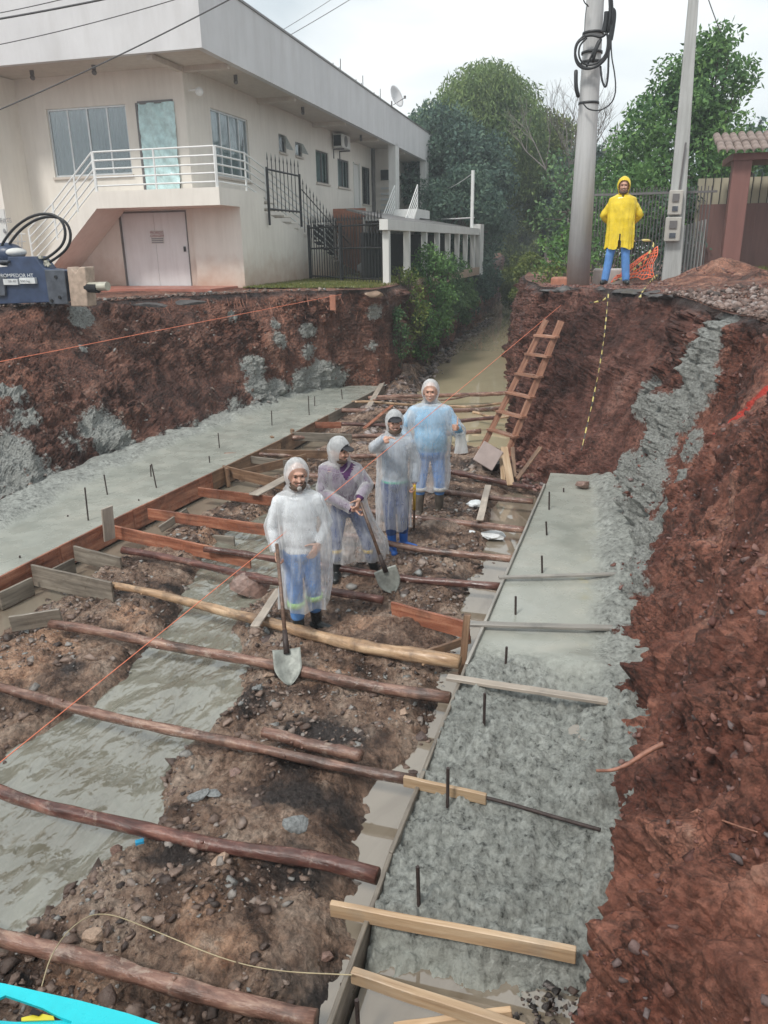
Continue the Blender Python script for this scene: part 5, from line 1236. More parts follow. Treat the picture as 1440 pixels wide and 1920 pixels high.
rock(560, 1575, .13, 'rockgrey', 'flat grey slab stone on the mound above the dark log', None, (1, .6, .25), .6, .5)
rock(325, 1860, .10, 'rockgrey', 'split blue-grey stone below the nearest log', None, (1, .8, .7), .3, .3)
rock(215, 1585, .07, 'rockbrown', 'small brown stone at the stream edge by the dark log', None, (.8, .8, 1), .2)
rock(345, 1225, .12, 'rockgrey', 'blue-grey angular stone on the tan mud at left', None, (1, .8, .6), .1)
rock(375, 1500, .10, 'rockgrey', 'flat grey-green stone at the stream edge', None, (1, .6, .3), .7)
rock(395, 1490, .09, 'rockgrey', 'second flat grey stone touching the stream edge', None, (1, .6, .3), .2)
rock(442, 1455, .08, 'rockbrown', 'reddish stone on the dark mound', None, (1, .8, .4), .9)
rock(483, 1305, .09, 'rockgrey', 'grey stone beside the shovel blade', None, (1, .8, .5), .9)
rock(505, 1275, .07, 'rocktan', 'pale stone touching the right edge of the log by the blade', None, (1, .8, .5), .4)
rock(790, 1385, .07, 'rockdark', 'dark stone standing in the right puddle', 0.0, (1, .8, .9), .4)
rock(780, 1345, .11, 'rockbrown', 'brown slab leaning into the right puddle', 0.0, (1, .7, .4), .4)
rock(757, 1338, .06, 'rocktan', 'pale stone at the mud edge of the right puddle', None, (1, .8, .6), .3)
rock(772, 1452, .05, 'rockdark', 'small dark stone by the end of the third log', .03, (1, .9, .9), .3)
rock(180, 1765, .08, 'rocktan', 'ochre stone under the dry stalk', None, (1, .7, .6), .3)
rock(1110, 895, .0001, 'rockbrown', 'x', None) if False else None
rock(1090, 912, .13, 'rockbrown', 'rounded pinkish stone at the far end of the right footing', .33, (1, .8, .8), .2)
rock(695, 655, .16, 'rocktan', 'pale stone low on the broken bank corner', .6, (.8, .7, 1), .2)
rock(690, 600, .20, 'rocktan', 'pale stone lump high on the broken bank corner', 1.6, (.8, .6, 1), .2)
rock(612, 1800, .08, 'rockbrown', 'brown stone under the end of the nearest light plank', .02, (1, .7, .7), .2)
rock(850, 1105, .09, 'rockdark', 'black lump of asphalt at the right puddle edge', None, (1.2, .8, .5), .2)
rock(800, 1195, .0, 'rockdark', 'x', None) if False else None
for i, (px, py, w) in enumerate([(740, 640, .2), (760, 655, .22), (785, 675, .25), (800, 695, .22), (770, 690, .25), (745, 690, .2), (725, 700, .2), (755, 710, .2), (790, 715, .2), (810, 712, .16), (735, 670, .18), (780, 650, .16), (800, 668, .14), (770, 725, .17), (740, 725, .15)]):
    rock(px, py, w * .62, 'rockdark' if i % 3 else 'rockgrey', 'dark broken rock in the rubble heap below the bank corner', fz(*aZ(px, py, .3).xy) + .05, (1, .8, .7), i, .3, 300 + i, 'dark rocks of the rubble heap')
# broken asphalt slabs on the street edges
def chunk(px, py, z, w, d, h, rot, tilt, label, mat='asphalt', name='asphalt_chunk'):
    p = aZ(px, py, z); me = rock_mesh(name, M[mat], int(px + py), 2, (w, d, h), .1); o = link(name, me); o.location = p; o.rotation_euler = (tilt, tilt * .4, rot)
    return tag(o, label, 'asphalt')
chunk(1180, 590, 2.75, .001, .001, .001, 0, 0, 'x') if False else None
chunk(1345, 565, 2.72, .34, .30, .10, .3, .1, 'grey broken asphalt slab at the top of the concrete splash')
chunk(1345, 590, 2.62, .16, .14, .10, .7, .5, 'light grey block under the asphalt slab edge', 'greyrubble', 'concrete_lump')
chunk(1410, 580, 2.70, .40, .30, .09, .1, -.1, 'dark asphalt slab overhanging at the right frame edge')
chunk(1295, 570, 2.70, .3, .25, .09, .5, .15, 'asphalt slab edge left of the light grey block')
chunk(1060, 548, 2.70, .55, .35, .06, .05, .05, 'thin asphalt slab at the corner above the ladder')
chunk(1040, 552, 2.60, .45, .22, .05, .15, .1, 'pale slab edge jutting below the asphalt above the ladder', 'rocktan')
chunk(290, 572, 2.55, .5, .2, .07, .1, .05, 'black asphalt edge below the forecourt, left piece')
chunk(350, 568, 2.55, .45, .2, .06, .3, .05, 'black asphalt edge below the forecourt, right piece')
chunk(700, 552, 2.5, .35, .3, .12, .2, .05, 'pale concrete lump on the bank corner below the first column', 'rocktan', 'concrete_lump')
for i_ in range(7):
    f_ = i_ / 6; y_ = 14.95 - 2.3 * f_; ex_, ez_ = TR(np.array([y_])); me = rock_mesh('asphalt_chunk', M['asphalt'], 900 + i_, 2, (.34, .26, .085), .1)
    o = link('asphalt_chunk', me); o.location = (float(ex_[0]) + .06, y_, float(ez_[0]) - .02); o.rotation_euler = (random.uniform(-.08, .08), random.uniform(-.08, .08), -1.0 + random.uniform(-.3, .3))
    tag(o, 'first second third fourth fifth sixth seventh'.split()[i_] + ' dark slab of the broken street edge counting from above the ladder', 'asphalt')
mb = MB(); p = aY(626, 566, 17.2); mb.bx(p.x - .07, p.x + .07, 17.1, 17.15, p.z - .18, p.z + .16); tag(mb.build('brick', M['brickred'], None, bevel=.01), 'pinkish brick hanging from the left bank top near the corner', 'brick')

# ================================================================== TIMBER
def frame_along(p0, p1, up_=Vector((0, 0, 1))):
    d = (Vector(p1) - Vector(p0)); x = d.normalized(); y = up_.cross(x)
    if y.length < .01: y = Vector((0, 1, 0)).cross(x)
    y.normalize(); z = x.cross(y); m = Matrix((x, y, z)).transposed().to_4x4(); m.translation = (Vector(p0) + Vector(p1)) / 2; return m, d.length
def plank(name, p0, p1, w, th, mat, label, cat='plank', group=None, on_edge=True, tilt=0, parent=None):
    m, L = frame_along(p0, p1); mb_ = MB(); a, b = (th, w) if on_edge else (w, th); n = 8
    vs = []; r = random.Random(hash(label) & 999)
    for i in range(n + 1):
        x = -L / 2 + L * i / n; wob = .0015 * math.sin(i * 1.3 + L)
        for sy, sz in ((-1, -1), (1, -1), (1, 1), (-1, 1)): vs.append((x, sy * a / 2 + wob, sz * b / 2 + .001 * math.sin(i * 2.1)))
    mb_.add(vs, [(i * 4 + k, i * 4 + (k + 1) % 4, i * 4 + 4 + (k + 1) % 4, i * 4 + 4 + k) for i in range(n) for k in range(4)] + [(3, 2, 1, 0), (n * 4, n * 4 + 1, n * 4 + 2, n * 4 + 3)])
    me = mb_.mesh(name); me.materials.append(M[mat]); o = link(name, me)
    o.matrix_world = m @ Matrix.Rotation(tilt, 4, 'X'); bv = o.modifiers.new('b', 'BEVEL'); bv.width = .004; bv.limit_method = 'ANGLE'
    return tag(o, label, cat, group)
def log(p0, p1, ra, rb, mat, label, bend=.03, seed=0, name='log'):
    m, L = frame_along(p0, p1); r = random.Random(seed); n = 26; pts = []; rs = []
    f1, f2 = r.uniform(1, 2.2), r.uniform(2.5, 5)
    for i in range(n + 1):
        t = i / n; x = -L / 2 + L * t
        pts.append((x, bend * math.sin(f1 * math.pi * t + seed) + bend * .4 * math.sin(f2 * math.pi * t), bend * .6 * math.sin(f1 * 3 * t + 1) - bend * .6 * math.sin(math.pi * t)))
        rs.append((ra + (rb - ra) * t) * (1 + .05 * math.sin(i * 1.7 + seed) + r.uniform(-.07, .07)))
    mb_ = MB(); mb_.tube(pts, rs, 16, True, .07)
    for _ in range(r.randint(2, 5)):                # knots and snapped twigs
        i = r.randint(2, n - 2); q = Vector(pts[i]); a = r.uniform(0, 6.28); d = Vector((r.uniform(-.3, .3), math.cos(a), math.sin(a)))
        mb_.tube([q + d * rs[i] * .7, q + d * rs[i] * 1.25], [.016, .010], 6)
    me = mb_.mesh(name); me.materials.append(M[mat]); me.polygons.foreach_set('use_smooth', [True] * len(me.polygons))
    o = link(name, me); o.matrix_world = m; return tag(o, label, 'log', 'logs laid across the trench')
def LG(a, b, z0, z1, ra, rb, mat, label, seed, bend=.03, ext=0):
    p, q = aZ(*a, z0), aZ(*b, z1); d = (q - p).normalized(); log(p - d * ext, q, ra, rb, mat, label, bend, seed)
LG((0, 1760), (592, 1908), .22, .22, .044, .045, 'bark', 'nearest log across the trench, brown with pale scuffs', 1, .014, .9)
LG((0, 1475), (705, 1655), .24, .22, .038, .048, 'barkdark', 'second log from the camera, dark and glossy with a split red left part', 2, .035, .9)
LG((0, 1290), (778, 1462), .27, .26, .040, .036, 'bark', 'third log from the camera, long brown and rough', 3, .03, .6)
LG((495, 1372), (676, 1418), .27, .26, .042, .042, 'bark', 'short thick log piece lying just behind the third log', 4, .01)
LG((100, 1170), (845, 1306), .22, .24, .042, .050, 'bark', 'fourth log from the camera, running behind the shovel blade', 5, .035)
LG((205, 1098), (862, 1243), .24, .22, .038, .064, 'barkpale', 'thick pale peeled log at the feet of the front man', 6, .03)
LG((228, 1035), (720, 1120), .24, .24, .042, .042, 'barkdark', 'reddish dark log running behind the front man', 7, .03)
LG((380, 1035), (938, 1095), .22, .22, .035, .042, 'barkdark', 'thin dark log between the second man and the right footing', 8, .04)
LG((640, 1005), (965, 1048), .22, .22, .035, .042, 'bark', 'log end at the right of the blue boots', 9, .03)
LG((600, 945), (985, 993), .22, .22, .035, .045, 'bark', 'log at the feet of the man with the thumb up', 10, .03)
LG((560, 890), (1000, 938), .22, .22, .035, .04, 'bark', 'thin log behind the knees of the tall man', 11, .04)
LG((830, 884), (1008, 912), .18, .18, .045, .04, 'barkdark', 'dark log below the ladder foot', 12, .03)
LG((420, 855), (720, 850), .25, .22, .03, .04, 'bark', 'log behind the pointing man at shoulder height', 13, .04)
LG((545, 825), (900, 805), .22, .22, .04, .045, 'bark', 'reddish log behind the man with the cap', 14, .05)
LG((590, 798), (935, 786), .24, .24, .035, .04, 'barkdark', 'dark log passing left of the tall man at chest height', 15, .05)
LG((628, 772), (945, 764), .24, .24, .05, .05, 'bark', 'thick grey log behind the tall man at shoulder height', 16, .05)
LG((660, 757), (955, 752), .24, .24, .03, .03, 'barkpale', 'pale crooked pole lying over the river edge', 17, .12)
LG((690, 748), (965, 733), .24, .28, .045, .05, 'bark', 'last log across the river, thick end at the ladder', 18, .06)
LG((700, 752), (880, 742), .34, .30, .02, .02, 'bark', 'slim stick lying over the last logs', 19, .05)
LG((885, 775), (960, 782), .2, .2, .03, .03, 'barkpale', 'pale stick beside the ladder at the waterside', 20, .03)

# right formwork board: three lengths butted along the slab edge
def form(side, segs, z, h, names):
    for (y0_, y1_, mat, lab) in segs:
        X_ = XR if side > 0 else XL
        plank('form_board', (float(X_(y0_)), y0_ + .004, z), (float(X_(y1_)), y1_ - .004, z), h, .026, mat, lab, 'form board')
form(1, [(1.3, 3.35, 'greyplank', 'nearest long form board on the right footing edge, muddy and grey'), (3.35, 5.5, 'greyplank', 'right form board between the dark log end and the square post'), (5.5, 8.1, 'concplank', 'concrete-covered form board at the middle of the right footing'), (8.1, 10.7, 'concplank', 'last form board of the right footing below the ladder wall')], .20, .27, None)
form(-1, [(1.6, 5.7, 'plank', 'left form board at the lower left frame edge'), (5.7, 7.0, 'redplank', 'orange-brown form board beside the big grey cross board'), (7.0, 8.35, 'redplank', 'orange-brown form board at the upright board'), (8.35, 10.2, 'redplank', 'red form board between the two red cross boards'), (10.2, 12.4, 'plank', 'brown form board halfway along the left footing'), (12.4, 14.6, 'plank', 'form board before the far group of stakes'), (14.6, 18.2, 'greyplank', 'last grey form board at the far left corner')], .18, .29, None)
def PB(a, b, za, zb, w, th, mat, label, edge=True, tilt=0, cat='plank', grp=None):
    return plank('plank' if cat == 'plank' else cat.replace(' ', '_'), aZ(*a, za), aZ(*b, zb), w, th, mat, label, cat, grp, edge, tilt)
PB((62, 1078), (212, 1112), .20, .20, .25, .03, 'greyplank', 'big grey cross board standing on edge at lower left')
PB((140, 1037), (228, 1060), .22, .20, .19, .03, 'greyplank', 'short grey board on edge behind the big grey one')
PB((214, 997), (470, 1053), .22, .14, .17, .03, 'redplank', 'bright red-brown cross board right of the upright board')
PB((278, 963), (530, 998), .22, .20, .15, .03, 'redplank', 'red cross board running behind the first man')
PB((372, 922), (560, 946), .22, .20, .14, .03, 'redplank', 'dark red cross board below the pale flat plank')
PB((418, 882), (545, 912), .24, .16, .17, .03, 'plank', 'slanting brown board left of the first head')
PB((300, 993), (352, 958), .10, .26, .10, .03, 'greyplank', 'dark slanting brace between the two red cross boards')
PB((20, 1170), (115, 1155), .20, .24, .16, .03, 'greyplank', 'dark slanting board at the left edge')
PB((0, 1128), (62, 1098), .12, .12, .2, .03, 'greyplank', 'grey inner board along the left footing edge')
PB((90, 1085), (140, 1060), .12, .12, .18, .03, 'greyplank', 'grey brace board parallel to the left form board')
PB((430, 893), (575, 858), .10, .24, .14, .03, 'plank', 'light brown slanting board over the cross boards')
PB((330, 1005), (440, 1015), .04, .04, .13, .03, 'greyplank', 'dark board lying in the mud under the red cross board')
PB((500, 850), (640, 853), .26, .24, .14, .03, 'plank', 'brown cross board at the far left group')
PB((455, 860), (560, 872), .24, .18, .12, .03, 'greyplank', 'dark narrow board left of the second head')
PB((548, 818), (660, 822), .26, .24, .16, .03, 'greyplank', 'dark grey cross board at the far stakes')
PB((590, 797), (640, 797), .26, .24, .12, .03, 'redplank', 'small reddish board at the far left form')
PB((476, 928), (566, 880), .30, .30, .16, .02, 'paleplank', 'pale flat plank lying beside the first man', False)
PB((683, 803), (735, 760), .24, .42, .08, .02, 'redplank', 'orange-brown stick of wood leaning over the far logs', False)
PB((688, 768), (720, 712), .28, .34, .12, .02, 'paleplank', 'grey plank leaning at the far left corner', False)
PB((478, 1175), (524, 1105), .30, .26, .085, .022, 'paleplank', 'narrow pale plank resting on the peeled log by the stream', False)
PB((900, 975), (915, 910), .28, .22, .09, .02, 'paleplank', 'narrow pale plank between two logs near the right footing', False)
PB((735, 1143), (880, 1183), .16, .24, .17, .03, 'redplank', 'brown board on edge meeting the square post')
PB((800, 1226), (882, 1198), .10, .14, .08, .03, 'plank', 'small slanting brace behind the square post')
PB((620, 1703), (1080, 1790), .35, .37, .085, .034, 'newplank', 'nearest full light pine batten across the right footing', True)
PB((660, 1828), (985, 1935), .35, .36, .07, .04, 'newplank', 'light pine batten at the bottom edge of the photo', True)
PB((757, 1464), (912, 1498), .345, .345, .075, .028, 'newplank', 'short splashed pine batten half buried in wet concrete', True)
PB((838, 1270), (1182, 1322), .35, .38, .07, .03, 'paleplank', 'pale batten lying on the footing above the rough concrete', False)
PB((880, 1170), (1174, 1178), .34, .36, .075, .028, 'concplank', 'concrete-smeared batten across the middle of the footing', False)
PB((935, 1083), (1168, 1076), .34, .35, .05, .026, 'concplank', 'thin batten farthest up the right footing', False)
PB((740, 1932), (960, 1900), .22, .30, .07, .03, 'newplank', 'slanting pine batten end at the bottom frame edge', True)
def upright(p, h, w, th, mat, label, cat='stake', rot=0, lean=(0, 0)):
    q = Vector(p) + Vector((lean[0], lean[1], h)); o = plank('stake', p, q, w, th, mat, label, cat); 
    o.matrix_world = frame_along(p, q)[0] @ Matrix.Rotation(rot, 4, 'X'); return o
upright(aZ(206, 1012, .2), .42, .17, .024, 'paleplank', 'upright pale board nailed at the left form', rot=1.35, lean=(.02, 0))
upright(aZ(866, 1262, .02), .52, .07, .06, 'plank', 'square post at the end of the brown board', lean=(.02, .1), rot=.3)
for (px, py, h, lab) in [(428, 912, .3, 'small stake under the slanting brown board'), (512, 848, .3, 'left stake of the far pair at the left form'), (550, 840, .36, 'right stake of the far pair at the left form'), (600, 812, .28, 'far stake at the corner of the grey cross board')]:
    upright(aZ(px, py, .02), h, .09, .05, 'plank', lab, rot=.8)
# dark cable sagging over the rough concrete
q = [aZ(908, 1495, .345), aZ(960, 1508, .34), aZ(1050, 1535, .35), aZ(1126, 1556, .37)]
mb = MB(); mb.tube([Vector(v) for v in chaikin(q, 2)], .012, 6); tag(mb.build('steel_rod', M['rust'], None, True), 'thin dark rod lying on wet concrete beyond the short batten', 'rod')

# starter bars in the footings
ORD = 'first second third fourth fifth sixth seventh eighth ninth tenth eleventh twelfth thirteenth'.split()
LPX = sorted([166, 203, 296, 283, 394, 412, 510, 580, 590, 643, 127, 260, 37])
RPY = sorted([963, 930, 1011, 1083, 1162, 1260, 1378, 1528, 1718, 1935], reverse=True)
def rebar(px, py, ptop, label, grp, lean=0):
    p = aZ(px, py, .24); t = aY(px + lean, ptop, p.y); mb_ = MB(); mb_.tube([p - Vector((0, 0, .1)), t], .0105, 6); tag(mb_.build('rebar', M['rust']), label, 'rebar', grp)
for (px, py, pt, ln) in [(166, 984, 914, -7), (203, 934, 890, -8), (296, 922, 870, -12), (283, 900, 872, -1), (394, 874, 855, -2), (412, 846, 812, -3), (510, 803, 770, -1), (580, 783, 742, -2), (590, 765, 743, 0), (643, 753, 730, -3), (127, 976, 966, 0), (260, 946, 936, 0), (37, 1054, 1042, 0)]:
    rebar(px, py, pt, ORD[LPX.index(px)] + ' starter rebar from the left frame edge in the left footing', 'rebars standing in the left footing', ln)
for (px, py, pt, ln) in [(1030, 963, 922, 0), (1057, 930, 915, 0), (1027, 1011, 978, -3), (1018, 1083, 1042, -2), (967, 1162, 1118, 0), (947, 1260, 1213, 3), (907, 1378, 1300, 2), (839, 1528, 1440, 1), (787, 1718, 1625, -4), (672, 1935, 1875, -3)]:
    rebar(px, py, pt, ORD[RPY.index(py)] + ' starter rebar from the camera in the right footing', 'rebars standing in the right footing', ln)

# ladder
LD = thing('ladder', 'brown wooden ladder leaning on the earth wall', 'ladder', aZ(912, 870, .1))
fl, fr_ = aZ(893, 862, .05), aZ(940, 880, .05); tl, tr_ = aY(1024, 600, 12.75), aY(1052, 602, 12.6)
for a_, b_ in ((fl, tl), (fr_, tr_)):
    m, L = frame_along(a_, b_); mb = MB(); mb.box((0, 0, 0), (L, .065, .09)); me = mb.mesh('side_rail'); me.materials.append(M['ladderwood']); o = link('side_rail', me); o.matrix_world = m; o.parent = LD; o.matrix_parent_inverse = Matrix.Translation(-LD.location)
for k in range(7):
    t = (.10, .235, .37, .505, .64, .775, .90)[k]; a_, b_ = fl.lerp(tl, t), fr_.lerp(tr_, t); n_ = Vector((0, -.045, 0)); a_ = a_ + n_ + (a_ - b_).normalized() * .05; b_ = b_ + n_ - (a_ - b_).normalized() * .05
    m, L = frame_along(a_, b_); mb = MB(); mb.box((0, 0, 0), (L, .13, .032)); me = mb.mesh('rung'); me.materials.append(M['ladderwood']); o = link('rung', me); o.matrix_world = m; o.parent = LD; o.matrix_parent_inverse = Matrix.Translation(-LD.location)
PB((905, 885), (903, 800), .06, 1.0, .06, .03, 'newplank', 'x', False) if False else None
def lean_plank(a, ya, b, yb, w, mat, label):
    plank('plank', aY(*a, ya), aY(*b, yb), w, .025, mat, label, 'plank', None, False)
lean_plank((958, 910), 11.1, (945, 838), 11.6, .11, 'newplank', 'light pine plank standing below the ladder, middle one')
lean_plank((944, 905), 11.3, (940, 850), 11.7, .07, 'newplank', 'light pine plank half hidden left of the middle one below the ladder')
lean_plank((965, 895), 11.5, (961, 838), 11.8, .06, 'plank', 'thin brown plank right of the middle pine plank')
lean_plank((970, 898), 11.1, (1014, 838), 11.5, .07, 'plank', 'brown plank leaning right against the earth wall')
mb = MB(); c = aZ(915, 855, .5); mb.box(c, (.34, .05, .34), Matrix.Rotation(.5, 3, 'Y') @ Matrix.Rotation(-.5, 3, 'X')); tag(mb.build('cardboard_sheet', plain('pinkish_board', (.36, .29, .27), .6), None, bevel=.01), 'square pinkish board leaning behind the ladder foot', 'board')
BK = thing('bucket', 'black rubber basket lying below the ladder foot', 'basket', aZ(920, 885, .1))
c = aZ(920, 880, .14); vs = []; 
for z, r_ in ((0, .13), (.12, .17), (.125, .155), (.03, .12)):
    for a in range(20): vs.append(c + Vector((math.cos(a * math.pi / 10) * r_, math.sin(a * math.pi / 10) * r_ * .9, z)))
mb = MB(); mb.add(vs, [(i * 20 + k, i * 20 + (k + 1) % 20, (i + 1) * 20 + (k + 1) % 20, (i + 1) * 20 + k) for i in range(3) for k in range(20)] + [tuple(range(60, 80)), tuple(range(19, -1, -1))]); mb.build('tub', M['blackbag'], BK, True)
mb = MB(); mb.tube([c + Vector((math.cos(a) * .15, math.sin(a) * .12, .13 + .08 * math.sin(a))) for a in np.linspace(0, 3.1, 9)], .008, 6); mb.build('handle', M['tape'], BK, True)

# strings, tape, nets, litter, roots
def cord(name, pts, r, mat, label, cat):
    mb_ = MB(); mb_.tube([Vector(p) for p in pts], r, 6); return tag(mb_.build(name, mat, None, True), label, cat)
A_, B_ = aY(-60, 1478, 2.9), aY(1052, 572, 13.9)
cord('string_line', [A_.lerp(B_, t) - Vector((0, 0, .03 * math.sin(math.pi * t))) for t in np.linspace(0, 1, 30)], .0036, M['orange'], 'long orange string line passing in front of the men', 'string')
A_, B_ = aY(-60, 690, 8.2), aY(640, 552, 16.6)
cord('string_line', [A_.lerp(B_, t) for t in np.linspace(0, 1, 12)], .005, M['orange'], 'orange string line along the left bank face', 'string')
def ribbon(name, pxs, w, mat, label, cat='tape', tw=1.2):
    """pxs: (px, py, Y)"""
    P3 = chaikin([aY(a, b, c_) for a, b, c_ in pxs], 2); vs = []
    for i, p in enumerate(P3):
        d = Vector(P3[min(i + 1, len(P3) - 1)]) - Vector(P3[max(i - 1, 0)]); n_ = d.cross(Vector((math.sin(i * tw * .3) * .4, 1, math.cos(i * .7) * .2))); n_.normalize()
        ww = w * (.65 + .35 * math.sin(i * tw)); vs += [Vector(p) + n_ * ww, Vector(p) - n_ * ww]
    mb_ = MB(); mb_.add(vs, [(2 * i, 2 * i + 1, 2 * i + 3, 2 * i + 2) for i in range(len(P3) - 1)]); o = mb_.build(name, mat, None, True); s_ = o.modifiers.new('s', 'SOLIDIFY'); s_.thickness = .002
    return tag(o, label, cat)
ribbon('hazard_tape', [(1141, 548, 13.6), (1137, 590, 13.1), (1132, 640, 12.5), (1124, 690, 12.0), (1112, 750, 11.5), (1100, 800, 11.1), (1090, 845, 10.9)], .012, M['tape'], 'yellow and black tape hanging down the earth wall')
ribbon('hazard_tape', [(1105, 568, 13.4), (1118, 566, 13.5), (1130, 564, 13.6), (1140, 556, 13.7)], .018, M['tape'], 'short tangled tape piece at the top of the hanging tape')
ribbon('hazard_tape', [(1198, 560, 13.2), (1205, 545, 13.5), (1215, 532, 14.2), (1235, 514, 15.2)], .03, M['tape'], 'knotted yellow tape on the street edge right of the man in yellow')
ribbon('hazard_tape', [(1186, 452, 16.6), (1205, 450, 16.6), (1230, 452, 16.6), (1215, 480, 16.4), (1195, 500, 16.2), (1172, 520, 16.0), (1150, 528, 15.9)], .026, M['tape'], 'yellow and black tape strung over the orange net')
# orange safety net
NT = MB(); a0 = [aY(1230, 462, 16.6), aY(1228, 520, 16.0), aY(1150, 525, 16.2), aY(1165, 512, 16.6)]
rows = 13
def npnt(u, v):
    top_ = a0[3].lerp(a0[0], u ** .8); bot = a0[2].lerp(a0[1], u); p = bot.lerp(top_, v); p.y += .08 * math.sin(u * 9 + v * 3); p.z += .03 * math.sin(v * 7 + u * 4); p += Vector((.05, .05, .05)) * float(fbm(u * 4, v * 4, 2, 3)) * 2; return p
for i in range(rows): NT.tube([npnt(i / (rows - 1), v) for v in np.linspace(0, 1, 9)], .008, 4)
for j in range(9): NT.tube([npnt(u, j / 8) for u in np.linspace(0, 1, 14)], .011, 4)
tag(NT.build('safety_net', M['orangenet']), 'crumpled orange safety net beside the man in yellow', 'net')
# red spray mark near the top of the right bank
pp = [onbank(x, y, RF, RT, 1) for x, y in [(1352, 830), (1375, 815), (1400, 790), (1425, 765), (1450, 742)]]
# grass-like grey stalk over the near mud
cord('dry_stalk', [Vector(v) for v in chaikin([aZ(78, 1850, .5), aY(95, 1790, 2.15), aY(135, 1735, 2.4), aY(190, 1706, 2.55), aY(290, 1745, 2.6), aY(420, 1800, 2.6), aY(520, 1822, 2.55), aY(660, 1828, 2.5)], 3)], .0028, M['straw'], 'thin pale stalk arching over the near mud', 'stalk')
# roots on the right bank
def rootb(pxs, r, mat, label, off=.10):
    pts = []
    for x, y in pxs:
        h = onbank(x, y, RF, RT, 1)
        if h is None or h.z < .46 or (pts and (h - pts[-1]).length > 1.2): h = aY(x, y, pts[-1].y - .03) if pts else aX(x, y, .8); pts.append(h); continue
        pts.append(h + (CAM - h).normalized() * off)
    P3 = [Vector(v) for v in chaikin(pts, 2)]; n_ = len(P3); mb_ = MB(); mb_.tube(P3, [r * (1 - .6 * i / n_) for i in range(n_)], 7, True, .1)
    tag(mb_.build('root', mat, None, True), label, 'root')
rootb([(1262, 1388), (1220, 1405), (1180, 1432), (1150, 1445), (1118, 1445)], .018, M['root'], 'thick pale root poking out over the wet concrete', .44)
rootb([(1310, 1520), (1260, 1545), (1210, 1575), (1185, 1625), (1150, 1660), (1135, 1675)], .010, M['root'], 'thin root curving down the lower right bank', .30)
rootb([(1310, 1520), (1370, 1545), (1420, 1560)], .006, M['root'], 'hair-thin root running right on the bank', .30)
rootb([(1400, 1268), (1365, 1290), (1352, 1330), (1342, 1365)], .006, M['root'], 'thin orange root hanging mid bank at the right', .28)
rootb([(1440, 1215), (1410, 1250), (1390, 1290), (1392, 1320)], .010, M['rootdark'], 'dark root at the right frame edge', .28)
# litter
mb = MB(); c = aZ(262, 1580, .12); mb.box(c, (.05, .03, .03), Matrix.Rotation(.6, 3, 'Z')); tag(mb.build('plastic_scrap', M['bluetrash']), 'tiny blue plastic scrap beside the dark log', 'scrap')
def bag(px, py, z, r_, label, mat='whitebag', name='plastic_bag', fl=.4):
    c = aZ(px, py, z); bm = bmesh.new(); bmesh.ops.create_icosphere(bm, subdivisions=3, radius=1); rr = random.Random(px)
    for v in bm.verts:
        k = 1 + .35 * float(fbm(v.co.x * 2 + px, v.co.y * 2, v.co.z * 2, 3)); v.co = Vector((v.co.x * r_ * k, v.co.y * r_ * k * .8, v.co.z * r_ * fl * k)) + c
    me = bpy.data.meshes.new(name); bm.to_mesh(me); bm.free(); me.materials.append(M[mat]); return tag(link(name, me), label, 'bag')
bag(893, 945, .14, .12, 'crumpled white bag by the narrow pale plank')
bag(925, 1003, .06, .16, 'flattened white bag in the puddle by the right footing', fl=.25)
bag(880, 998, .12, .07, 'small white scrap of bag near the tall man')
bag(556, 768, .2, .001, 'x') if False else None
# white bag hanging under the thumb of the tall man is held by him; turquoise sheet in the near corner
TS = thing('turquoise_sheet', 'torn turquoise plastic sheet in the bottom left corner', 'plastic sheet', aZ(60, 1900, .9))
def pl(pxs, z, name, mat, th=.012):
    P3 = [aZ(x, y, z) for x, y in pxs]; mb_ = MB(); k = len(P3); mb_.add(P3 + [p - Vector((0, 0, th)) for p in P3], [tuple(range(k)), tuple(range(2 * k - 1, k - 1, -1))] + [(i, i + k, (i + 1) % k + k, (i + 1) % k) for i in range(k)]); return mb_.build(name, mat, TS)
pl([(-40, 1836), (8, 1844), (150, 1876), (240, 1900), (330, 1930), (120, 1945), (135, 1915), (108, 1905), (80, 1890), (45, 1878), (10, 1866), (-40, 1890)], .9, 'sheet', M['turq'])
pl([(-40, 1912), (5, 1914), (30, 1916), (150, 1912), (180, 1940), (-40, 1960)], .885, 'lower_fold', M['turq'])
pl([(40, 1908), (75, 1900), (100, 1905), (102, 1912), (40, 1914)], .892, 'yellow_strip', M['yellow'], .004)
pl([(55, 1900), (60, 1890), (80, 1898), (72, 1904)], .90, 'dark_patch', M['dark'], .004)

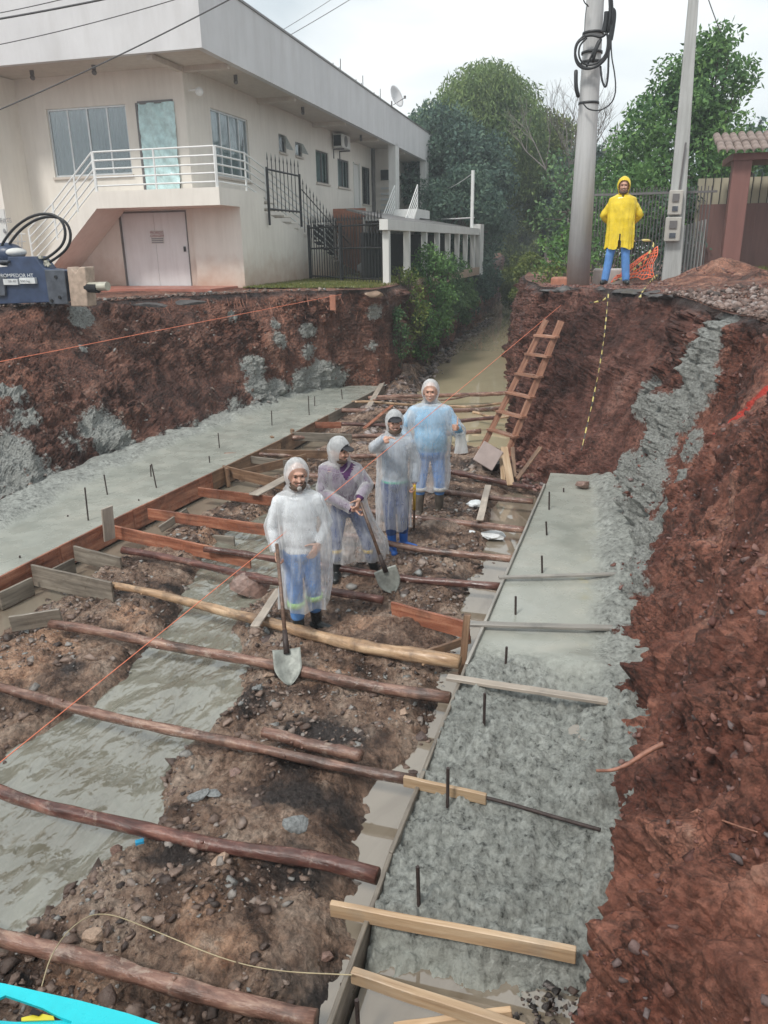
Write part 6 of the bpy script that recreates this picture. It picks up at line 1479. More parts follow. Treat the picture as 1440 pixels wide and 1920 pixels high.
# ================================================================== PEOPLE
def m_skin():
    m, t, b = newmat('skin'); v = vec(t)
    c = ramp(t, noise(t, v, 9, 4), [(0.35, (0.50, 0.28, 0.20)), (0.65, (0.64, 0.39, 0.30))]).outputs[0]
    t.links.new(c, b.inputs['Base Color']); b.inputs['Roughness'].default_value = .45
    b.inputs['Subsurface Weight'].default_value = .12; b.inputs['Subsurface Radius'].default_value = (.02, .008, .004); b.inputs['Subsurface Scale'].default_value = .3; return m
M['skin'] = m_skin()
def m_film(name, tint=(.86, .89, .91), op=.5):
    m, t, b = newmat(name); out = t.nodes['Material Output']; v = vec(t, (1, 1, .4))
    n_ = noise(t, v, 9, 6, .6, .6)
    c = ramp(t, n_, [(.35, tuple(x * .9 for x in tint)), (.65, tint)]).outputs[0]
    t.links.new(c, b.inputs['Base Color']); b.inputs['Roughness'].default_value = .13; b.inputs['Specular IOR Level'].default_value = .9
    bump(t, b, noise(t, v, 14, 4, .6, 1.2), 1.0, .03)
    tl = N(t, 'BsdfTranslucent'); t.links.new(c, tl.inputs[0]); mx = N(t, 'MixShader'); mx.inputs[0].default_value = .35
    t.links.new(b.outputs[0], mx.inputs[1]); t.links.new(tl.outputs[0], mx.inputs[2])
    tr = N(t, 'BsdfTransparent'); lw = N(t, 'LayerWeight'); lw.inputs[0].default_value = .35
    f = N(t, 'MapRange'); t.links.new(lw.outputs['Facing'], f.inputs[0]); f.inputs[3].default_value = op; f.inputs[4].default_value = min(1, op + .65)
    ad = N(t, 'Math', operation='MULTIPLY_ADD'); t.links.new(n_, ad.inputs[0]); ad.inputs[1].default_value = .75; t.links.new(f.outputs[0], ad.inputs[2])
    sb = N(t, 'Math', operation='SUBTRACT', use_clamp=True); t.links.new(ad.outputs[0], sb.inputs[0]); sb.inputs[1].default_value = .36
    m2 = N(t, 'MixShader'); t.links.new(sb.outputs[0], m2.inputs[0]); t.links.new(tr.outputs[0], m2.inputs[1]); t.links.new(mx.outputs[0], m2.inputs[2]); t.links.new(m2.outputs[0], out.inputs[0]); return m
M['film'] = m_film('clear_raincoat_film', (.95, .96, .97), op=.27)
M['filmhood'] = m_film('raincoat_hood_film', (.93, .95, .96), op=.55)
M['yellowcoat'] = plain('yellow_raincoat', (.76, .56, .03), .30, var=.25, scale=5, bmp=.8, bscale=7)
def cloth(name, c): return plain(name, c, .8, var=.2, scale=10, bmp=.35, bscale=30)
M['jeans'] = cloth('blue_jeans', (.11, .27, .60)); M['jeansdark'] = cloth('dark_blue_trousers', (.04, .08, .22)); M['shirtgrey'] = cloth('grey_shirt', (.36, .42, .50)); M['shirtwhite'] = cloth('pale_grey_shirt', (.72, .75, .78))
M['shirtpurple'] = cloth('purple_shirt', (.09, .03, .11)); M['shirtblue'] = cloth('blue_shirt', (.20, .42, .62)); M['navycloth'] = cloth('navy_sleeve', (.03, .045, .09)); M['green'] = cloth('green_band', (.08, .42, .32)); M['lime'] = plain('lime_cuff', (.42, .72, .25), .6, bmp=0)
M['bootblack'] = plain('black_rubber_boot', (.02, .023, .024), .3, var=.3, bmp=.15); M['bootblue'] = plain('blue_rubber_boot', (.03, .14, .50), .35, var=.15, bmp=.15); M['bootmud'] = plain('muddy_rubber_boot', (.10, .085, .07), .45, var=.6, scale=9, bmp=.3)
M['cuffyellow'] = plain('yellow_boot_cuff', (.72, .48, .04), .5, bmp=0); M['beard'] = plain('brown_beard', (.10, .065, .045), .8, var=.5, scale=60, bmp=.6, bscale=80); M['hair'] = plain('dark_hair', (.03, .022, .018), .7, var=.3, scale=40, bmp=.8, bscale=80); M['eye'] = plain('dark_eye', (.015, .012, .012), .2, bmp=0); M['teeth'] = plain('teeth', (.7, .66, .6), .3, bmp=0); M['lip'] = plain('lip', (.40, .14, .12), .5, bmp=0); M['beardgrey'] = plain('grey_goatee', (.35, .33, .31), .8, var=.4, scale=60, bmp=.6, bscale=80)
M['capdark'] = cloth('dark_cap', (.03, .03, .035))

class Person:
    def __init__(s, label, loc, rz, k):
        s.T = thing('person', label, 'person', (0, 0, 0)); s.T.location = loc; s.T.rotation_euler = (0, 0, rz); s.T.scale = (k, k, k)
        PINV[s.T.name] = Matrix(); s.body = None
    def fuse(s, mb_, name, mat, vox=.009, sm=4, parent=None):
        o = mb_.build(name, mat, parent or s.T, True)
        r = o.modifiers.new('r', 'REMESH'); r.mode = 'VOXEL'; r.voxel_size = vox; r.use_smooth_shade = True
        q = o.modifiers.new('s', 'SMOOTH'); q.factor = .5; q.iterations = sm; return o
def hand(mb_, w, d, n_, th, curl=.6, point=False, thumbup=False):
    """w wrist, d finger direction, n_ palm normal, th towards the thumb"""
    d, n_ = Vector(d).normalized(), Vector(n_); n_ = (n_ - d * n_.dot(d)).normalized(); th = Vector(th); th = (th - d * th.dot(d) - n_ * th.dot(n_)).normalized(); w = Vector(w)
    R_ = Matrix((th, n_, d)).transposed(); mb_.ell(w + d * .05, (.042, .018, .052), 12, 8, R_); mb_.ell(w + d * .01, (.028, .022, .03), 10, 6, R_)
    for i, (o, L) in enumerate([(.031, .92), (.011, 1.0), (-.010, .94), (-.030, .76)]):
        p = w + d * .088 + th * o; c = 0; cu = curl * (0.05 if point and i == 0 else 1) * (1 + .08 * i)
        if point and i > 0: cu = 1.35
        for sl, rr in ((.042, .0095), (.027, .0088), (.021, .008)):
            c += cu; v = d * math.cos(c) + n_ * math.sin(c); q = p + v * sl * L; mb_.cap(p, q, rr, rr * .93, 8); p = q
    p = w + d * .025 + th * .034; v = (th * (.95 if not thumbup else 1.0) + d * (.55 if not thumbup else .05) + n_ * (.35 if not thumbup else 0)).normalized()
    for sl, rr in ((.036, .0125), (.030, .0105), (.024, .0095)):
        q = p + v * sl; mb_.cap(p, q, rr, rr * .92, 8); p = q
        if not thumbup: v = (v + n_ * .45 * curl + d * .25 - th * .2 * curl).normalized()
HS = 1.10
def head_geo(mb_, c, R_):
    def e(o, r, n=16, m=12): mb_.ell(c + R_ @ Vector(o) * HS, tuple(q * HS for q in r), n, m, R_)
    e((0, .012, .02), (.077, .096, .098), 24, 18); e((0, -.02, -.035), (.060, .070, .072), 20, 14); e((0, -.055, -.082), (.032, .028, .024))
    e((0, -.092, -.012), (.012, .016, .020)); e((0, -.102, -.026), (.015, .014, .011)); e((-.034, -.078, -.022), (.020, .014, .018)); e((.034, -.078, -.022), (.020, .014, .018))
    e((0, -.086, .028), (.045, .012, .012)); e((-.079, .012, -.01), (.010, .018, .030)); e((.079, .012, -.01), (.010, .018, .030)); e((0, -.083, -.054), (.024, .012, .010))
def person(label, loc, rz, k, P):
    ps = Person(label, loc, rz, k); G = lambda n_, d=None: P.get(n_, d); lean = Vector(G('lean', (0, 0, 0)))
    hip = Vector((0, 0, .92)) + Vector(G('hipo', (0, 0, 0))); ch = hip + Vector((0, 0, .36)) + lean * .7; sh = hip + Vector((0, 0, .52)) + lean; hc = sh + Vector((0, -.02, .200)) + Vector(G('heado', (0, 0, 0)))
    hr = G('headrot', (0, 0, 0)); R_ = Euler(hr).to_matrix(); fat = G('fat', 1.0); S_ = {s_: sh + Vector((s_ * .175 * (1 + (fat - 1) * .5), 0, -.055)) for s_ in (-1, 1)}
    El = {s_: Vector(G('elb%d' % s_, (s_ * .25, 0, 1.13))) for s_ in (-1, 1)}; Wr = {s_: Vector(G('wri%d' % s_, (s_ * .26, -.06, .88))) for s_ in (-1, 1)}
    Kn = {s_: Vector(G('kne%d' % s_, (s_ * .11, -.03, .50))) for s_ in (-1, 1)}; An = {s_: Vector(G('ank%d' % s_, (s_ * .13, 0, .09))) for s_ in (-1, 1)}; Tdir = {s_: Vector(G('toe%d' % s_, (s_ * .25, -1, 0))).normalized() for s_ in (-1, 1)}
    # skin: one continuous figure
    b = MB(); head_geo(b, hc, R_); b.cap(sh + Vector((0, .01, .0)), hc + Vector((0, .02, -.05)), .058, .054, 16)
    b.ell(ch, (.150 * fat, .10 * fat, .19), 20, 14); b.ell(hip + Vector((0, 0, .12)), (.14 * fat, .11 * fat, .18), 20, 14); b.ell(hip, (.15 * fat, .11, .11), 20, 12)
    b.cap(S_[-1], S_[1], .055, .055)
    for s_ in (-1, 1):
        b.cap(S_[s_], El[s_], .048 * fat, .038, 14); b.cap(El[s_], Wr[s_], .040, .026, 14); hd = G('hand%d' % s_, None)
        if hd is None: hd = dict(d=tuple((Wr[s_] - El[s_]).normalized()), n=(-s_, 0, 0), th=(0, -1, 0), curl=.35)
        hand(b, Wr[s_], hd['d'], hd['n'], hd['th'], hd.get('curl', .5), hd.get('point', False), hd.get('up', False))
        hp = hip + Vector((s_ * .085, 0, -.02)); b.cap(hp, Kn[s_], .080, .055, 14); b.cap(Kn[s_], An[s_], .052, .036, 14); b.cap(An[s_] - Vector((0, 0, .04)), An[s_] + Tdir[s_] * .15 - Vector((0, 0, .055)), .036, .028, 10)
    ps.fuse(b, 'body', M['skin'], .0065, 3)
    # face
    def fe(name, o_, r, mat, n=12, m=8, rot=None):
        mb_ = MB()
        for o1 in (o_ if isinstance(o_[0], tuple) else (o_,)): mb_.ell(hc + R_ @ Vector(o1) * HS, tuple(q * HS for q in r), n, m, R_)
        return mb_.build(name, M[mat], ps.T, True)
    for s_ in (-1, 1):
        fe('eye', (s_ * .031, -.0825, .008), (.011, .007, .005), 'eye'); fe('eyebrow', (s_ * .032, -.0915, .026), (.017, .006, .004), 'beard')
    fe('mouth', (0, -.0945, -.055), (.024, .006, .006), 'lip'); fe('teeth', (0, -.0978, -.054), (.016, .004, .003), 'teeth')
    bd = G('beard', None)
    if bd:
        mb_ = MB()
        for a in np.linspace(-1.15, 1.15, 15):
            mb_.ell(hc + R_ @ Vector((math.sin(a) * .064, -.010 - math.cos(a) * .064, -.064 - .030 * math.cos(a))) * HS, (.018, .018, .030 if abs(a) > .5 else .024), 8, 6, R_)
        for a in np.linspace(-.6, .6, 5): mb_.ell(hc + R_ @ Vector((a * .045, -.092 + abs(a) * .006, -.039 - abs(a) * .012)) * HS, (.013, .008, .008), 8, 6, R_)
        ps.fuse(mb_, 'beard', M['beard'], .007, 2)
        if bd == 2: fe('goatee', (0, -.094, -.088), (.020, .012, .020), 'beardgrey')
    mb_ = MB(); mb_.ell(hc + R_ @ Vector((0, .030, .040)) * HS, (.088, .099, .097), 20, 12, R_); mb_.build('hair', M['hair'], ps.T, True)
    if G('cap', False):
        mb_ = MB(); mb_.ell(hc + R_ @ Vector((0, .012, .045)) * HS, (.096, .112, .086), 20, 12, R_); mb_.build('cap', M['capdark'], ps.T, True)
        mb_ = MB(); mb_.ell(hc + R_ @ Vector((0, -.10, .045)) * HS, (.070, .066, .010), 18, 8, R_ @ Matrix.Rotation(.25, 3, 'X')); mb_.build('cap_visor', M['capdark'], ps.T, True)
    # clothes
    t = MB(); t.ell(ch + Vector((0, 0, .0)), (.172 * fat, .122 * fat, .20), 22, 16); t.ell(hip + Vector((0, -.02 * (fat - 1) * 6, .13)), (.160 * fat, .130 * fat, .19), 22, 14); t.cap(S_[-1], S_[1], .056, .056); t.ell(ch.lerp(hip + Vector((0, 0, .13)), .5), (.160 * fat, .122 * fat, .16), 22, 14); t.ell(hip + Vector((0, 0, .0)), (.165 * fat, .125 * fat, .10), 20, 12)
    for s_ in (-1, 1): t.cap(S_[s_], El[s_], .062 * fat, .050, 14); t.cap(El[s_], El[s_].lerp(Wr[s_], .9), .050, .040, 14)
    ps.fuse(t, 'shirt', M[G('shirt', 'shirtgrey')], .010, 5)
    t = MB(); t.ell(hip - Vector((0, 0, .02)), (.160 * fat, .125 * fat, .115), 20, 12)
    for s_ in (-1, 1): hp = hip + Vector((s_ * .085, 0, -.04)); t.cap(hp, Kn[s_], .096, .075, 14); t.cap(Kn[s_], Kn[s_].lerp(An[s_], G('trl', .55)), .075, .068, 14)
    ps.fuse(t, 'trousers', M[G('trousers', 'jeans')], .011, 4)
    for s_ in (-1, 1):
        t = MB(); top = Kn[s_].lerp(An[s_], .28); t.cap(top, An[s_] + Vector((0, 0, .02)), .064, .052, 14); t.cap(An[s_] - Vector((0, 0, .035)), An[s_] + Tdir[s_] * .16 - Vector((0, 0, .045)), .050, .042, 14); t.cap(An[s_] - Tdir[s_] * .04 - Vector((0, 0, .04)), An[s_] + Tdir[s_] * .08 - Vector((0, 0, .04)), .044, .044, 12)
        bo = ps.fuse(t, 'boot', M[G('boot', 'bootblack')], .009, 3)
        if G('cuff', None): t = MB(); t.tube([top + Vector((0, 0, .01)), top + Vector((0, 0, -.045))], .070, 18); t.build('cuff', M[P['cuff']], bo, True)
    if G('band', None):
        t = MB(); t.ell(hip + Vector((0, 0, .0)), (.170 * fat, .130 * fat, .05), 20, 8); t.build('shirt_hem', M[P['band']], ps.T, True)
    if G('hemcuff', None):
        for s_ in (-1, 1): q = Kn[s_].lerp(An[s_], .26); t = MB(); t.tube([q + Vector((0, 0, .03)), q - Vector((0, 0, .02))], .085, 18); t.build('trouser_cuff', M[P['hemcuff']], ps.T, True)
    # raincoat
    cm = M[G('coatmat', 'film')]; lv = P['coat']; nA = 120; seed = G('seed', 1); vs = []; rows_ = []
    Z_ = [l[0] for l in lv]; zz = np.linspace(Z_[0], Z_[-1], 60); ii = lambda j: np.interp(-zz, [-z for z in Z_], [l[j] for l in lv])
    cx, cy, rx, ry = ii(1), ii(2), ii(3) * .95, ii(4) * .92; th_ = np.linspace(0, 2 * math.pi, nA + 1)[:-1]
    dep = (zz[0] - zz) / (zz[0] - zz[-1]); A_ = G('fold', .09) * 1.5
    CT, DT = np.meshgrid(th_, dep); ZZ_ = np.repeat(zz[:, None], nA, 1)
    amp = A_ * (.15 + DT) * np.minimum(1, DT * 6)
    f = ((1 - 2 * np.abs(np.sin(CT * 4.5 + seed + 1.1 * np.sin(DT * 3 + seed)))) * .45 + np.sin(CT * 15 + seed * 2.3 - DT * 2) * .25 + (1 - 2 * np.abs(np.sin(CT * 11.5 + seed * 1.1 + DT))) * .22) * amp + .07 * ridged(np.cos(CT) * 2.2 + seed, np.sin(CT) * 2.2 + ZZ_ * 1.2, ZZ_ * 3.2, 4) * np.minimum(1, DT * 5) + .03 * fbm(np.cos(CT) * 2.5 + seed, np.sin(CT) * 2.5, ZZ_ * 4, 4) * np.minimum(1, DT * 5)
    X_ = cx[:, None] + rx[:, None] * (1 + f) * np.cos(CT); Y_ = cy[:, None] + ry[:, None] * (1 + f) * np.sin(CT); Zc = ZZ_ + .02 * np.sin(CT * 5 + seed) * DT ** 3
    X_, Y_, Zc = [np.concatenate([a, a[:, :1]], 1) for a in (X_, Y_, Zc)]
    vn = G('vneck', 0)
    co = grid_mesh('raincoat', X_, Y_, Zc, cm, parent=ps.T)
    if vn or G('split', 0):     # open neck or front split: drop those faces
        bm = bmesh.new(); bm.from_mesh(co.data); kill = []
        for fc in bm.faces:
            c = fc.calc_center_median()
            if c.y < cy[0] + .0 and vn and c.z > lv[0][0] - vn and abs(c.x - G('vx', 0)) < (c.z - (lv[0][0] - vn)) * .55: kill.append(fc)
            if G('split', 0) and c.y < 0 and c.z < lv[-1][0] + P['split'] and abs(c.x) < .035 * (1 - (c.z - lv[-1][0]) / P['split']): kill.append(fc)
        bmesh.ops.delete(bm, geom=kill, context='FACES'); bm.to_mesh(co.data); bm.free()
    for s_ in (-1, 1):
        if G('nosleeve', 0) == s_: continue
        t = MB(); pts = []; rs = []; a, e_, w_ = S_[s_] + Vector((-s_ * .03, 0, .0)), El[s_], Wr[s_]
        e1 = e_
        path = [a.lerp(e1, q) for q in np.linspace(0, 1, 12)] + [e1.lerp(w_, q) for q in np.linspace(.08, .96, 12)]
        for i, p in enumerate(path):
            q = i / 23; pts.append(p); rs.append((.083 * (1 + (fat - 1) * .6) - .026 * q) * (1 + .03 * math.sin(i * 1.3 + seed) + .02 * math.sin(i * 3.1)))
        t.tube(pts, rs, 40, False); ns = len(pts)
        for j_ in range(len(t.v)):
            i_, k_ = divmod(j_, 40); a_ = k_ / 40 * 6.283; q_ = Vector(t.v[j_]); c_ = pts[i_]
            f_ = 1 + .13 * float(ridged(math.cos(a_) * 1.6 + seed + s_, math.sin(a_) * 1.6 + i_ * .22, i_ * .16, 3)) - .04
            t.v[j_] = tuple(c_ + (q_ - c_) * f_)
        t.build('sleeve', cm, ps.T, True)
    # hood
    nb, na = 64, 26; Rr = Vector((.112, .126, .146)); vs = []
    AL, BE = np.meshgrid(np.linspace(0, 1, na), np.linspace(0, 2 * math.pi, nb + 1))
    op = np.radians(46 + 6 * np.cos(BE) ** 2 - 13 * np.sin(BE)) if not G('hoodback') else np.radians(60 + 0 * BE)
    al = op + (math.pi - op) * AL; wob = 1 + .05 * fbm(np.cos(BE) * 2 + seed, np.sin(BE) * 2, al * 2, 3) + .035 * (1 - AL) ** 3
    dx, dy, dz = np.sin(al) * np.cos(BE), -np.cos(al), np.sin(al) * np.sin(BE)
    low_ = np.clip(-dz, 0, 1); X_ = dx * Rr.x * wob * (1 - .10 * low_); Y_ = dy * Rr.y * wob; Zh = dz * Rr.z * wob - .05 * low_ * low_
    co_ = np.stack([X_, Y_ + .006, Zh + .012], -1) @ np.array(R_).T + np.array(hc)
    grid_mesh('hood', co_[..., 0], co_[..., 1], co_[..., 2], M[G('hoodmat', 'filmhood')], parent=ps.T)
    # collar joining hood and coat
    t = MB(); c0_ = hc + R_ @ Vector((0, .03, -.10)); t.tube([c0_ + Vector((0, 0, .04)), c0_.lerp(sh, .45), sh + Vector((0, .01, .02)), Vector((float(cx[0]), float(cy[0]), lv[0][0] - .01))], [.088, .082, .10, .13], 28, False, .04); t.build('collar', cm, ps.T, True)
    return ps
def face_cam(p, off=0): return math.atan2(p.x, -p.y) * -1 + off if False else math.atan2(-p.x, p.y) + off
def shovel(label, top, tip, bw=.20, bl=.27, side=None, name='shovel', roundb=False, grip=True):
    top, tip = Vector(top), Vector(tip); d = (tip - top).normalized(); T = thing(name, label, 'shovel', tuple(tip)); sock = tip - d * bl
    mb_ = MB(); mb_.tube([top, top.lerp(sock, .5), sock - d * .0], [.017, .0165, .019], 10); mb_.build('handle', M['handle'], T, True)
    mb_ = MB(); mb_.tube([sock - d * .16, sock + d * .04], [.021, .026], 12); mb_.build('socket', M['rust'], T, True)
    toc = (CAM - tip).normalized(); x = d.cross(toc).normalized() if side is None else Vector(side); n_ = x.cross(d); vs = []; nr, nc = 12, 9
    for i in range(nr + 1):
        v = i / nr; w = bw / 2 * (1 if v < .45 else math.cos((v - .45) / .55 * math.pi / 2 * .97) ** .75)
        for j in range(nc + 1):
            u_ = j / nc * 2 - 1; vs.append(sock + d * (v * bl) + x * (w * u_) + n_ * (-.030 * (1 - u_ * u_) - .02 * v * v + .015))
    mb_ = MB(); mb_.add(vs, [(i * (nc + 1) + j, i * (nc + 1) + j + 1, (i + 1) * (nc + 1) + j + 1, (i + 1) * (nc + 1) + j) for i in range(nr) for j in range(nc)]); o = mb_.build('blade', M['shovel'], T, True); q = o.modifiers.new('s', 'SOLIDIFY'); q.thickness = .004
    return T

# --- front man with the upright shovel
L1 = aZ(572, 1192, .07); L1.z = .05
k1 = .985; rz1 = face_cam(L1)
person('bearded man in a long clear raincoat holding an upright shovel', L1, rz1, k1, dict(
    headrot=(.06, .02, .22), beard=2, shirt='shirtwhite', trousers='jeans', hemcuff='lime', seed=1, fold=.085, heado=(.0, -.01, 0),
    **{'elb-1': (-.25, .0, 1.15), 'wri-1': (-.215, -.10, .94), 'hand-1': dict(d=(.0, -.5, -.85), n=(.5, -.3, -.3), th=(.8, -.2, .2), curl=1.0),
       'elb1': (.26, .03, 1.16), 'wri1': (.17, -.10, 1.00), 'hand1': dict(d=(-.5, -.3, -.8), n=(-.3, .9, 0), th=(-.8, 0, .5), curl=.25), 'ank-1': (-.05, -.06, .09), 'kne-1': (-.07, -.06, .50), 'toe-1': (.05, -1, 0), 'ank1': (.12, .14, .09), 'kne1': (.10, .04, .50), 'toe1': (.9, -.6, 0)},
    nosleeve=1, coat=[(1.49, 0, 0, .08, .08), (1.475, 0, 0, .15, .11), (1.445, .0, 0, .215, .13), (1.35, .01, 0, .24, .155), (1.15, .03, -.01, .245, .17), (1.0, .045, -.01, .255, .19), (.8, .045, -.01, .255, .20), (.55, .03, 0, .25, .21), (.36, .01, 0, .245, .215)]))
tp = Matrix.Translation(L1) @ Matrix.Rotation(rz1, 4, 'Z') @ Vector((-.205, -.17, .93)); tp = Vector(tp)
shovel('round-pointed shovel standing upright in the hand of the bearded man', tp + Vector((0, 0, .10)), aZ(543, 1284, .15), .23, .30)

# --- second man leaning on his shovel
L2 = aZ(652, 1082, .09); L2.z = .07
rz2 = face_cam(L2)
person('man in a clear raincoat over a purple shirt leaning on a shovel', L2, rz2, .99, dict(
    hipo=(.02, .03, -.06), lean=(-.06, -.10, -.04), heado=(-.01, -.04, -.03), headrot=(.12, .0, .95), beard=1, cap=True, shirt='shirtpurple', trousers='jeansdark', boot='bootblack', cuff='cuffyellow', seed=2.7, fold=.07, vneck=.19, vx=.02,
    **{'elb-1': (-.24, -.12, 1.06), 'wri-1': (.08, -.32, .92), 'hand-1': dict(d=(1, -.1, .05), n=(.1, -.2, -1), th=(0, -1, .2), curl=.95),
       'elb1': (.24, -.10, 1.12), 'wri1': (.14, -.32, 1.03), 'hand1': dict(d=(-.2, -.6, -.75), n=(-.8, .2, -.3), th=(-.3, -.6, .6), curl=.95),
       'ank-1': (-.12, .0, .09), 'kne-1': (-.12, -.04, .50), 'toe-1': (-.1, -1, 0), 'ank1': (.30, .0, .09), 'kne1': (.22, -.05, .49), 'toe1': (.35, -1, 0)},
    coat=[(1.39, -.05, -.09, .085, .085), (1.375, -.05, -.09, .16, .12), (1.34, -.045, -.08, .235, .15), (1.24, -.035, -.08, .255, .17), (1.05, -.01, -.06, .235, .18), (.85, .01, -.02, .245, .19), (.65, .05, .0, .29, .21), (.45, .10, .0, .36, .23), (.27, .09, .0, .37, .24)]))
W2 = Matrix.Translation(L2) @ Matrix.Rotation(rz2, 4, 'Z')
shovel('shovel with a long wooden handle under the hands of the man in purple', Vector(W2 @ Vector((.155, -.355, 1.0))), aZ(738, 1112, .12), .24, .28, name='shovel')

# --- third man pointing at the camera
L3 = aZ(742, 1030, .08); L3.z = .06
rz3 = face_cam(L3)
person('man in a clear raincoat and cap pointing at the camera, blue boots', L3, rz3, .965, dict(
    headrot=(.0, .0, .12), cap=True, beard=1, shirt='shirtgrey', trousers='jeansdark', boot='bootblue', band='green', seed=4.1, fold=.08,
    **{'elb-1': (-.24, -.26, 1.40), 'wri-1': (-.10, -.46, 1.56), 'hand-1': dict(d=(.10, -1, .12), n=(.3, .1, -1), th=(.9, .1, .3), curl=.5, point=True),
       'elb1': (.25, .02, 1.15), 'wri1': (.235, -.05, .90), 'hand1': dict(d=(0, -.25, -1), n=(-1, 0, 0), th=(0, -1, .2), curl=.9),
       'ank-1': (-.04, -.05, .09), 'kne-1': (-.07, -.05, .50), 'toe-1': (.15, -1, 0), 'ank1': (.10, .08, .09), 'kne1': (.09, .0, .50), 'toe1': (1, -.55, 0)},
    coat=[(1.49, 0, 0, .08, .08), (1.475, 0, 0, .15, .11), (1.445, .0, 0, .215, .13), (1.35, .0, 0, .235, .15), (1.15, .0, -.0, .225, .165), (.95, -.01, -.0, .225, .18), (.6, -.015, 0, .225, .185), (.33, -.02, 0, .22, .19)]))
W3 = Matrix.Translation(L3) @ Matrix.Rotation(rz3, 4, 'Z')
st = thing('digging_bar', 'slim tool with yellow top held down by the pointing man', 'tool', aZ(775, 1002, .05))
a_, b_ = Vector(W3 @ Vector((.225, -.12, .86))), aZ(776, 1004, .05)
mb = MB(); mb.tube([a_, a_.lerp(b_, .45)], .017, 8); mb.build('grip', M['cuffyellow'], st, True)
mb = MB(); mb.tube([a_.lerp(b_, .45), b_], [.013, .015], 8); mb.build('shaft', M['handle'], st, True)

# --- tall man with a thumb up
L4 = aZ(806, 968, .08); L4.z = .06
rz4 = face_cam(L4)
person('tall heavy man in a clear raincoat over blue showing a thumb up', L4, rz4, 1.045, dict(
    headrot=(.0, .0, -.08), fat=1.32, shirt='shirtblue', trousers='jeans', boot='bootmud', hemcuff='whitepaint', seed=6.2, fold=.06, trl=.35,
    **{'elb-1': (-.36, .02, 1.17), 'wri-1': (-.25, -.16, .97), 'hand-1': dict(d=(.3, -.5, -.8), n=(.8, .2, 0), th=(.3, -.8, .2), curl=.5),
       'elb1': (.36, -.04, 1.14), 'wri1': (.33, -.24, 1.24), 'hand1': dict(d=(-.25, -1, .25), n=(-1, .2, 0), th=(0, .1, 1), curl=1.3, up=True),
       'ank-1': (-.14, .0, .09), 'kne-1': (-.12, -.02, .50), 'toe-1': (-.2, -1, 0), 'ank1': (.12, .02, .09), 'kne1': (.12, -.02, .50), 'toe1': (.5, -1, 0)},
    coat=[(1.50, 0, 0, .09, .09), (1.485, 0, 0, .17, .13), (1.455, .0, 0, .265, .17), (1.35, .0, 0, .305, .195), (1.15, .0, -.02, .285, .215), (.98, .0, -.02, .275, .215), (.8, .0, .0, .255, .20), (.60, .0, 0, .26, .20), (.42, .0, 0, .25, .20)]))
W4 = Matrix.Translation(L4) @ Matrix.Rotation(rz4, 4, 'Z') @ Matrix.Scale(1.045, 4)
vs = []
for i in range(9):
    v = i / 8
    for k in range(18):
        a = k / 18 * 2 * math.pi; r_ = (.05 + .035 * v) * (1 + .15 * math.sin(3 * a + v * 2)); vs.append(W4 @ Vector((.37 + math.cos(a) * r_, -.16 + math.sin(a) * r_ * .7, 1.17 - .26 * v)))
mb = MB(); mb.add(vs, [(i * 18 + k, i * 18 + (k + 1) % 18, (i + 1) * 18 + (k + 1) % 18, (i + 1) * 18 + k) for i in range(8) for k in range(18)])
tag(mb.build('plastic_bag', M['filmhood'], None, True), 'clear plastic bag hanging from the arm of the tall man', 'bag')

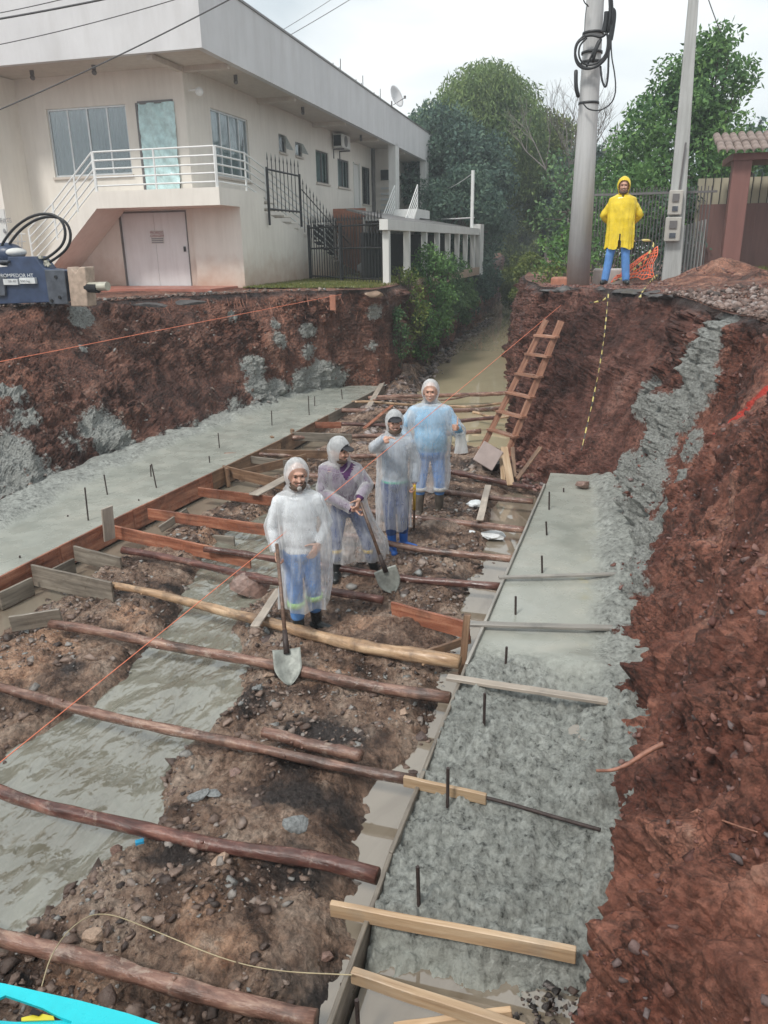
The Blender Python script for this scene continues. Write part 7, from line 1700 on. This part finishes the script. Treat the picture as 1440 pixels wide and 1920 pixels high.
# --- man in yellow on the street edge
L5 = aY(1155, 534, 15.6); L5.z = 2.80
person('man in a yellow hooded raincoat and blue jeans, hands behind his back', L5, face_cam(L5), 1.035, dict(
    headrot=(.05, 0, .0), beard=1, shirt='navycloth', trousers='jeans', boot='bootblack', coatmat='yellowcoat', hoodmat='yellowcoat', seed=8.4, fold=.07, split=.30, trl=.96, vneck=.05,
    **{'elb-1': (-.30, .08, 1.17), 'wri-1': (-.13, .20, 1.0), 'hand-1': dict(d=(1, .1, -.2), n=(0, 1, 0), th=(0, 0, 1), curl=.4), 'elb1': (.30, .08, 1.17), 'wri1': (.13, .21, 1.0), 'hand1': dict(d=(-1, .1, -.2), n=(0, 1, 0), th=(0, 0, 1), curl=.4),
       'ank-1': (-.20, .0, .09), 'kne-1': (-.15, -.02, .50), 'toe-1': (-.3, -1, 0), 'ank1': (.16, .0, .09), 'kne1': (.12, -.02, .50), 'toe1': (.2, -1, 0)},
    coat=[(1.50, 0, 0, .09, .09), (1.485, 0, 0, .16, .12), (1.45, .0, 0, .235, .15), (1.35, .0, 0, .255, .17), (1.1, .0, 0, .235, .18), (.95, .0, 0, .24, .18), (.62, .0, 0, .255, .185)]))

# clods standing proud of the two bank faces
def bank_clods(name, label, surf, n, smin, smax, mat, seed, ymax):
    G_, T_, C_ = SURF[surf]
    def f(r, n_):
        ok = np.where((T_ > .12) & (T_ < .97) & (G_[:, 1] < ymax) & (G_[:, 1] > 1))[0]; i = r.choice(ok, n_)
        m_ = fbm(G_[i, 0] * 1.5, G_[i, 1] * 1.5, G_[i, 2] * 1.5, 3) > -.05; i = i[m_]; return G_[i, 0], G_[i, 1], G_[i, 2]
    scatter(name, label, f, n, smin, smax, mat, seed, 'clods', .75)
bank_clods('clods', 'crumbling red clods stuck in the right earth wall', 'right_bank_ground', 6500, .008, .045, M['redclod'], 21, 15)
bank_clods('clods', 'stones and clods stuck in the left earth wall', 'left_bank_ground', 4500, .012, .06, M['rubble'], 22, 20)

# ------------------------------------------------------------------ damp air
mb = MB(); mb.bx(-170, 170, -70, 310, -1.9, 15.5); hz = mb.build('haze'); hz['kind'] = 'stuff'; hz['label'] = 'thin damp haze over the river and street'
m = bpy.data.materials.new('haze'); m.use_nodes = True; t = m.node_tree; t.nodes.clear(); o_ = N(t, 'OutputMaterial'); pv = N(t, 'VolumePrincipled')
pv.inputs['Color'].default_value = (.86, .93, .97, 1); pv.inputs['Density'].default_value = .0026; pv.inputs['Anisotropy'].default_value = .2
t.links.new(pv.outputs[0], o_.inputs['Volume']); hz.data.materials.append(m)
